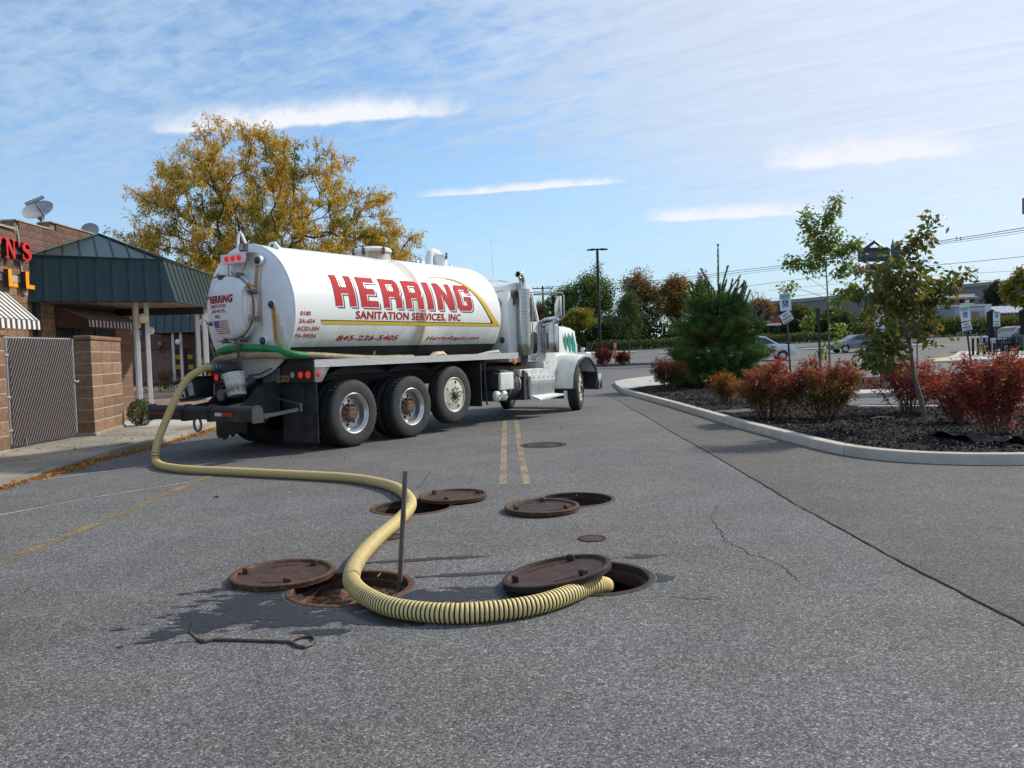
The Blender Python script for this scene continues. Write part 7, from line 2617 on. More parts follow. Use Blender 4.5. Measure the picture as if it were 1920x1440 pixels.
def shrub(label, pos, w, h, n, cols, wts, lean=0.0, group='red-leaved shrubs in the beds', cat='shrub', name='red_shrub', leafL=(0.055, 0.105), leafW=(0.014, 0.024), stems=26, top_cols=None, dens_top=0.75):
 r = thing(name, label, cat, pos, 0, group)
 mb = MB()
 tips, dirs = [], []
 for k in range(stems):
  a = 2 * PI * k / stems + random.uniform(-.3, .3)
  rad = w / 2 * math.sqrt(random.random()) * random.uniform(0.75, 1.08)
  hh = h * (1 - 0.42 * (rad / (w / 2)) ** 2) * random.uniform(0.78, 1.06)
  base = Vector((math.cos(a) * rad * 0.30, math.sin(a) * rad * 0.30, -0.02))
  tip = Vector((math.cos(a) * rad, math.sin(a) * rad, hh))
  mid = base.lerp(tip, 0.5) + Vector((random.gauss(0, .03), random.gauss(0, .03), 0.06 * h))
  pts_ = [base, base.lerp(mid, .6), mid, mid.lerp(tip, .55), tip]
  mb.tube([tuple(p) for p in pts_], [0.008, 0.007, 0.006, 0.0045, 0.002], 4, False)
  for j in range(12):
   f = 0.22 + 0.78 * (j / 11) ** 0.8
   q = base.lerp(mid, f / 0.5) if f < 0.5 else mid.lerp(tip, (f - .5) / .5)
   tips.append((q, f))
   if f > 0.3:
    for _ in range(2):
     d_ = Vector((random.gauss(0, 1), random.gauss(0, 1), random.uniform(-.1, .8))).normalized() * random.uniform(0.05, 0.17) * (0.6 + w * 0.4)
     e = q + d_
     mb.tube([tuple(q), tuple(e)], [0.003, 0.0015], 3, False)
     tips.append((e, f))
 mb.build('stems', twig, r, sharp=60)
 T = np.array([tuple(t[0]) for t in tips]); Fh = np.array([t[1] for t in tips])
 wgt = 0.35 + Fh
 idx = rng.choice(len(T), size=n, p=wgt / wgt.sum())
 P = T[idx] + rng.normal(0, 0.028, (n, 3))
 P[:, 2] = np.maximum(P[:, 2], 0.03)
 out = P.copy(); out[:, 2] -= h * 0.3
 D = nrmz(out) * 0.6 + rng.normal(0, 0.55, (n, 3)); D[:, 2] -= 0.30
 c = palette(n, cols, wts, 0.16)
 if top_cols is not None:
  hf = P[:, 2] / h + rng.normal(0, 0.16, n)
  m_ = hf > dens_top
  c[m_] = palette(int(m_.sum()), top_cols[0], top_cols[1], 0.16)
 leaf_mesh('foliage', P, D, rng.uniform(*leafL, n), rng.uniform(*leafW, n), c, LM, r, 0.12)
 return r
REDS = [(0.31, 0.052, 0.052), (0.23, 0.038, 0.042), (0.37, 0.090, 0.060), (0.16, 0.045, 0.034), (0.22, 0.075, 0.025), (0.065, 0.065, 0.015)]
MIXD = [(0.075, 0.10, 0.025), (0.13, 0.125, 0.03), (0.21, 0.080, 0.036), (0.24, 0.055, 0.042), (0.18, 0.13, 0.035), (0.31, 0.15, 0.045)]
TOPR = ([(0.32, 0.068, 0.062), (0.24, 0.046, 0.05), (0.37, 0.105, 0.06), (0.29, 0.125, 0.045)], [4, 3, 2, 1.2])
def bedpt(u, v):
 p = at(u, v, 0.11)
 p.z = 0.10
 return p
shrub('red and green shrub left of the leaning parking sign, left half of the joined pair', bedpt(1445, 781), 1.32, 0.98, 7600, MIXD, [4.5, 3, 3, 2, 2, 1], top_cols=TOPR, dens_top=0.62)
shrub('red and green shrub right of the leaning parking sign, right half of the joined pair', bedpt(1548, 782), 1.25, 1.06, 7600, MIXD, [4.5, 3, 3, 2, 2, 1], top_cols=TOPR, dens_top=0.64)
shrub('open red shrub behind the slim trunk of the young dogwood', bedpt(1704, 774), 1.35, 0.98, 5200, REDS, [4, 3, 3, 2, 1, 1], top_cols=TOPR, dens_top=0.7)
shrub('large bright red shrub cut by the right edge, behind the black fabric', bedpt(1868, 812), 1.35, 1.06, 8000, REDS, [4, 3, 3.5, 2, 1.2, .6], top_cols=TOPR, dens_top=0.8)
shrub('red shrub filling the gap between the dogwood trunk and the large bright red shrub', bedpt(1795, 790), 0.75, 0.72, 3200, REDS, [4, 3, 3, 2, 1, 1])
shrub('small orange and yellow shrub in front of the pine', bedpt(1362, 754), 0.82, 0.62, 2600, [(0.28, 0.10, 0.02), (0.30, 0.20, 0.03), (0.20, 0.05, 0.02), (0.08, 0.08, 0.015), (0.30, 0.04, 0.02)], [3, 3, 3, 2, 1.5])
shrub('dark green and orange shrub at the far end of the bed, left of the pine', bedpt(1252, 731), 1.12, 1.02, 3600, [(0.025, 0.035, 0.012), (0.04, 0.05, 0.013), (0.10, 0.04, 0.016), (0.18, 0.045, 0.018)], [5, 4, 2, 1.5], top_cols=([(0.28, 0.06, 0.025), (0.32, 0.11, 0.035), (0.18, 0.05, 0.02)], [3, 2, 2]), dens_top=0.66)
# ---- white pine in the bed
pp0 = bedpt(1345, 722)
pine = thing('pine_tree', 'young dark green pine with a bare leader spike, in the mulch bed beyond the truck', 'pine tree', pp0)
mb = MB()
mb.tube([(0, 0, -0.05), (0.02, 0.01, 1.0), (0.05, 0.0, 2.2), (0.10, 0, 3.2)], [0.075, 0.06, 0.04, 0.018], 8)
mb.build('trunk', bark, pine)
mb = MB()
NP, ND = [], []
Hc = 2.95
def pine_r(z):      # crown half-width at height z
 t_ = z / Hc
 return (1.98 - 0.30 * z) * min(1.0, 0.82 + z * 0.5) * (1 - 0.45 * max(0, (t_ - 0.80) / 0.20)) * (0.90 + 0.16 * math.sin(z * 7.5))
lev = 0
for k in range(470):
 z = 0.10 + (Hc - 0.15) * (k / 470) ** 1.05
 a = k * 2.399 + random.uniform(-.2, .2)
 rr = max(0.12, pine_r(z)) * random.uniform(0.72, 1.10)
 zb = max(0.05, z - 0.20 * rr)
 base = Vector((0.03 * z, 0, zb))
 tip = Vector((0.03 * z + rr * math.cos(a), rr * math.sin(a), z + 0.10 * random.random()))
 mid = base.lerp(tip, 0.55) + Vector((0, 0, -0.06 * rr))
 if k % 2 == 0:
  mb.tube([tuple(base), tuple(mid), tuple(tip)], [0.014, 0.009, 0.004], 4, False)
 m_ = int(18 + 30 * rr)
 for j in range(m_):
  f = 0.38 + 0.62 * (j / m_) ** 0.55
  q = mid.lerp(tip, (f - .55) / .45) if f > .55 else base.lerp(mid, f / .55)
  side = Vector((random.gauss(0, 1), random.gauss(0, 1), random.gauss(0.15, .6)))
  q = q + side * 0.065
  outd = (tip - base).normalized()
  for _ in range(9):
   dd = outd * 0.55 + Vector((random.gauss(0, .5), random.gauss(0, .5), random.gauss(.18, .42)))
   NP.append(tuple(q)); ND.append(tuple(dd))
for (dx, dy, z0, z1, sx, sy) in [(q * math.cos(a_), q * math.sin(a_), 2.95 - q * .55, 3.30 - q * .40 + random.uniform(0, .28), .22 * math.cos(a_), .22 * math.sin(a_)) for a_, q in [(k * 2.4, random.uniform(.25, 1.05)) for k in range(34)]] + [(0.10, 0, 3.1, 4.48, 0.02, 0), (0.02, 0.05, 2.95, 3.75, -.42, .1), (0.15, 0, 2.95, 3.80, .28, 0.05), (0.2, -0.05, 2.75, 3.45, .55, -.1), (-0.05, 0, 2.75, 3.35, -.75, 0), (0.3, .1, 2.6, 3.3, .75, .3), (-.1, -.1, 2.6, 3.15, -.95, -.2)]:
 b_, t_ = Vector((dx, dy, z0)), Vector((dx + sx, dy + sy, z1))
 mb.tube([tuple(b_), tuple(t_)], [0.024, 0.014], 6, True)
 L_ = (t_ - b_).length
 nn = int(1100 * L_)
 for j in range(nn):
  f = random.random()
  if z1 > 4 and f > 0.90: f = 0.98
  elif z1 > 4 and f > 0.5 and random.random() < 0.45: continue
  q = b_.lerp(t_, f)
  dd = (t_ - b_).normalized() * 1.1 + Vector((random.gauss(0, .32), random.gauss(0, .32), 0.2))
  NP.append(tuple(q)); ND.append(tuple(dd))
mb.build('branches', bark, pine, sharp=60)
NP, ND = np.array(NP), np.array(ND)
n = len(NP)
hn = np.array([mnoise.noise(Vector((p[0] * 1.6, p[1] * 1.6, p[2] * 1.6))) for p in NP[::9]])
hn = np.repeat(hn, 9)[:n] if len(hn) * 9 >= n else np.resize(hn, n)
c = palette(n, [(0.065, 0.13, 0.038), (0.095, 0.185, 0.048), (0.145, 0.25, 0.064), (0.10, 0.17, 0.080)], [4, 4, 2.5, 1.5], 0.15)
brown = (hn > 0.33) & (rng.random(n) < 0.45)
c[brown] = palette(int(brown.sum()), [(0.22, 0.12, 0.03), (0.15, 0.085, 0.025)], [1, 1])
leaf_mesh('needles', NP, ND, rng.uniform(0.075, 0.135, n), rng.uniform(0.006, 0.011, n), c, LMN, pine)
# ---- young dogwood with big drooping leaves in front of the right shrubs
def leaf_obj_mesh(name, L, W, col, droop):
 """a broad pointed leaf, folded along the midrib and curling down"""
 mb = MB()
 k = 5
 vs = []
 for i in range(k + 1):
  f = i / k
  w_ = W * math.sin(PI * min(1, f * 0.92 + 0.06)) ** 0.8 * (1 - 0.25 * f)
  x = L * f * (1 - 0.18 * droop * f)
  z = -droop * L * f * f * 0.85
  vs += [(x, -w_ / 2, z + 0.12 * w_), (x, 0, z), (x, w_ / 2, z + 0.12 * w_)]
 fs = []
 for i in range(k):
  for j in range(2):
   fs.append((i * 3 + j, i * 3 + j + 1, (i + 1) * 3 + j + 1, (i + 1) * 3 + j))
 mb.add(vs, fs)
 m = leafcol_mat(col)
 o = mb.build(name, m, None, sharp=60)
 me = o.data
 bpy.data.objects.remove(o)
 return me
def leafcol_mat(col):
 nm = 'leaf_%02d%02d%02d' % tuple(int(q * 99) for q in col)
 if nm in MATS: return MATS[nm]
 m, t = newmat(nm)
 p = t.coord()
 col = tuple(q * 1.55 for q in col)
 c = t.mix(t.ss(t.noise(p, 25, 3), .4, .7), col, tuple(q * 1.25 for q in col))
 b = t.n('ShaderNodeBsdfPrincipled')
 t.put(c, b.inputs['Base Color'])
 b.inputs['Roughness'].default_value = 0.45
 tr = t.n('ShaderNodeBsdfTranslucent')
 t.put(c, tr.inputs[0])
 mx = t.n('ShaderNodeMixShader'); mx.inputs[0].default_value = 0.48
 t.t.links.new(b.outputs[0], mx.inputs[1]); t.t.links.new(tr.outputs[0], mx.inputs[2])
 o = t.n('ShaderNodeOutputMaterial'); t.t.links.new(mx.outputs[0], o.inputs[0])
 MATS[nm] = m
 return m
def young_tree(name, label, base, yplane, limbs, leaf_meshes, n_parts, n_stuff, cols, wts, barkm, Lr, cat='tree', per=0.10, droop=0.55, scl=(0.8, 1.25), leafsize=(0.1, 0.05), thick=1.0, spread=0.03):
 """limbs: polylines in photo pixels, stood up at depths around the trunk"""
 r = thing(name, label, cat, base)
 mbk = MB()
 anchors = []
 for (pix, r0, r1, leafy, dz) in limbs:
  pts_ = []
  for i, (u, v) in enumerate(pix):
   f = i / max(1, len(pix) - 1)
   q = aty(u, v, yplane + dz * f) - base
   pts_.append(q)
  rs = [r0 + (r1 - r0) * i / max(1, len(pts_) - 1) for i in range(len(pts_))]
  mbk.tube([tuple(p) for p in pts_], [q * thick for q in rs], 7, True)
  for i in range(len(pts_) - 1):
   L = (pts_[i + 1] - pts_[i]).length
   k = max(1, int(L / per))
   for j in range(k):
    f = (i + j / k) / (len(pts_) - 1)
    if f >= leafy:
     anchors.append((pts_[i].lerp(pts_[i + 1], j / k), (pts_[i + 1] - pts_[i]).normalized()))
 mbk.build('trunk', barkm, r, sharp=50)
 # short twigs with leaves
 mbk = MB()
 spots = []
 for (q, d) in anchors:
  for _ in range(3):
   sd = Vector((random.gauss(0, 1), random.gauss(0, 1), random.gauss(0.25, .5)))
   sd = (sd - d * sd.dot(d) * 0.4).normalized()
   L = random.uniform(0.04, 0.17) * Lr
   e = q + sd * L
   mbk.tube([tuple(q), tuple(e)], [0.004, 0.002], 3, False)
   spots += [(e, sd), (q.lerp(e, 0.6), sd)]
 tag(mbk.build('twigs', barkm, r, sharp=60), kind='stuff')
 k = 0
 random.shuffle(spots)
 while k < n_parts:
  e, sd = spots[k % len(spots)]
  az = math.atan2(sd.y, sd.x) + random.gauss(0, 0.9)
  o = link_mesh('leaf', random.choice(leaf_meshes), r)
  o.location = e + Vector((random.gauss(0, spread), random.gauss(0, spread), random.gauss(0, spread)))
  o.rotation_euler = (random.gauss(0, .45), random.uniform(-0.1, 0.9), az)
  s_ = random.uniform(*scl)
  o.scale = (s_, s_, s_)
  k += 1
 if n_stuff:
  S = np.array([tuple(s[0]) for s in spots]); Dd = np.array([tuple(s[1]) for s in spots])
  idx = rng.integers(0, len(S), n_stuff)
  P = S[idx] + rng.normal(0, spread * 1.3, (n_stuff, 3))
  D = Dd[idx] + rng.normal(0, 0.5, (n_stuff, 3)); D[:, 2] -= droop
  o = leaf_mesh('foliage', P, D, rng.uniform(leafsize[0] * .75, leafsize[0] * 1.25, n_stuff), rng.uniform(leafsize[1] * .7, leafsize[1] * 1.3, n_stuff), palette(n_stuff, [tuple(q * 1.55 for q in c) for c in cols], wts, .15), LM, r, 0.15)
  tag(o, kind='stuff')
 return r
dog_leaves = [leaf_obj_mesh('leaf', 0.115, 0.062, c_, d_) for c_, d_ in [((0.085, 0.105, 0.020), 0.9), ((0.060, 0.085, 0.018), 0.6), ((0.12, 0.11, 0.025), 1.2), ((0.17, 0.10, 0.035), 1.3), ((0.05, 0.075, 0.016), 0.8), ((0.15, 0.15, 0.026), 0.5), ((0.16, 0.085, 0.045), 1.5)]]
dbase = bedpt(1735, 794)
DY = dbase.y
dl = [([(1735, 794), (1727, 750), (1714, 705), (1708, 660), (1702, 622), (1697, 590), (1694, 555)], 0.040, 0.016, 0.80, 0.0),
  ([(1694, 560), (1688, 520), (1690, 490), (1705, 468), (1725, 450), (1742, 428), (1754, 414)], 0.016, 0.004, 0.15, 0.25),
  ([(1694, 570), (1676, 530), (1668, 500), (1676, 476)], 0.012, 0.004, 0.2, -0.3),
  ([(1714, 700), (1690, 672), (1668, 645), (1650, 620), (1640, 600)], 0.016, 0.005, 0.35, -0.4),
  ([(1714, 708), (1700, 695), (1680, 685), (1650, 676), (1625, 676)], 0.014, 0.004, 0.45, -0.5),
  ([(1705, 640), (1716, 612), (1738, 585), (1760, 556), (1785, 532), (1812, 508)], 0.014, 0.004, 0.25, 0.2),
  ([(1698, 590), (1672, 572), (1640, 556), (1610, 545), (1588, 548)], 0.012, 0.004, 0.25, -0.4),
  ([(1697, 560), (1665, 540), (1640, 520), (1618, 505), (1600, 500)], 0.011, 0.004, 0.2, 0.3),
  ([(1695, 560), (1712, 530), (1728, 510), (1732, 480)], 0.010, 0.003, 0.2, -0.2),
  ([(1705, 640), (1680, 612), (1660, 590), (1640, 580), (1615, 585)], 0.012, 0.004, 0.3, 0.4),
  ([(1712, 640), (1730, 622), (1745, 632), (1738, 648)], 0.008, 0.003, 0.4, -0.3),
  ([(1700, 600), (1720, 560), (1740, 530), (1735, 515)], 0.010, 0.003, 0.2, 0.4),
  ([(1697, 585), (1710, 550), (1700, 520), (1712, 500)], 0.010, 0.003, 0.1, -0.5),
  ([(1650, 625), (1640, 648), (1632, 668), (1640, 690)], 0.008, 0.003, 0.1, -0.5),
  ([(1690, 680), (1676, 650), (1690, 640), (1700, 650)], 0.007, 0.003, 0.3, 0.3)]
young_tree('dogwood_tree', 'young dogwood with big drooping olive leaves and a slim grey trunk in the right bed', dbase, DY, dl, dog_leaves, 298, 1900,
   [(0.085, 0.10, 0.020), (0.058, 0.08, 0.017), (0.125, 0.115, 0.025), (0.16, 0.095, 0.034)], [4, 4, 2, 1.5], bark_l, 0.85, per=0.07, leafsize=(0.115, 0.062), spread=0.055)
mbase = at(1592, 712, 0.1)
MYP = mbase.y
mbase.z = 0.09
ml = [([(1556, 716), (1555, 660), (1554, 610), (1552, 560), (1550, 520), (1546, 480), (1540, 440), (1552, 410), (1566, 382), (1575, 366)], 0.035, 0.006, 0.60, 0.0),
  ([(1547, 470), (1530, 440), (1512, 415), (1508, 392)], 0.012, 0.004, 0.4, -.3),
  ([(1546, 470), (1522, 450), (1512, 440)], 0.008, 0.003, 0.3, .3),
  ([(1550, 520), (1520, 500), (1495, 490), (1472, 494)], 0.014, 0.004, 0.2, -.3),
  ([(1552, 545), (1515, 520), (1490, 506)], 0.008, 0.003, 0.9, .4),
  ([(1552, 560), (1510, 545), (1480, 538), (1462, 545)], 0.010, 0.004, 0.62, .4),
  ([(1550, 500), (1575, 475), (1595, 460), (1612, 452)], 0.012, 0.004, 0.25, .3),
  ([(1552, 530), (1580, 505), (1602, 490)], 0.010, 0.004, 0.25, -.4),
  ([(1553, 575), (1580, 555), (1600, 545)], 0.010, 0.004, 0.3, .3),
  ([(1548, 500), (1530, 475), (1525, 460)], 0.008, 0.003, 0.1, .5),
  ([(1552, 560), (1535, 585), (1520, 600), (1512, 618)], 0.009, 0.003, 0.5, -.4),
  ([(1554, 600), (1580, 612), (1590, 625)], 0.008, 0.003, 0.5, .2),
  ([(1554, 640), (1570, 645), (1580, 652)], 0.008, 0.003, 0.5, -.2),
  ([(1556, 665), (1545, 660), (1540, 668)], 0.007, 0.003, 0.5, -.2),
  ([(1546, 480), (1560, 450), (1570, 430)], 0.009, 0.003, 0.2, .2)]
map_leaves = [leaf_obj_mesh('leaf', 0.14, 0.085, c_, d_) for c_, d_ in [((0.125, 0.185, 0.035), 0.6), ((0.095, 0.155, 0.030), 0.9), ((0.17, 0.22, 0.045), 0.5), ((0.20, 0.11, 0.045), 1.1), ((0.075, 0.125, 0.026), 0.8)]]
mb0 = aty(1556, 716, MYP); mb0.z = 0.09
young_tree('maple_sapling', 'tall thin sapling with bright green leaves behind the red shrubs, left of the dogwood', mb0, MYP, ml, map_leaves, 290, 3000,
   [(0.125, 0.185, 0.035), (0.095, 0.15, 0.03), (0.17, 0.21, 0.045), (0.18, 0.11, 0.04)], [4, 4, 2, .6], bark_l, 1.0, per=0.12, leafsize=(0.15, 0.075), spread=0.085)
# ---- honey locust behind the truck
lb_ = Vector((-11.3, 37.5, 0.1))
loc = thing('locust_tree', 'large honey locust with yellow and green autumn leaves behind the tank truck', 'tree', lb_)
T = []
while len(T) < 620:
 d = rng.normal(size=3); d /= np.linalg.norm(d)
 if d[2] < -0.40: continue
 az = math.atan2(d[1], d[0])
 f = rng.random() ** 0.40
 k_ = 0.90 + 0.20 * mnoise.noise(Vector((d[0] * 2.2, d[1] * 2.2, d[2] * 2.2 + 5)))
 sx = 7.9 if d[0] > 0 else 7.2
 p = np.array([d[0] * sx, d[1] * 6.2, d[2] * (7.0 if d[2] > 0 else 3.2)]) * f * k_
 if d[0] > 0.2: p[2] -= 0.16 * max(0, p[0]) ** 1.25 * 0.42
 p[2] += 5.6
 if p[2] < 3.1 + 0.0 * abs(p[0]): continue
 T.append(p)
N, par, ch, rad = grow([(0, 0, -0.2), (0.02, 0, 1.2), (0.05, 0.02, 2.4), (0.08, 0, 3.4)], T, 0.42, 0.017)
rad = np.minimum(rad, 0.24)
mb = MB()
skeleton_mesh(mb, [tuple(p) for p in N], par, ch, rad, 8, 4, 0.06)
mb.build('trunk', bark, loc, sharp=60)
ends = [i for i in range(len(N)) if rad[i] < 0.032 and N[i][2] > 2.8]
P, D = [], []
twg = MB()
for i in ends:
 q = N[i]
 outv = q - np.array([0, 0, 4.5]); outv /= np.linalg.norm(outv) + 1e-6
 for _ in range(6):
  dd = outv * 0.75 + rng.normal(0, 0.55, 3) + np.array([0, 0, 0.20])
  dd /= np.linalg.norm(dd)
  L = rng.uniform(0.35, 0.95)
  e = q + dd * L + np.array([0, 0, -0.12 * L])
  twg.tube([tuple(q), tuple((q + e) / 2 + np.array([0, 0, .05])), tuple(e)], [0.010, 0.007, 0.003], 3, False)
  if rng.random() < 0.12: continue          # some bare twigs
  for j in range(8):
   f = rng.uniform(0.25, 1.02)
   b_ = q + (e - q) * f
   for _k in range(2):
    P.append(b_ + rng.normal(0, 0.06, 3)); D.append(rng.normal(0, 0.5, 3) + np.array([0, 0, -0.75]) + dd * 0.25)
tag(twg.build('twigs', twig, loc, sharp=60), kind='stuff')
P, D = np.array(P), np.array(D)
n = len(P)
g = np.array([mnoise.noise(Vector((p[0] * .55, p[1] * .55, p[2] * .55))) for p in P])
dist = np.linalg.norm((P - np.array([0, 0, 5.2])) / np.array([7.2, 6, 7]), axis=1)
yel = g * 0.9 + (dist - 0.55) * 1.0 + rng.normal(0, 0.22, n)
c = palette(n, [(0.19, 0.22, 0.04), (0.13, 0.18, 0.035), (0.27, 0.26, 0.045)], [3, 2, 2], .15)
m_ = yel > -0.04
c[m_] = palette(int(m_.sum()), [(0.60, 0.37, 0.04), (0.66, 0.38, 0.04), (0.50, 0.36, 0.05), (0.62, 0.43, 0.10)], [4, 3, 3, 1.5], .15)
leaf_mesh('crown', P, D, rng.uniform(0.13, 0.26, n), rng.uniform(0.028, 0.056, n), c, LM, loc, 0.1)
# ---- trees across the lot
def far_tree(label, px, top_v, width_px, y, cols, wts, base_v=None, n=5200, trunk=True, shape=1.0, group='trees beyond the far hedge', crown_bot=None, leaf=(0.18, 0.38), name='far_tree', extra=None, nodes=130):
 x0 = aty(px, 640, y).x
 z0 = gz(x0, min(y, 150))
 top = aty(px, top_v, y).z
 w = width_px / FPX * y
 r = thing(name, label, 'tree', (x0, y, z0), 0, group)
 h = top - z0
 cb = (aty(px, crown_bot, y).z - z0) if crown_bot else h * 0.28
 T = []
 sd = random.random() * 50
 wts = list(wts)
 cols = [tuple(q * 1.6 for q in c) for c in cols]
 if extra: extra = (extra[0], [tuple(q * 1.45 for q in c) for c in extra[1]], extra[2])
 while len(T) < nodes:
  d = rng.normal(size=3); d /= np.linalg.norm(d)
  f = rng.random() ** 0.38
  k_ = 0.82 + 0.42 * mnoise.noise(Vector((d[0] * 2 + sd, d[1] * 2, d[2] * 2)))
  ch_ = (h - cb)
  zz = d[2] * f * k_
  taper = 1 - 0.35 * shape * max(0, zz)
  T.append((d[0] * w / 2 * f * k_ * taper * 1.05, d[1] * w / 2 * f * k_ * taper, cb + ch_ * (0.5 + 0.5 * zz * 1.12)))
 N, par, ch, rad = grow([(0, 0, -0.5), (0.05, 0, cb * 0.5), (0, 0.02, cb)], T, 0.4, 0.022)
 mb = MB()
 skeleton_mesh(mb, [tuple(p) for p in N], par, ch, np.minimum(rad, 0.035 * h), 6, 3, 0.08)
 mb.build('trunk', bark, r, sharp=60)
 T = np.array(T)
 n = int(n * 1.9)
 idx = rng.integers(0, len(T), n)
 P = T[idx] + rng.normal(0, 1, (n, 3)) * np.array([w * .055, w * .055, (h - cb) * .05])
 D = rng.normal(0, 0.7, (n, 3)); D[:, 2] -= 0.35
 c = palette(n, cols, wts, .18)
 if extra:
  hf = (P[:, 2] - cb) / (h - cb) + rng.normal(0, 0.16, n)
  m_ = hf > extra[0]
  c[m_] = palette(int(m_.sum()), extra[1], extra[2], .18)
 leaf_mesh('crown', P, D, rng.uniform(*leaf, n), rng.uniform(leaf[0] * .45, leaf[1] * .5, n), c, LM, r, 0.1)
 return r
GRN = [(0.060, 0.090, 0.020), (0.085, 0.120, 0.026), (0.040, 0.066, 0.016), (0.12, 0.14, 0.03)]
DGN = [(0.026, 0.045, 0.014), (0.040, 0.062, 0.018), (0.055, 0.080, 0.022)]
ORA = ([(0.24, 0.095, 0.026), (0.18, 0.075, 0.025), (0.15, 0.085, 0.025), (0.10, 0.085, 0.02)], [3, 3, 2, 1.5])
far_tree('tall green tree just behind the top of the light pole', 1112, 499, 104, 112, GRN, [3, 3, 2, 1], crown_bot=612, n=8000, nodes=170)
far_tree('rounded mid green tree above the hood of the truck, left of the light pole', 1052, 532, 62, 110, GRN, [3, 2.5, 2, 1], crown_bot=615)
far_tree('low yellowish green tree below the tall green tree, just left of the light pole', 1086, 578, 78, 104, [(0.12, 0.125, 0.022), (0.20, 0.16, 0.03), (0.08, 0.10, 0.02)], [3, 2, 2], crown_bot=622, n=4500)
far_tree('large spreading tree with a rusty orange top, right of the light pole', 1205, 503, 96, 113, DGN, [3, 3, 2], crown_bot=635, n=8500, extra=(0.68, *ORA), nodes=170)
far_tree('orange and brown tree with a dark forked trunk, left of the pine', 1268, 513, 86, 108, [(0.16, 0.085, 0.022), (0.10, 0.08, 0.02), (0.055, 0.062, 0.017), (0.20, 0.10, 0.025)], [3, 3, 2, 1], crown_bot=605, n=7000, extra=(0.72, *ORA), nodes=150)
far_tree('brownish green tree half hidden by the left side of the pine', 1318, 512, 52, 112, [(0.10, 0.09, 0.02), (0.16, 0.095, 0.024), (0.06, 0.07, 0.018)], [2, 2, 2], crown_bot=640, n=4200)
far_tree('reddish brown tree seen between the cab and the mirror', 1012, 560, 46, 116, [(0.13, 0.05, 0.022), (0.09, 0.055, 0.02), (0.05, 0.05, 0.016)], [3, 2, 2], crown_bot=640, n=3800)
far_tree('small dark green tree filling the space behind the slim young tree', 1150, 585, 84, 105, DGN, [3, 3, 1], crown_bot=652, n=5200)
far_tree('grey spruce on the right in front of the long grey roof', 1870, 528, 44, 150, [(0.040, 0.050, 0.034), (0.055, 0.065, 0.045), (0.03, 0.038, 0.026)], [3, 2, 2], crown_bot=575, n=4200, shape=2.2, leaf=(0.35, 0.6))
far_tree('yellow green tree at the right edge above the parked cars', 1924, 500, 92, 62, [(0.13, 0.12, 0.022), (0.20, 0.15, 0.028), (0.075, 0.085, 0.02)], [3, 2, 3], crown_bot=582, n=4200, leaf=(0.16, 0.32))
far_tree('dark green clump beside the two-storey brick building', 1738, 572, 46, 108, DGN, [3, 3, 1], crown_bot=625, n=3200)
# low green and reddish trees beyond the far hedge, right of the pine
far_tree('broad dark green shrub-like tree behind the leaning parking sign', 1492, 565, 90, 110, [(0.035, 0.055, 0.015), (0.055, 0.075, 0.018), (0.085, 0.075, 0.02)], [3, 3, 1.5], crown_bot=628, n=5200, shape=0.3)
far_tree('low red and orange tree just right of the pine', 1428, 556, 56, 112, [(0.22, 0.075, 0.03), (0.17, 0.09, 0.03), (0.09, 0.07, 0.02)], [3, 2, 2], crown_bot=605, n=3400)
far_tree('green tree behind the tall thin sapling', 1565, 575, 84, 108, [(0.05, 0.07, 0.018), (0.075, 0.085, 0.02), (0.035, 0.05, 0.015)], [2, 2, 2], crown_bot=630, n=4600)
far_tree('dark green tree behind the dogwood trunk', 1650, 570, 90, 110, DGN, [3, 3, 2], crown_bot=632, n=4600)
# bare tree behind the pine
bt_y = 105
bp = Vector((aty(1415, 640, bt_y).x, bt_y, gz(30, bt_y)))
r = thing('bare_tree', 'bare grey leafless tree just right of the top of the pine', 'tree', bp)
T = []
while len(T) < 150:
 a = rng.uniform(-1.15, 1.15); f = rng.random() ** .5
 T.append((math.sin(a) * 2.9 * f, rng.normal(0, 1.2), 2.0 + 5.6 * f * math.cos(a) * 0.98))
N, par, ch, rad = grow([(0, 0, -.3), (0, 0, 1.0), (0, 0, 1.8)], T, 0.7, 0.022)
mb = MB()
skeleton_mesh(mb, [tuple(p) for p in N], par, ch, np.minimum(rad, 0.16), 5, 3, 0.06)
mb.build('trunk', pm('bare_twigs', (0.16, 0.135, 0.125), 0.9), r, sharp=60)
# young street tree on the far island, with a thin stem
yt = Vector((7.92, 54.6, gz(7.9, 54.6) + 0.1))
r = thing('young_tree', 'slim young tree with a dark green crown on the far island beside the orange sign', 'tree', yt)
T = []
while len(T) < 130:
 d = rng.normal(size=3); d /= np.linalg.norm(d)
 f = rng.random() ** .4
 T.append((d[0] * 1.05 * f * (1 - .3 * d[2]), d[1] * 1.0 * f, 3.45 + d[2] * 1.85 * f))
N, par, ch, rad = grow([(0, 0, -.2), (0, 0, .9), (.02, 0, 1.8)], T, 0.4, 0.010)
mb = MB()
skeleton_mesh(mb, [tuple(p) for p in N], par, ch, np.minimum(rad, 0.055), 6, 3, 0.05)
mb.build('trunk', bark, r, sharp=60)
T = np.array(T)
n = 3600
idx = rng.integers(0, len(T), n)
P = T[idx] + rng.normal(0, .14, (n, 3))
D = rng.normal(0, .5, (n, 3)); D[:, 2] -= .7
leaf_mesh('crown', P, D, rng.uniform(.10, .20, n), rng.uniform(.05, .08, n), palette(n, [(0.055, 0.095, 0.03), (0.085, 0.13, 0.04), (0.045, 0.075, 0.024)], [3, 2, 2]), LM, r, .1)
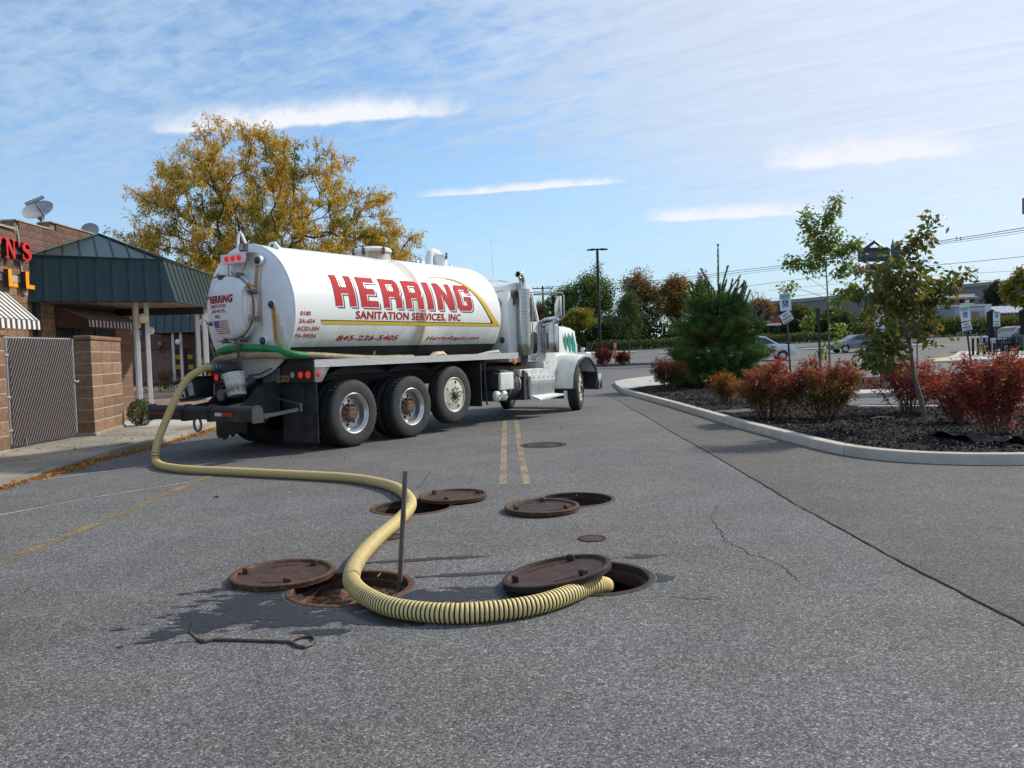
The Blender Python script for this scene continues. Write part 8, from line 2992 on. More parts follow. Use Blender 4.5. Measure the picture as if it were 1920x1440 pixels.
def hedge(label, x0, x1, y0, y1, h, n, cols, wts, name='hedge', stems=True, leaf=(0.10, 0.20), bump_=0.25, zoff=0.0):
 cx, cy = (x0 + x1) / 2, (y0 + y1) / 2
 r = thing(name, label, 'hedge', (cx, cy, gz(cx, cy) + zoff))
 P, Nn = [], []
 L = math.hypot(x1 - x0, 0)
 pts_ = []
 for k in range(n):
  f, g_ = random.random(), random.random()
  x, y = x0 + (x1 - x0) * f, y0 + (y1 - y0) * g_
  hh = h * (1 + bump_ * mnoise.noise(Vector((x * .45, y * .45, 1))))
  z = hh * (random.random() ** 0.5)
  pts_.append((x - cx, y - cy, gz(x, y) - gz(cx, cy) + z))
 P = np.array(pts_)
 D = rng.normal(0, .8, (n, 3)); D[:, 2] += .2
 leaf_mesh('foliage', P, D, rng.uniform(*leaf, n), rng.uniform(leaf[0] * .5, leaf[1] * .5, n), palette(n, [tuple(q * 1.5 for q in c) for c in cols], wts, .18), LM, r, .1)
 mb = MB()
 k = max(4, int(L / 0.8))
 for i in range(k):
  x = x0 + (x1 - x0) * (i + .5) / k
  z_ = gz(x, cy) - gz(cx, cy)
  mb.tube([(x - cx, 0, z_ - .2), (x - cx + random.uniform(-.2, .2), 0.1, z_ + h * .7)], [0.03, 0.01], 4, False)
 mb.build('stems', bark, r, sharp=60)
 return r
hedge('long low clipped green hedge along the far side of the lot, behind the orange sign', 9.5, 42, 100, 102.5, 1.15, 15000, [(0.040, 0.062, 0.018), (0.055, 0.085, 0.024), (0.028, 0.046, 0.014), (0.09, 0.07, 0.02)], [3, 3, 2, .6], leaf=(0.16, 0.32))
hedge('tall bed of grassy plants in front of the shops on the right', 43, 66, 98, 103, 2.0, 9000, [(0.05, 0.065, 0.02), (0.075, 0.085, 0.025), (0.11, 0.08, 0.03), (0.035, 0.05, 0.016)], [3, 3, 1.5, 2], leaf=(0.25, 0.6))
hedge('low dark green hedge below the far brick wall on the left', -16.6, -14.2, 35.6, 36.6, 0.42, 1800, [(0.025, 0.042, 0.014), (0.04, 0.06, 0.018)], [2, 1], leaf=(0.05, 0.09), zoff=0.12)
shrub('small brown twiggy shrub above the low hedge at the far brick wall', kpt(-17.6, 41.5, 0.05), 1.1, 0.95, 800, [(0.10, 0.045, 0.03), (0.07, 0.035, 0.025)], [1, 1], group=None, name='brown_shrub')
# round clipped bush beside the pier
bb = Vector((-7.82, 17.05, 0.12))
r = thing('round_bush', 'small round clipped green bush at the foot of the block pier', 'bush', bb)
n = 2600
d = rng.normal(size=(n, 3)); d = nrmz(d); d[:, 2] = np.abs(d[:, 2]) if False else d[:, 2]
P = d * (rng.random((n, 1)) ** .25) * np.array([0.26, 0.26, 0.28]) + np.array([0, 0, 0.27])
D = d * .7 + rng.normal(0, .5, (n, 3))
leaf_mesh('foliage', P, D, rng.uniform(.025, .045, n), rng.uniform(.015, .025, n), palette(n, [(0.045, 0.075, 0.018), (0.065, 0.10, 0.024), (0.03, 0.05, 0.014), (0.12, 0.10, 0.03)], [3, 3, 2, .4]), LM, r, .1)
mb = MB()
for k in range(6):
 mb.tube([(0, 0, -.02), (random.uniform(-.15, .15), random.uniform(-.15, .15), .4)], [.015, .006], 4, False)
mb.build('stems', bark, r)
# far woodland behind everything
P = []
n = 26000
x = rng.uniform(-120, 230, n)
y = rng.uniform(134, 146, n)
hh = np.array([3.2 + 2.6 * mnoise.noise(Vector((a * .06, 3, 0))) + 1.4 * mnoise.noise(Vector((a * .3, 7, 0))) for a in x])
z = 1.0 + hh * rng.random(n) ** .6
P = np.stack([x, y, z], 1)
D = rng.normal(0, .8, (n, 3))
o = leaf_mesh('woods', P, D, rng.uniform(.5, 1.0, n), rng.uniform(.3, .6, n), palette(n, [(0.035, 0.05, 0.016), (0.055, 0.065, 0.02), (0.09, 0.065, 0.022), (0.025, 0.036, 0.013)], [3, 2, 1.2, 2]), LM)
tag(o, kind='stuff')
P = np.stack([rng.uniform(2, 48, 9000), rng.uniform(106, 112, 9000), 1.15 + 3.3 * rng.random(9000) ** .8], 1)
o = leaf_mesh('undergrowth', P, rng.normal(0, .8, (9000, 3)), rng.uniform(.3, .6, 9000), rng.uniform(.2, .35, 9000), palette(9000, [(0.03, 0.045, 0.014), (0.045, 0.06, 0.018), (0.09, 0.065, 0.022), (0.02, 0.03, 0.012)], [3, 2, 1, 2]), LM)
tag(o, kind='stuff')
# ================================================================== far side of the lot
# island with light pole, orange sign and shrubs
ib = [(-2, 49.5), (5.3, 50.3), (9.0, 50.8), (11.6, 52.0), (12.6, 53.4), (11.9, 54.9), (8.2, 55.6), (0, 57), (-4, 57)]
mulch_bed(ib, 0.13, 0.03, 900, name='mulch_bed')
kerb([Vector((p[0], p[1], 0)) for p in [(-2, 49.4), (5.3, 50.2), (9.0, 50.7), (11.7, 51.9), (12.75, 53.4), (12.0, 55.0), (8.2, 55.7)]], 0.15, 0.18, 3.5, conc_l, 1, zf=gz)
for (pts_) in [[(14.6, 80.5), (17.6, 80.0), (22, 80.2), (22, 82.4), (14.9, 82.2)], [(27.4, 76), (33, 75.0), (39, 73), (39.5, 74.6), (33, 77), (27.8, 77.4)], [(8, 88), (13.5, 87), (13.6, 89), (8, 90)]]:
 zc_ = gz(*pts_[0])
 kk = sheet('traffic_island', pts_, conc_l, 0.12, zf=gz)
 tag(kk, kind='structure')
 kerb([Vector((p[0], p[1], 0)) for p in pts_ + pts_[:1]], 0.13, 0.14, 3.0, conc, 1, zf=gz)
for (u, v, w, h, lab) in [(1133, 690, 1.35, 1.25, 'dark red shrub at the foot of the light pole on the far island'), (1168, 690, 1.1, 0.85, 'dull red and green shrub between the orange sign and the slim young tree')]:
 p = aty(u, v, 52.6 if u < 1140 else 53.2)
 p.z = 0.26
 shrub(lab, p, w, h, 1500, [(0.20, 0.022, 0.028), (0.14, 0.02, 0.025), (0.09, 0.05, 0.02), (0.24, 0.05, 0.03)], [3, 3, 1.5, 1.5] if u < 1140 else [2, 2, 4, 1], leafL=(.10, .17), leafW=(.05, .08), stems=18)
polem = pm('dark_bronze', (0.012, 0.011, 0.012), 0.4)
lp = Vector((6.25, 57.0, gz(6.25, 57.0)))
lp.x = aty(1126, 685, 57.0).x
r = thing('street_lamp', 'tall black parking lot light pole with two flat lamp heads', 'light pole', lp)
zt_ = aty(1120.5, 466, 57.0).z - lp.z
mb = MB()
mb.tube([(0, 0, 0), (0, 0, zt_)], [0.145, 0.115], 4)
mb.v = [tuple(Matrix.Rotation(0.5, 4, 'Z') @ Vector(p)) for p in mb.v]
mb.box(-0.24, 0.24, -0.24, 0.24, -0.1, 0.35)
mb.build('pole', polem, r, bevel=0.01)
for s_ in (-1, 1):
 mb = MB()
 mb.add([(s_ * 0.10, -0.05, zt_ - 0.10), (s_ * 0.30, -0.17, zt_ - 0.13), (s_ * 0.72, -0.15, zt_ - 0.11), (s_ * 0.74, 0.15, zt_ - 0.11), (s_ * 0.30, 0.17, zt_ - 0.13), (s_ * 0.10, 0.05, zt_ - 0.10),
   (s_ * 0.10, -0.05, zt_ - 0.02), (s_ * 0.30, -0.15, zt_ + 0.0), (s_ * 0.70, -0.12, zt_ - 0.04), (s_ * 0.70, 0.12, zt_ - 0.04), (s_ * 0.30, 0.15, zt_ + 0.0), (s_ * 0.10, 0.05, zt_ - 0.02)],
   [(5, 4, 3, 2, 1, 0), (6, 7, 8, 9, 10, 11)] + [(i, (i + 1) % 6, 6 + (i + 1) % 6, 6 + i) for i in range(6)])
 mb.build('lamp_head', polem, r, sharp=30)
# orange sign on a post
op_ = Vector((7.19, 53.0, 0.28)); op_.x = aty(1154, 680, 53.0).x
r = thing('orange_sign', 'small orange red sign on an orange post in the far island', 'sign', op_)
om = pm('orange_red', (0.62, 0.075, 0.035), 0.5)
h_ = aty(1152, 642.5, 53.0).z - op_.z
mb = MB(); mb.box(-0.045, 0.045, -0.03, 0.03, -0.1, h_ - 0.45)
mb.build('post', pm('orange_post', (0.68, 0.16, 0.07), 0.5), r)
mb = MB(); mb.box(-0.115, 0.115, -0.032, -0.012, h_ - 0.48, h_)
pn = mb.build('panel', om, r)
mb = MB()
mb.box(-0.085, 0.085, -0.036, -0.033, h_ - 0.075, h_ - 0.045)
mb.box(-0.085, 0.085, -0.036, -0.033, h_ - 0.125, h_ - 0.105)
mb.box(-0.06, 0.06, -0.036, -0.033, h_ - 0.28, h_ - 0.18)
mb.build('panel_print', pm('sign_white', (0.72, 0.70, 0.68), 0.5), pn)
# parking signs
gpost = pm('green_post', (0.010, 0.020, 0.016), 0.5)
sw_m, sg_m, sbl = pm('sign_face_white', (0.70, 0.74, 0.74), 0.45), pm('sign_green', (0.05, 0.22, 0.10), 0.45), pm('sign_blue', (0.02, 0.05, 0.32), 0.4)
def text_mesh(body, x0, x1, y0, y1, bold=0.02):
 return text_fit(body, x0, x1, y0, y1, 0, bold)
def wheelchair(mb, x, z, s, y):
 def seg(p, q, w):
  a, b = Vector((p[0], 0, p[1])), Vector((q[0], 0, q[1]))
  d = (b - a).normalized(); nn = Vector((-d.z, 0, d.x)) * w / 2
  mb.add([tuple(Vector((x, y, z)) + (a + nn) * s), tuple(Vector((x, y, z)) + (b + nn) * s), tuple(Vector((x, y, z)) + (b - nn) * s), tuple(Vector((x, y, z)) + (a - nn) * s)], [(0, 1, 2, 3)])
 for k in range(12):
  a = 2 * PI * k / 16 + 2.2
  b = 2 * PI * (k + 1) / 16 + 2.2
  seg((-.05 + .26 * math.cos(a), -.16 + .26 * math.sin(a)), (-.05 + .26 * math.cos(b), -.16 + .26 * math.sin(b)), .09)
 seg((-.08, .30), (-.06, -.02), .12); seg((-.06, .02), (.2, .02), .09); seg((.2, .02), (.30, -.28), .09); seg((.30, -.28), (.40, -.25), .08)
 mb.add([(x + s * (-.09 + .08 * math.cos(q)), y, z + s * (.40 + .08 * math.sin(q))) for q in np.linspace(0, 2 * PI, 11)[:-1]], [tuple(range(10))])
def parking_sign(label, base, top_z, lean, yaw, two='NO PARKING', skew=0.0, white_top=False, ph=0.46, pw=0.305, front=True, grp='accessible parking signs'):
 r = thing('parking_sign', label, 'parking sign', base, 0, grp)
 L = top_z - base.z
 r.rotation_euler = (0, lean, yaw)
 mb = MB()
 mb.box(-0.022, 0.022, -0.015, 0.015, -0.25, L - 0.02)
 mb.build('post', gpost, r)
 mb = MB()
 mb.box(-pw / 2, pw / 2, -0.022, -0.017, L - ph, L)
 f = mb.build('upper_plate', sw_m, r, bevel=0.002)
 mb = MB()
 mb.box(-pw / 2 + .012, pw / 2 - .012, -0.0245, -0.0225, L - 0.10, L - 0.02)
 mb.build('plate_band', pm('sign_pale_green', (0.38, 0.58, 0.46), 0.5), f)
 mb = MB()
 p, q = text_mesh('RESERVED', -pw * .36, pw * .36, L - 0.115, L - 0.055)
 mb.add([(x, -0.026, z) for x, z in p], q)
 p, q = text_mesh('PARKING', -pw * .36, pw * .36, L - 0.165, L - 0.125)
 mb.add([(x, -0.026, z) for x, z in p], q)
 mb.build('plate_text', sg_m, f, sharp=0)
 mb = MB()
 mb.box(-0.075, 0.075, -0.0245, -0.0225, L - 0.36, L - 0.19)
 mb.build('blue_square', sbl, f)
 mb = MB()
 wheelchair(mb, 0.0, L - 0.275, 0.15, -0.0262)
 mb.build('wheelchair_symbol', sw_m, f, sharp=0)
 h2 = 0.27
 M2 = Matrix.Translation((0.0, 0, L - ph - 0.035 - h2 / 2)) @ Matrix.Rotation(skew, 4, 'Y')
 mb = MB()
 mb.box(-pw / 2, pw / 2, -0.022, -0.017, -h2 / 2, h2 / 2, M2)
 g = mb.build('lower_plate', sw_m, r, bevel=0.002)
 mb = MB()
 for i, wd in enumerate(two.split()):
  p, q = text_mesh(wd, -pw * (.22 if len(wd) < 4 else .42), pw * (.22 if len(wd) < 4 else .42), h2 * (.12 - .34 * i), h2 * (.38 - .34 * i))
  mb.add([(x, -0.024, z) for x, z in p], q, M2)
 mb.box(-pw * .36, pw * .36, -0.025, -0.0235, -h2 * .42, -h2 * .34, M2)
 mb.build('plate_text', pm('sign_text_dark', (0.02, 0.02, 0.05), 0.5), g, sharp=0)
 return r
def sbase(u, v, y):
 p = aty(u, v, y); p.z = 0.1
 return p
b_ = at(1484, 745, 0.1)
b_ = aty(1485, 742, 21.2); b_.z = 0.1
tp = aty(1471.5, 549, 21.2)
parking_sign('accessible parking sign with a twisted lower plate, behind the joined red shrubs', b_, tp.z, math.atan2(tp.x - b_.x, tp.z - b_.z), math.radians(-42), skew=-0.42)
b_ = aty(1538, 732, 21.0); b_.z = 0.1
r = thing('sign_post', 'bare dark green sign post left of the sapling stem', 'sign post', b_)
mb = MB()
tp = aty(1536, 578, 21.0)
mb.box(-0.022, 0.022, -0.015, 0.015, -0.2, tp.z - 0.1)
mb.box(-0.10, 0.02, -0.022, -0.017, tp.z - 0.45, tp.z - 0.1)
mb.build('post', gpost, r)
b_ = aty(1652, 735, 22.6); b_.z = 0.1
tp = aty(1653, 572, 22.6)
parking_sign('accessible parking sign half hidden in the left side of the dogwood leaves', b_, tp.z, 0.0, math.radians(-50), ph=.48)
b_ = aty(1720, 690, 38.5); b_.z = 0.1
tp = aty(1714, 572, 38.5)
parking_sign('accessible parking sign seen edge-on just right of the dogwood trunk', b_, tp.z, 0.0, math.radians(-72), ph=.60, pw=.36)
b_ = aty(1825, 716, 25.6); b_.z = 0.05
tp = aty(1805, 573, 25.6)
parking_sign('accessible parking sign on a strongly leaning post in front of the white shop', b_, tp.z, math.atan2(tp.x - b_.x, tp.z - b_.z), math.radians(8), skew=-0.05, ph=.47, pw=.34)
b_ = aty(1869, 676, 46.0); b_.z = 0.05
tp = aty(1867, 584, 46.0)
parking_sign('upright accessible parking sign beside the closed black umbrella', b_, tp.z, 0.0, math.radians(0), ph=.55, pw=.40)
# patio with closed umbrellas, stool, tables, chairs
pt = sheet('patio', [(22.9, 44.6), (27.4, 45.6), (40, 46.5), (44, 60), (32, 58), (28.0, 51.5)], conc_l, 0.12, zf=gz)
tag(pt, kind='structure')
kerb([Vector((p[0], p[1], 0)) for p in [(40, 46.45), (27.4, 45.55), (22.9, 44.55)]], 0.13, 0.15, 3, conc, -1, zf=gz)
yk = tag(holder('kerb'), kind='structure')
mb = MB()
a_, b_ = Vector((24.1, 46.9, gz(24, 47))), Vector((27.3, 50.0, gz(27, 50)))
d_ = (b_ - a_).normalized(); nn_ = Vector((-d_.y, d_.x, 0))
vs = []
for q in (a_, b_):
 vs += [q + nn_ * -0.35, q + nn_ * 0.12, q + nn_ * 0.12 + Vector((0, 0, .14)), q + nn_ * -0.35 + Vector((0, 0, .14))]
mb.add([tuple(q) for q in vs], [(0, 1, 2, 3), (7, 6, 5, 4), (0, 4, 5, 1), (1, 5, 6, 2), (2, 6, 7, 3), (3, 7, 4, 0)])
mb.build('kerb_stone', pm('yellow_kerb', (0.60, 0.40, 0.05), 0.7), yk)
blackc = pm('black_canvas', (0.006, 0.006, 0.008), 0.85)
def umbrella(label, u, vt, vb, y):
 p = aty(u, 660, y); p.z = gz(p.x, y) + 0.12
 zt, zb = aty(u, vt, y).z - p.z, aty(u, vb, y).z - p.z
 r = thing('umbrella', label, 'umbrella', p, 0, 'closed black patio umbrellas')
 mb = MB()
 n = 12
 prof = [(0.05, zt + .06), (0.14, zt), (0.30, zt - .12), (0.26, zt - .5 * (zt - zb)), (0.15, zb + .42 * (zt - zb)), (0.24, zb + .25 * (zt - zb)), (0.27, zb + .08 * (zt - zb)), (0.12, zb)]
 vs, fs = [], []
 for i, (rr, z) in enumerate(prof):
  for j in range(n):
   a = 2 * PI * j / n
   k_ = rr * (1.0 if j % 2 else 0.78)
   vs.append((k_ * math.cos(a), k_ * math.sin(a), z))
 for i in range(len(prof) - 1):
  for j in range(n):
   fs.append((i * n + j, i * n + (j + 1) % n, (i + 1) * n + (j + 1) % n, (i + 1) * n + j))
 fs.append(tuple(range(n))); fs.append(tuple((len(prof) - 1) * n + j for j in reversed(range(n))))
 mb.add(vs, fs)
 mb.build('canvas', blackc, r, sharp=40)
 mb = MB(); mb.cyl((0, 0, 0), (0, 0, zb + .2), 0.03, 8); mb.lathe([(0.25, 0), (0.25, .06), (0.0, .1)], 14)
 mb.build('pole', pm('pale_pole', (0.5, 0.5, 0.5), 0.5), r)
umbrella('closed black patio umbrella behind the upright parking sign', 1860.5, 582, 634, 50)
umbrella('closed black patio umbrella cut by the right edge of the photo', 1921, 580, 628, 49)
# wooden bar stool
p = aty(1840, 664, 50); p.z = gz(p.x, 50) + 0.12
r = thing('bar_stool', 'yellow wooden stool standing among short black posts on the patio', 'stool', p)
wy = pm('yellow_wood', (0.46, 0.31, 0.11), 0.6)
mb = MB(); mb.lathe([(0.0, .70), (0.20, .70), (0.20, .745), (0.0, .75)], 16)
mb.build('seat', wy, r)
for a in range(4):
 q = PI / 4 + a * PI / 2
 mb = MB(); mb.tube([(0.14 * math.cos(q), 0.14 * math.sin(q), .70), (0.30 * math.cos(q), 0.30 * math.sin(q), 0)], 0.022, 6)
 mb.build('leg', wy, r)
mb = MB()
for z_, k_ in ((.28, .24), (.48, .19)):
 mb.tube([(k_ * math.cos(PI / 4 + a * PI / 2), k_ * math.sin(PI / 4 + a * PI / 2), z_) for a in range(4)], 0.013, 6, closed=True)
mb.build('rung', wy, r)
for i, (u, lab) in enumerate([(1824.5, 'short black post left of the yellow stool'), (1833.8, 'short black post just behind the yellow stool'), (1845.5, 'short black post right of the yellow stool'), (1854.5, 'short black post under the closed black umbrella')]):
 p = aty(u, 664, 51.0); p.z = gz(p.x, 51) + 0.12
 r = thing('post', lab, 'short post', p, 0, 'short black posts on the patio')
 mb = MB(); mb.box(-0.055, 0.055, -0.055, 0.055, -0.1, 1.02); mb.box(-0.065, 0.065, -0.065, 0.065, 1.02, 1.06)
 tag(mb.build('shaft', blackc, r, bevel=0.006))
def patio_chair(label, x, y, rz, root=None):
 p = (x, y, gz(x, y) + 0.12)
 r = thing('patio_chair', label, 'chair', p, rz, 'black patio chairs')
 mb = MB(); mb.box(-.22, .22, -.22, .22, .43, .46); mb.build('seat', blackc, r)
 mb = MB()
 for k in range(7):
  mb.box(-.20 + .06 * k, -.175 + .06 * k, .20, .22, .48, .92)
 mb.box(-.23, .23, .195, .225, .90, .94); mb.build('backrest', blackc, r)
 for sx in (-1, 1):
  for sy in (-1, 1):
   mb = MB(); mb.box(sx * .2 - .018, sx * .2 + .018, sy * .2 - .018, sy * .2 + .018, 0, .45 if sy < 0 else .95); mb.build('leg', blackc, r)
for i, (u, y, rz, lab) in enumerate([(1878, 50.5, .4, 'black patio chair left of the table at the right edge'), (1893, 51.5, 2.6, 'black patio chair in front of the dark sedan'), (1906, 50.0, 1.6, 'black patio chair beside the umbrella at the right edge'), (1916, 51.5, -.6, 'black patio chair cut by the right edge')]):
 patio_chair(lab, aty(u, 660, y).x, y, rz)
p = aty(1886, 660, 50.0)
r = thing('patio_table', 'black patio table between the chairs at the right edge', 'table', (p.x, 50.0, gz(p.x, 50) + .12), 0.2)
mb = MB(); mb.box(-.6, .6, -.4, .4, .70, .74); mb.build('tabletop', blackc, r)
for sx in (-1, 1):
 for sy in (-1, 1):
  mb = MB(); mb.box(sx * .52 - .03, sx * .52 + .03, sy * .34 - .03, sy * .34 + .03, 0, .70); mb.build('leg', blackc, r)
r = thing('railing', 'black patio railing with short bars in front of the dark sedan', 'railing', (aty(1895, 660, 53).x, 53, gz(33, 53) + .12))
mb = MB(); mb.box(-2.0, 3.5, -.02, .02, 0.98, 1.02); mb.box(-2.0, 3.5, -.02, .02, .25, .29)
mb.build('rail', blackc, r)
for k in range(16):
 mb = MB(); mb.box(-1.95 + k * .35, -1.93 + k * .35 + .02, -.015, .015, 0.0, 1.16 if k % 3 == 0 else .98); mb.build('bar', blackc, r)
# ---- cars
def car(label, loc, rz, paint, kind='sedan', group='cars in the lot'):
 r = thing('parked_car', label, 'car', loc, rz, group)
 if kind == 'sedan':
  L, H, W = 4.5, 1.45, 0.88
  body = [(-2.22, .28), (-2.25, .62), (-2.15, .85), (-1.5, .93), (-0.95, 1.30), (-0.3, 1.44), (0.35, 1.42), (1.05, 1.02), (1.9, .88), (2.18, .70), (2.22, .35), (2.1, .25)]
  glass = [(-1.30, .97), (-0.90, 1.26), (-0.28, 1.38), (0.32, 1.36), (0.90, 1.02)]
 else:
  L, H, W = 4.6, 1.7, 0.92
  body = [(-2.25, .35), (-2.28, .9), (-2.1, 1.1), (-1.85, 1.55), (-1.6, 1.68), (-0.2, 1.72), (0.35, 1.62), (1.1, 1.12), (2.0, 1.02), (2.26, .80), (2.3, .40), (2.15, .30)]
  glass = [(-1.85, 1.15), (-1.68, 1.52), (-0.2, 1.62), (0.30, 1.54), (0.92, 1.13)]
 arches = [-1.35, 1.38]
 poly = []
 # lower edge with wheel arches
 low = []
 for c in arches:
  low += [(c + .37 * math.cos(q), .32 + .37 * math.sin(q)) for q in np.linspace(PI, 0, 9)]
 poly = body + list(reversed(low))
 mb = MB()
 MX = Matrix(((1, 0, 0, 0), (0, 0, -1, 0), (0, 1, 0, 0), (0, 0, 0, 1)))
 mb.prism(poly, -W, W, MX)
 # tumblehome: narrow the cabin
 mb.v = [(x, y * (1 - 0.20 * max(0, (z - .95)) / 0.6), z) for x, y, z in mb.v]
 mb.build('body', paint, r, bevel=0.05, seg=2, sharp=35)
 for s_ in (-1, 1):
  mb = MB()
  P3 = [(x, s_ * (W * (1 - 0.20 * max(0, (z - .95)) / 0.6) + .004), z) for x, z in glass]
  mb.add(P3 + [(x, y - s_ * .02, z) for x, y, z in P3], [tuple(range(5)), tuple(reversed(range(5, 10)))] + [(i, (i + 1) % 5, 5 + (i + 1) % 5, 5 + i) for i in range(5)])
  mb.build('side_window', glass_m, r, sharp=20)
  mb = MB()
  xm = 0.0 if kind == 'sedan' else -0.35
  zt = 1.34 if kind == 'sedan' else 1.58
  mb.box(xm - .04, xm + .04, s_ * (W * .90) - .012, s_ * (W * .90) + .012, 1.0, zt)
  mb.build('door_pillar', paint, r)
 mb = MB()
 (xa, za), (xb, zb_) = (body[6], body[7])
 for (p0, p1) in [(body[6], body[7]), (body[4] if kind == 'sedan' else body[3], body[3] if kind == 'sedan' else body[2])]:
  f0, f1 = 0.06, 0.94
  q0 = (p0[0] + (p1[0] - p0[0]) * f0, p0[1] + (p1[1] - p0[1]) * f0); q1 = (p0[0] + (p1[0] - p0[0]) * f1, p0[1] + (p1[1] - p0[1]) * f1)
  o = 0.03 * (1 if q1[0] > 0 else -1)
  w0, w1 = W * (1 - 0.2 * max(0, q0[1] - .95) / .6) - .10, W * (1 - .2 * max(0, q1[1] - .95) / .6) - .10
  mb.add([(q0[0] + o, -w0, q0[1] + .012), (q0[0] + o, w0, q0[1] + .012), (q1[0] + o, w1, q1[1] + .02), (q1[0] + o, -w1, q1[1] + .02)], [(0, 1, 2, 3)])
 mb.build('windscreen', glass_m, r, sharp=0)
 for c in arches:
  for s_ in (-1, 1):
   w_ = holder('wheel', r, (c, s_ * (W - .02), .32), (0, 0, 0 if s_ < 0 else PI))
   mb = MB(); mb.lathe([(.19, .0), (.30, .0), (.32, .03), (.32, .18), (.30, .21), (.0, .21)], 22, LY, caps=False); mb.build('tyre', rub_m, w_)
   mb = MB(); mb.lathe([(0.0, .02), (.05, .015), (.06, .03), (.17, .03), (.195, .005)], 18, LY, caps=False)
   for k in range(5):
    a = 2 * PI * k / 5
    mb.cbox((.11 * math.cos(a), .012, .11 * math.sin(a)), .05, .012, .05)
   mb.build('rim', alu_m, w_)
 for s_ in (-1, 1):
  zz_ = body[9][1] - .02
  mb = MB(); mb.cbox((2.13, s_ * (W - .22), zz_), .16, .30, .13); mb.build('headlight', lens_m, r, bevel=0.03)
  mb = MB(); mb.cbox((-2.2, s_ * (W - .2), .80), .08, .26, .13); mb.build('tail_light', red_off, r, bevel=0.02)
  mb = MB(); mb.cbox((0.75, s_ * (W + .08), 1.02), .12, .16, .11); mb.build('wing_mirror', paint, r, bevel=0.03)
 mb = MB(); mb.box(2.15, 2.30, -.5, .5, .38, .58); mb.build('grille', black_m, r, bevel=0.02)
 mb = MB(); mb.box(2.302, 2.315, -.22, .22, .42, .53); mb.build('number_plate', pm('plate_white', (.6, .6, .6), .5), r)
 return r
def carpos(u, y):
 p = aty(u, 650, y)
 return Vector((p.x, y, gz(p.x, y)))
car('silver grey sedan partly hidden behind the sapling and dogwood', carpos(1608, 66), math.radians(182), pm('car_silver', (0.24, 0.25, 0.28), 0.3, 0.35))
car('white SUV driving out from behind the pine, only its front showing', carpos(1424, 56), math.radians(-8), pm('car_white', (0.62, 0.66, 0.68), 0.25, 0.1, coat=.4), 'suv')
car('pale silver car parked behind the dark sedan at the right edge', carpos(1897, 61), math.radians(200), pm('car_pale', (0.42, 0.45, 0.48), 0.3, 0.3), 'suv')
car('dark blue grey sedan with bright roof trim at the right edge behind the railing', carpos(1903, 56), math.radians(190), pm('car_dark', (0.045, 0.055, 0.07), 0.22, 0.3))
# ---- black landscape fabric lying on the mulch
q0, q1 = at(1748, 822, 0.1), at(1925, 838, 0.1)
r = thing('fabric_strip', 'rumpled strip of black plastic edging lying on the mulch at the right', 'landscape fabric', q0)
mb = MB()
n = 26
vs, fs = [], []
for i in range(n + 1):
 f = i / n
 c_ = q0.lerp(q1, f) - q0
 w_ = 0.02 + 0.20 * math.sin(PI * min(1, f * 0.98 + 0.02)) ** .7
 for j in range(5):
  g_ = j / 4 - .5
  z_ = 0.035 + 0.055 * math.sin(f * 9 + j) * (0.4 + abs(g_)) + 0.03 * math.sin(f * 23 + j * 2)
  vs.append((c_.x + 0.3 * g_ * w_, c_.y + g_ * w_ * 1.4, max(0.012, z_ + .02)))
for i in range(n):
 for j in range(4):
  fs.append((i * 5 + j, i * 5 + j + 1, (i + 1) * 5 + j + 1, (i + 1) * 5 + j))
mb.add(vs, fs)
tag(mb.build('sheet', pm('black_plastic', (0.008, 0.008, 0.009), 0.45), r, sharp=180))
p = at(1655, 787, 0.1)
r = thing('fabric_strip', 'small dark scrap of plastic in the mulch left of the dogwood trunk', 'landscape fabric', p)
mb = MB()
mb.add([(-.22, 0, .02), (-.05, -.07, .05), (.18, -.03, .02), (.22, .05, .04), (0, .10, .055), (-.18, .08, .025)], [(0, 1, 4, 5), (1, 2, 3, 4)])
mb.build('sheet', pm('black_plastic', (0.008, 0.008, 0.009), 0.45), r, sharp=180)
# buried utility slab showing in the bed
p = at(1385, 773, 0.1)
mb = MB(); mb.box(-.42, .42, -.28, .28, -.05, .035)
r = thing('utility_slab', 'flat grey slab sunk in the mulch in front of the orange shrub', 'slab', (p.x, p.y, .10), .4)
mb.build('slab_top', pm('slab_grey', (0.085, 0.08, 0.078), .9, col2=(.05, .045, .042), scale=10), r, bevel=.01)
# ---- plaza pylon sign
py_ = 90
pb = aty(1652, 640, py_)
pb.z = gz(pb.x, py_)
r = thing('pylon_sign', 'dark green shopping plaza pylon sign with a boxed panel and gabled top above the dogwood', 'pylon sign', pb)
gdk = pm('pylon_green', (0.010, 0.035, 0.038), 0.5)
def PX(u, v): q = aty(u, v, py_) - pb; return (q.x, q.z)
mb = MB()
def pbox(u0, v0, u1, v1, d0, d1):
 (xa, za), (xb, zb_) = PX(u0, v0), PX(u1, v1)
 mb.box(min(xa, xb), max(xa, xb), d0, d1, min(za, zb_), max(za, zb_))
pbox(1641, 507, 1653, 640, -.4, .4); pbox(1661, 466, 1668, 640, -.4, .4); pbox(1674, 458, 1687, 500, -.3, .5)
mb.build('post', gdk, r)
mb = MB()
pbox(1612, 466, 1661, 470.5, -.55, .55); pbox(1612, 484, 1661, 489, -.55, .55); pbox(1612, 470.6, 1615.5, 483.9, -.55, .55); pbox(1658, 470.6, 1661, 483.9, -.55, .55)
mb.build('panel_frame', gdk, r)
mb = MB(); pbox(1615.6, 470.6, 1657.9, 483.9, -.45, .45)
mb.build('sign_panel', pm('panel_brown', (0.11, 0.085, 0.075), .6), r)
mb = MB()
a_, b_, c_ = PX(1622, 467), PX(1640, 453), PX(1659, 467)
mb.tube([(a_[0], 0, a_[1]), (b_[0], 0, b_[1]), (c_[0], 0, c_[1])], .20, 4)
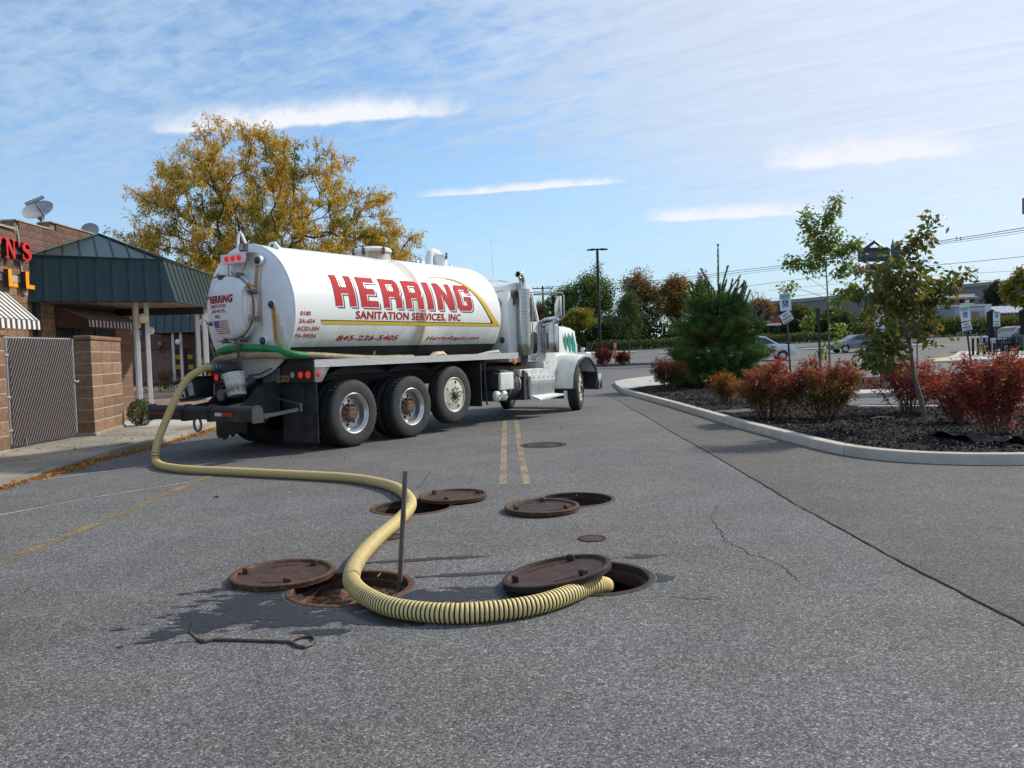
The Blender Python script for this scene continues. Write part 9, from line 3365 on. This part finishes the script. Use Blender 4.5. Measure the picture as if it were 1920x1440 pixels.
mb.build('gable', gdk, r)
mb = MB(); pbox(1640, 516, 1658, 532, -.35, .35)
pbox(1626, 496, 1664, 506, -.5, .5)
mb.build('lower_panel', gdk, r)
mb = MB()
q = PX(1674, 449)
mb.tube([(q[0], 0, q[1] - .6), (q[0], 0, q[1] + .1)], [.18, .02], 8)
mb.build('finial', pm('teal_finial', (0.03, 0.22, 0.26), .5), r)
# ---- shops and houses on the right
HY = 112
def HP(u, v, y=HY): return aty(u, v, y)
p0, p1 = HP(1746, 640), HP(1806, 640)
zb_ = gz(55, HY)
hb = thing('brick_house', 'two-storey brick and tan siding building with a brown hip roof', 'building', (p0.x, HY, zb_))
xl, xm, xr = HP(1748, 600).x - p0.x, HP(1775, 600).x - p0.x, HP(1805, 600).x - p0.x
ze, zm, zr = HP(1775, 559).z - zb_, HP(1775, 584).z - zb_, HP(1768, 545).z - zb_
mb = MB(); mb.box(xl, xm, 0, 9, -.5, zm)
mb.build('brick_wall', pm('red_brick', (0.16, 0.060, 0.045), .9, col2=(.12, .05, .04), scale=2), hb)
mb = MB(); mb.box(xl - .08, xm + .08, -.08, 9, zm, zm + .22)
mb.build('band_course', pm('grey_trim', (.36, .34, .33), .8), hb)
mb = MB(); mb.box(xl, xm, 0.02, 9, zm + .221, ze)
mb.build('grey_siding', pm('siding_grey', (0.12, 0.11, 0.125), .8), hb)
mb = MB(); mb.box(xm + .002, xr, 0.6, 9, -.5, ze)
tanw = mb.build('tan_wall', pm('siding_tan', (0.42, 0.34, 0.235), .85, col2=(.38, .30, .21), scale=1), hb)
for k in range(7):
 mb = MB(); mb.box(xm + .05, xr - .02, .57, .599, zm - .9 + k * .55, zm - .86 + k * .55)
 mb.build('siding_board', pm('siding_line', (0.30, 0.24, 0.165), .85), tanw)
mb = MB()
o_ = 1.0
e0 = [(xl - o_, -o_, ze), (xr + 2.0, -o_ + .3, ze), (xr + 2.0, 10, ze), (xl - o_, 10, ze)]
rd = [((xl + xm) / 2 - .2, 4.5, zr + .15), ((xm + xr) / 2 - .6, 4.5, zr + .15)]
mb.add(e0 + rd + [(x, y, z - .25) for x, y, z in e0], [(0, 1, 5, 4), (1, 2, 5), (2, 3, 4, 5), (3, 0, 4), (9, 8, 7, 6), (0, 6, 7, 1), (1, 7, 8, 2), (2, 8, 9, 3), (3, 9, 6, 0)])
mb.build('roof', pm('roof_brown', (0.20, 0.175, 0.155), .9, col2=(.16, .14, .125), scale=1.5), hb, sharp=20)
wh = pm('white_trim', (.70, .70, .70), .6)
for (u0, v0, u1, v1, nx) in [(1751, 564.5, 1767, 570, 3), (1751, 572.5, 1767, 582, 2), (1751, 597, 1767, 608, 3)]:
 a_, b_ = HP(u0, v0), HP(u1, v1)
 xa, xb, za, zz_ = a_.x - p0.x, b_.x - p0.x, b_.z - zb_, a_.z - zb_
 mb = MB(); mb.box(xa, xb, -.07, -.003, za, zz_)
 w_ = mb.build('window', wh, hb)
 for k in range(nx):
  f0, f1 = xa + (xb - xa) * (k + .12) / nx, xa + (xb - xa) * (k + .88) / nx
  mb = MB(); mb.box(f0, f1, -.085, -.071, za + (zz_ - za) * .14, zz_ - (zz_ - za) * .14)
  mb.build('pane', glass_m, w_)
mb = MB()
for k in range(4):
 x = xm + .8 + k * 1.35
 mb.box(x, x + .25, -.3, .58, ze - .75, ze - .26)
mb.build('eave_bracket', brownf, hb)
# pale gable wall of the next building
a_, b_ = HP(1804, 556, 125), HP(1826, 574, 125)
r = thing('pale_building', 'cream white blank wall of a building behind the tan building', 'building', (a_.x, 125, gz(60, 125)))
mb = MB(); mb.box(0, b_.x - a_.x, 0, 10, -.5, a_.z - gz(60, 125))
mb.build('wall', pm('cream_wall', (.60, .56, .47), .85), r)
mb = MB(); mb.box(-.2, b_.x - a_.x + .1, -.15, 10, a_.z - gz(60, 125) + .002, a_.z - gz(60, 125) + .35)
mb.build('parapet', wh, r)
# white shop with lettering and an oval sign
SY = 106
a_, b_ = HP(1790, 577, SY), HP(1856, 572, SY)
zs = gz(62, SY)
r = thing('white_shop', 'low pale grey shop front with white lettering and a pink oval sign', 'shop', (a_.x, SY, zs))
W_, H_ = b_.x - a_.x, (HP(1830, 574, SY).z - zs)
shopg = pm('shop_grey', (.40, .39, .39), .8)
mb = MB(); mb.box(0, W_, 0, 8, HP(1830, 607, SY).z - zs, H_); mb.build('front_wall', shopg, r)
mb = MB(); mb.box(-.15, W_ + .15, -.12, 8, H_ + .002, H_ + .22); mb.box(W_ - .7, W_ + .1, -.10, -.002, 0, H_)
mb.build('cornice', wh, r)
zo = HP(1830, 607, SY).z - zs
mb = MB(); mb.box(0, W_, .3, 8, -.5, zo - .002); mb.build('shop_window', glass_m, r)
for k in range(7):
 mb = MB(); x = .2 + k * (W_ - .9) / 6; mb.box(x, x + .35, .05, .29, 0, zo - .003); mb.build('pier', wh, r)
q0, q1 = HP(1812, 581, SY), HP(1846, 577, SY)
p, f = text_fit("VAPE 'N SMOKE", q0.x - a_.x, q1.x - a_.x, HP(1830, 582, SY).z - zs, HP(1830, 577.5, SY).z - zs, 0, .03)
mb = MB(); mb.add([(x, -.03, z) for x, z in p], f); mb.build('lettering', pm('letter_white', (.85, .85, .85), .5), r, sharp=0)
oc = HP(1829, 588.5, SY) - a_
ocz = HP(1829, 588.5, SY).z - zs
mb = MB()
mb.add([(oc.x + .47 * math.cos(q), -.06, ocz + .30 * math.sin(q)) for q in np.linspace(0, 2 * PI, 25)[:-1]] + [(oc.x + .47 * math.cos(q), -.005, ocz + .30 * math.sin(q)) for q in np.linspace(0, 2 * PI, 25)[:-1]],
  [tuple(range(24))] + [(i, (i + 1) % 24, 24 + (i + 1) % 24, 24 + i) for i in range(24)])
ov = mb.build('oval_sign', pm('oval_plum', (.20, .02, .05), .5), r, sharp=30)
mb = MB()
mb.add([(oc.x + .42 * math.cos(q), -.066, ocz + .245 * math.sin(q)) for q in np.linspace(0, 2 * PI, 25)[:-1]], [tuple(range(24))])
mb.build('oval_face', pm('oval_pink', (.52, .12, .20), .5), ov, sharp=0)
for k, (u0, u1) in enumerate([(1816.5, 1822), (1823.5, 1828), (1832, 1836), (1837, 1841.5), (1842.6, 1843.8), (1845, 1847.5)]):
 xa, xb = HP(u0, 596, SY).x - a_.x, HP(u1, 596, SY).x - a_.x
 mb = MB(); mb.box(xa, xb, -.04, -.002, HP(1830, 597.5, SY).z - zs, HP(1830, 594, SY).z - zs); mb.build('clerestory_window', glass_m, r)
def shop_block(label, u0, u1, vt, vr, vm, y, reds, mat):
 a_ = HP(u0, vt, y); b_ = HP(u1, vt, y)
 z0 = gz(a_.x, y)
 r = thing('shop', label, 'shop', (a_.x, y, z0))
 W_ = b_.x - a_.x
 um = (u0 + u1) / 2
 zt, zm_, zl = HP(um, vt, y).z - z0, HP(um, vr, y).z - z0, HP(um, vm, y).z - z0
 mb = MB(); mb.box(0, W_, .4, 9, -.5, zm_ - .002); mb.build('wall', shopg, r)
 mb = MB()
 mb.add([(0, -.5, zm_), (W_, -.5, zm_), (W_, 3, zt), (0, 3, zt), (0, -.5, zm_ - .15), (W_, -.5, zm_ - .15), (W_, 3, zm_ - .15), (0, 3, zm_ - .15)], [(0, 1, 2, 3), (0, 4, 5, 1), (1, 5, 6, 2), (3, 7, 4, 0), (4, 7, 6, 5)])
 rf = mb.build('metal_roof', mat, r, sharp=20)
 k = int(W_ / .8)
 for i in range(k):
  x = W_ * (i + .5) / k
  mb = MB(); mb.add([(x - .04, -.52, zm_ + .06), (x + .04, -.52, zm_ + .06), (x + .04, 2.98, zt + .06), (x - .04, 2.98, zt + .06)], [(0, 1, 2, 3)])
  mb.build('roof_seam', pm('seam_blue', (.42, .47, .55), .4), rf, sharp=0)
 for (c0, c1, v0, v1) in reds:
  xa, xb = HP(c0, v0, y).x - a_.x, HP(c1, v0, y).x - a_.x
  za, zz_ = HP((c0 + c1) / 2, v1, y).z - z0, HP((c0 + c1) / 2, v0, y).z - z0
  mb = MB()
  mb.add([(xa, .395, zz_), (xb, .395, zz_), (xb, -.6, za + .25), (xa, -.6, za + .25), (xa, -.6, za), (xb, -.6, za)], [(0, 1, 2, 3), (3, 2, 5, 4)])
  mb.build('red_awning', pm('awning_red', (.42, .02, .025), .7), r, sharp=20)
  mb = MB(); mb.box(xa + .1, xb - .1, .36, .395, .1, za); mb.build('shop_window', glass_m, r)
 return r
mroof = pm('metal_roof_blue', (0.27, 0.31, 0.37), .45, col2=(.22, .26, .31), scale=2)
shop_block('shop with a blue grey metal roof and red awnings left of the white shop', 1778, 1801, 582, 594, 608, 108, [(1779, 1789.5, 595, 603), (1790.5, 1801, 595, 603)], mroof)
shop_block('shop with a blue grey metal roof and red awnings at the right edge', 1857, 1935, 572, 586, 607, 107, [(1876, 1882, 589, 596), (1888, 1914, 587, 597)], mroof)
# long warehouse roof behind
wy_ = 260
a_, b_, c_ = aty(1380, 577, wy_), aty(1990, 523, wy_), aty(1790, 580, wy_)
r = thing('warehouse', 'huge low grey warehouse roof along the horizon on the right', 'warehouse', (a_.x, wy_, 2))
mb = MB()
mb.add([(0, 0, -4), (b_.x - a_.x, 0, -4), (b_.x - a_.x, 0, b_.z - 2), (0, 0, a_.z - 2), (0, 60, -4), (b_.x - a_.x, 60, -4), (b_.x - a_.x, 60, b_.z - 2), (0, 60, a_.z - 2)],
  [(0, 1, 2, 3), (7, 6, 5, 4), (3, 2, 6, 7), (0, 4, 5, 1), (0, 3, 7, 4), (1, 5, 6, 2)])
mb.build('wall', pm('warehouse_grey', (0.175, 0.175, 0.195), .8, col2=(.155, .155, .172), scale=.05), r)
mb = MB()
mb.add([(0, -.4, a_.z - 2), (b_.x - a_.x, -.4, b_.z - 2), (b_.x - a_.x, -.4, b_.z - .9), (0, -.4, a_.z - .9), (0, 60, a_.z - .9), (b_.x - a_.x, 60, b_.z - .9)], [(0, 1, 2, 3), (3, 2, 5, 4)])
mb.build('roof_edge', pm('roof_edge', (0.24, 0.24, 0.26), .6), r, sharp=20)
# utility pole and wires
pb = aty(1020.5, 640, 118); pb.z = gz(pb.x, 118)
r = thing('utility_pole', 'thin grey utility pole with crossarms behind the truck cab mirror', 'utility pole', pb)
zt_ = aty(1020.5, 536, 118).z - pb.z
mb = MB(); mb.tube([(0, 0, -.5), (0, 0, zt_)], [.19, .13], 8); mb.build('pole', pm('pole_wood', (.10, .09, .085), .9), r)
for dz, w_ in ((-.35, 1.5), (-1.15, 1.35)):
 mb = MB(); mb.box(-w_, w_, -.07, .07, zt_ + dz - .07, zt_ + dz + .07)
 for k in (-1, -.55, .55, 1):
  mb.cyl((k * w_ * .95, 0, zt_ + dz), (k * w_ * .95, 0, zt_ + dz + .3), .05, 6)
 mb.build('crossarm', pm('pole_wood', (.10, .09, .085), .9), r)
def wire(label, pix, y0, y1, rad, spacers=None):
 P = [aty(u, v, y0 + (y1 - y0) * (u - pix[0][0]) / (pix[-1][0] - pix[0][0])) for u, v in pix]
 r = thing('power_line', label, 'power line', P[0], 0, 'overhead power lines')
 mb = MB()
 Q = catmull(P, 2.0)
 mb.tube([tuple(q - P[0]) for q in Q], rad, 4, False)
 tag(mb.build('cable', pm('wire_dark', (.06, .06, .065), .6), r))
 if spacers:
  for (u, v) in spacers:
   q = aty(u, v, y0 + (y1 - y0) * (u - pix[0][0]) / (pix[-1][0] - pix[0][0])) - P[0]
   mb = MB(); mb.cyl((q.x, q.y, q.z - .18), (q.x, q.y, q.z + .14), .03, 6); mb.build('spacer', blackc, r)
wire('topmost power line rising to the right with two small spacers', [(1022, 538), (1160, 531), (1270, 522), (1400, 505), (1500, 494), (1620, 477), (1740, 455.5), (1860, 437), (1960, 420)], 118, 62, .028, [(1794, 447), (1801, 447)])
wire('second power line just under the topmost one', [(1022, 541), (1160, 536), (1270, 526), (1400, 509), (1500, 497.5), (1620, 481), (1740, 459), (1860, 441), (1960, 425)], 118, 63, .026)
wire('third thin power line close under the upper pair', [(1022, 544), (1160, 540), (1270, 530), (1400, 513), (1500, 501), (1620, 485), (1740, 462), (1860, 445), (1960, 429)], 118, 64, .016)
wire('middle power line crossing the sky above the two-storey building', [(1300, 552), (1450, 530), (1560, 517), (1720, 500.5), (1830, 490), (1960, 477)], 118, 72, .024)
wire('faint lower power line above the warehouse roof', [(1440, 545), (1560, 533), (1740, 517), (1830, 512), (1960, 505)], 118, 80, .016)
wire('lowest power line just above the warehouse roof', [(1440, 562), (1560, 548), (1780, 530), (1880, 525), (1960, 521)], 118, 80, .020)
# brown board building corner high at the right edge, and its dark lintel
p = aty(1917.5, 383, 20.3)
r = thing('sign_cabinet', 'brown square edge of a tall sign just entering the frame high on the right', 'sign', (p.x, 20, 0))
mb = MB()
zt_, zb_ = aty(1918, 368, 20).z, aty(1918, 398.5, 20).z
mb.box(-.015, 2.2, 0, .3, zb_, zt_)
mb.build('cabinet', pm('sign_brown', (.28, .14, .085), .8), r)
mb = MB(); mb.box(.9, 1.2, .05, .25, -.1, zb_ - .002); mb.build('post', dgrey_m, r)
p = aty(1906, 550, 44.5)
r = thing('pergola', 'dark end of a patio roof beam at the right edge', 'pergola', (p.x, 44, 0))
zt_, zb_ = aty(1912, 545, 44).z, aty(1912, 552, 44).z
mb = MB(); mb.box(0, 6, 0, .5, zb_, zt_); mb.build('beam', dgrey_m, r)
mb = MB(); mb.box(2.5, 2.65, .2, .35, 0, zb_ - .002); mb.build('post', dgrey_m, r)
# red and white roadside board among the shrubs
p = aty(1437, 612, 104)
r = thing('roadside_board', 'red and white roadside board standing among shrubs right of the pine', 'board', (p.x, 104, gz(p.x, 104)))
zt_ = aty(1450, 596, 104).z - gz(p.x, 104); zb_ = aty(1450, 611, 104).z - gz(p.x, 104)
mb = MB(); mb.box(0, 1.3, 0, .1, zb_ + .35, zt_ - .3); mb.box(1.31, 1.75, 0, .1, zb_ + .35, zt_ + .3)
mb.build('red_panel', pm('board_red', (.42, .04, .04), .6), r)
mb = MB(); mb.box(-.1, 1.9, -.02, .12, zb_ + .05, zb_ + .34); mb.box(.1, .5, -.04, -.001, zb_ + .6, zt_ - .5)
mb.build('white_panel', wh, r)
mb = MB(); mb.box(.2, .3, .02, .08, -.2, zb_ + .049); mb.box(1.5, 1.6, .02, .08, -.2, zb_ + .049); mb.build('board_post', dgrey_m, r)
for name_ in ('camera',):
 pass
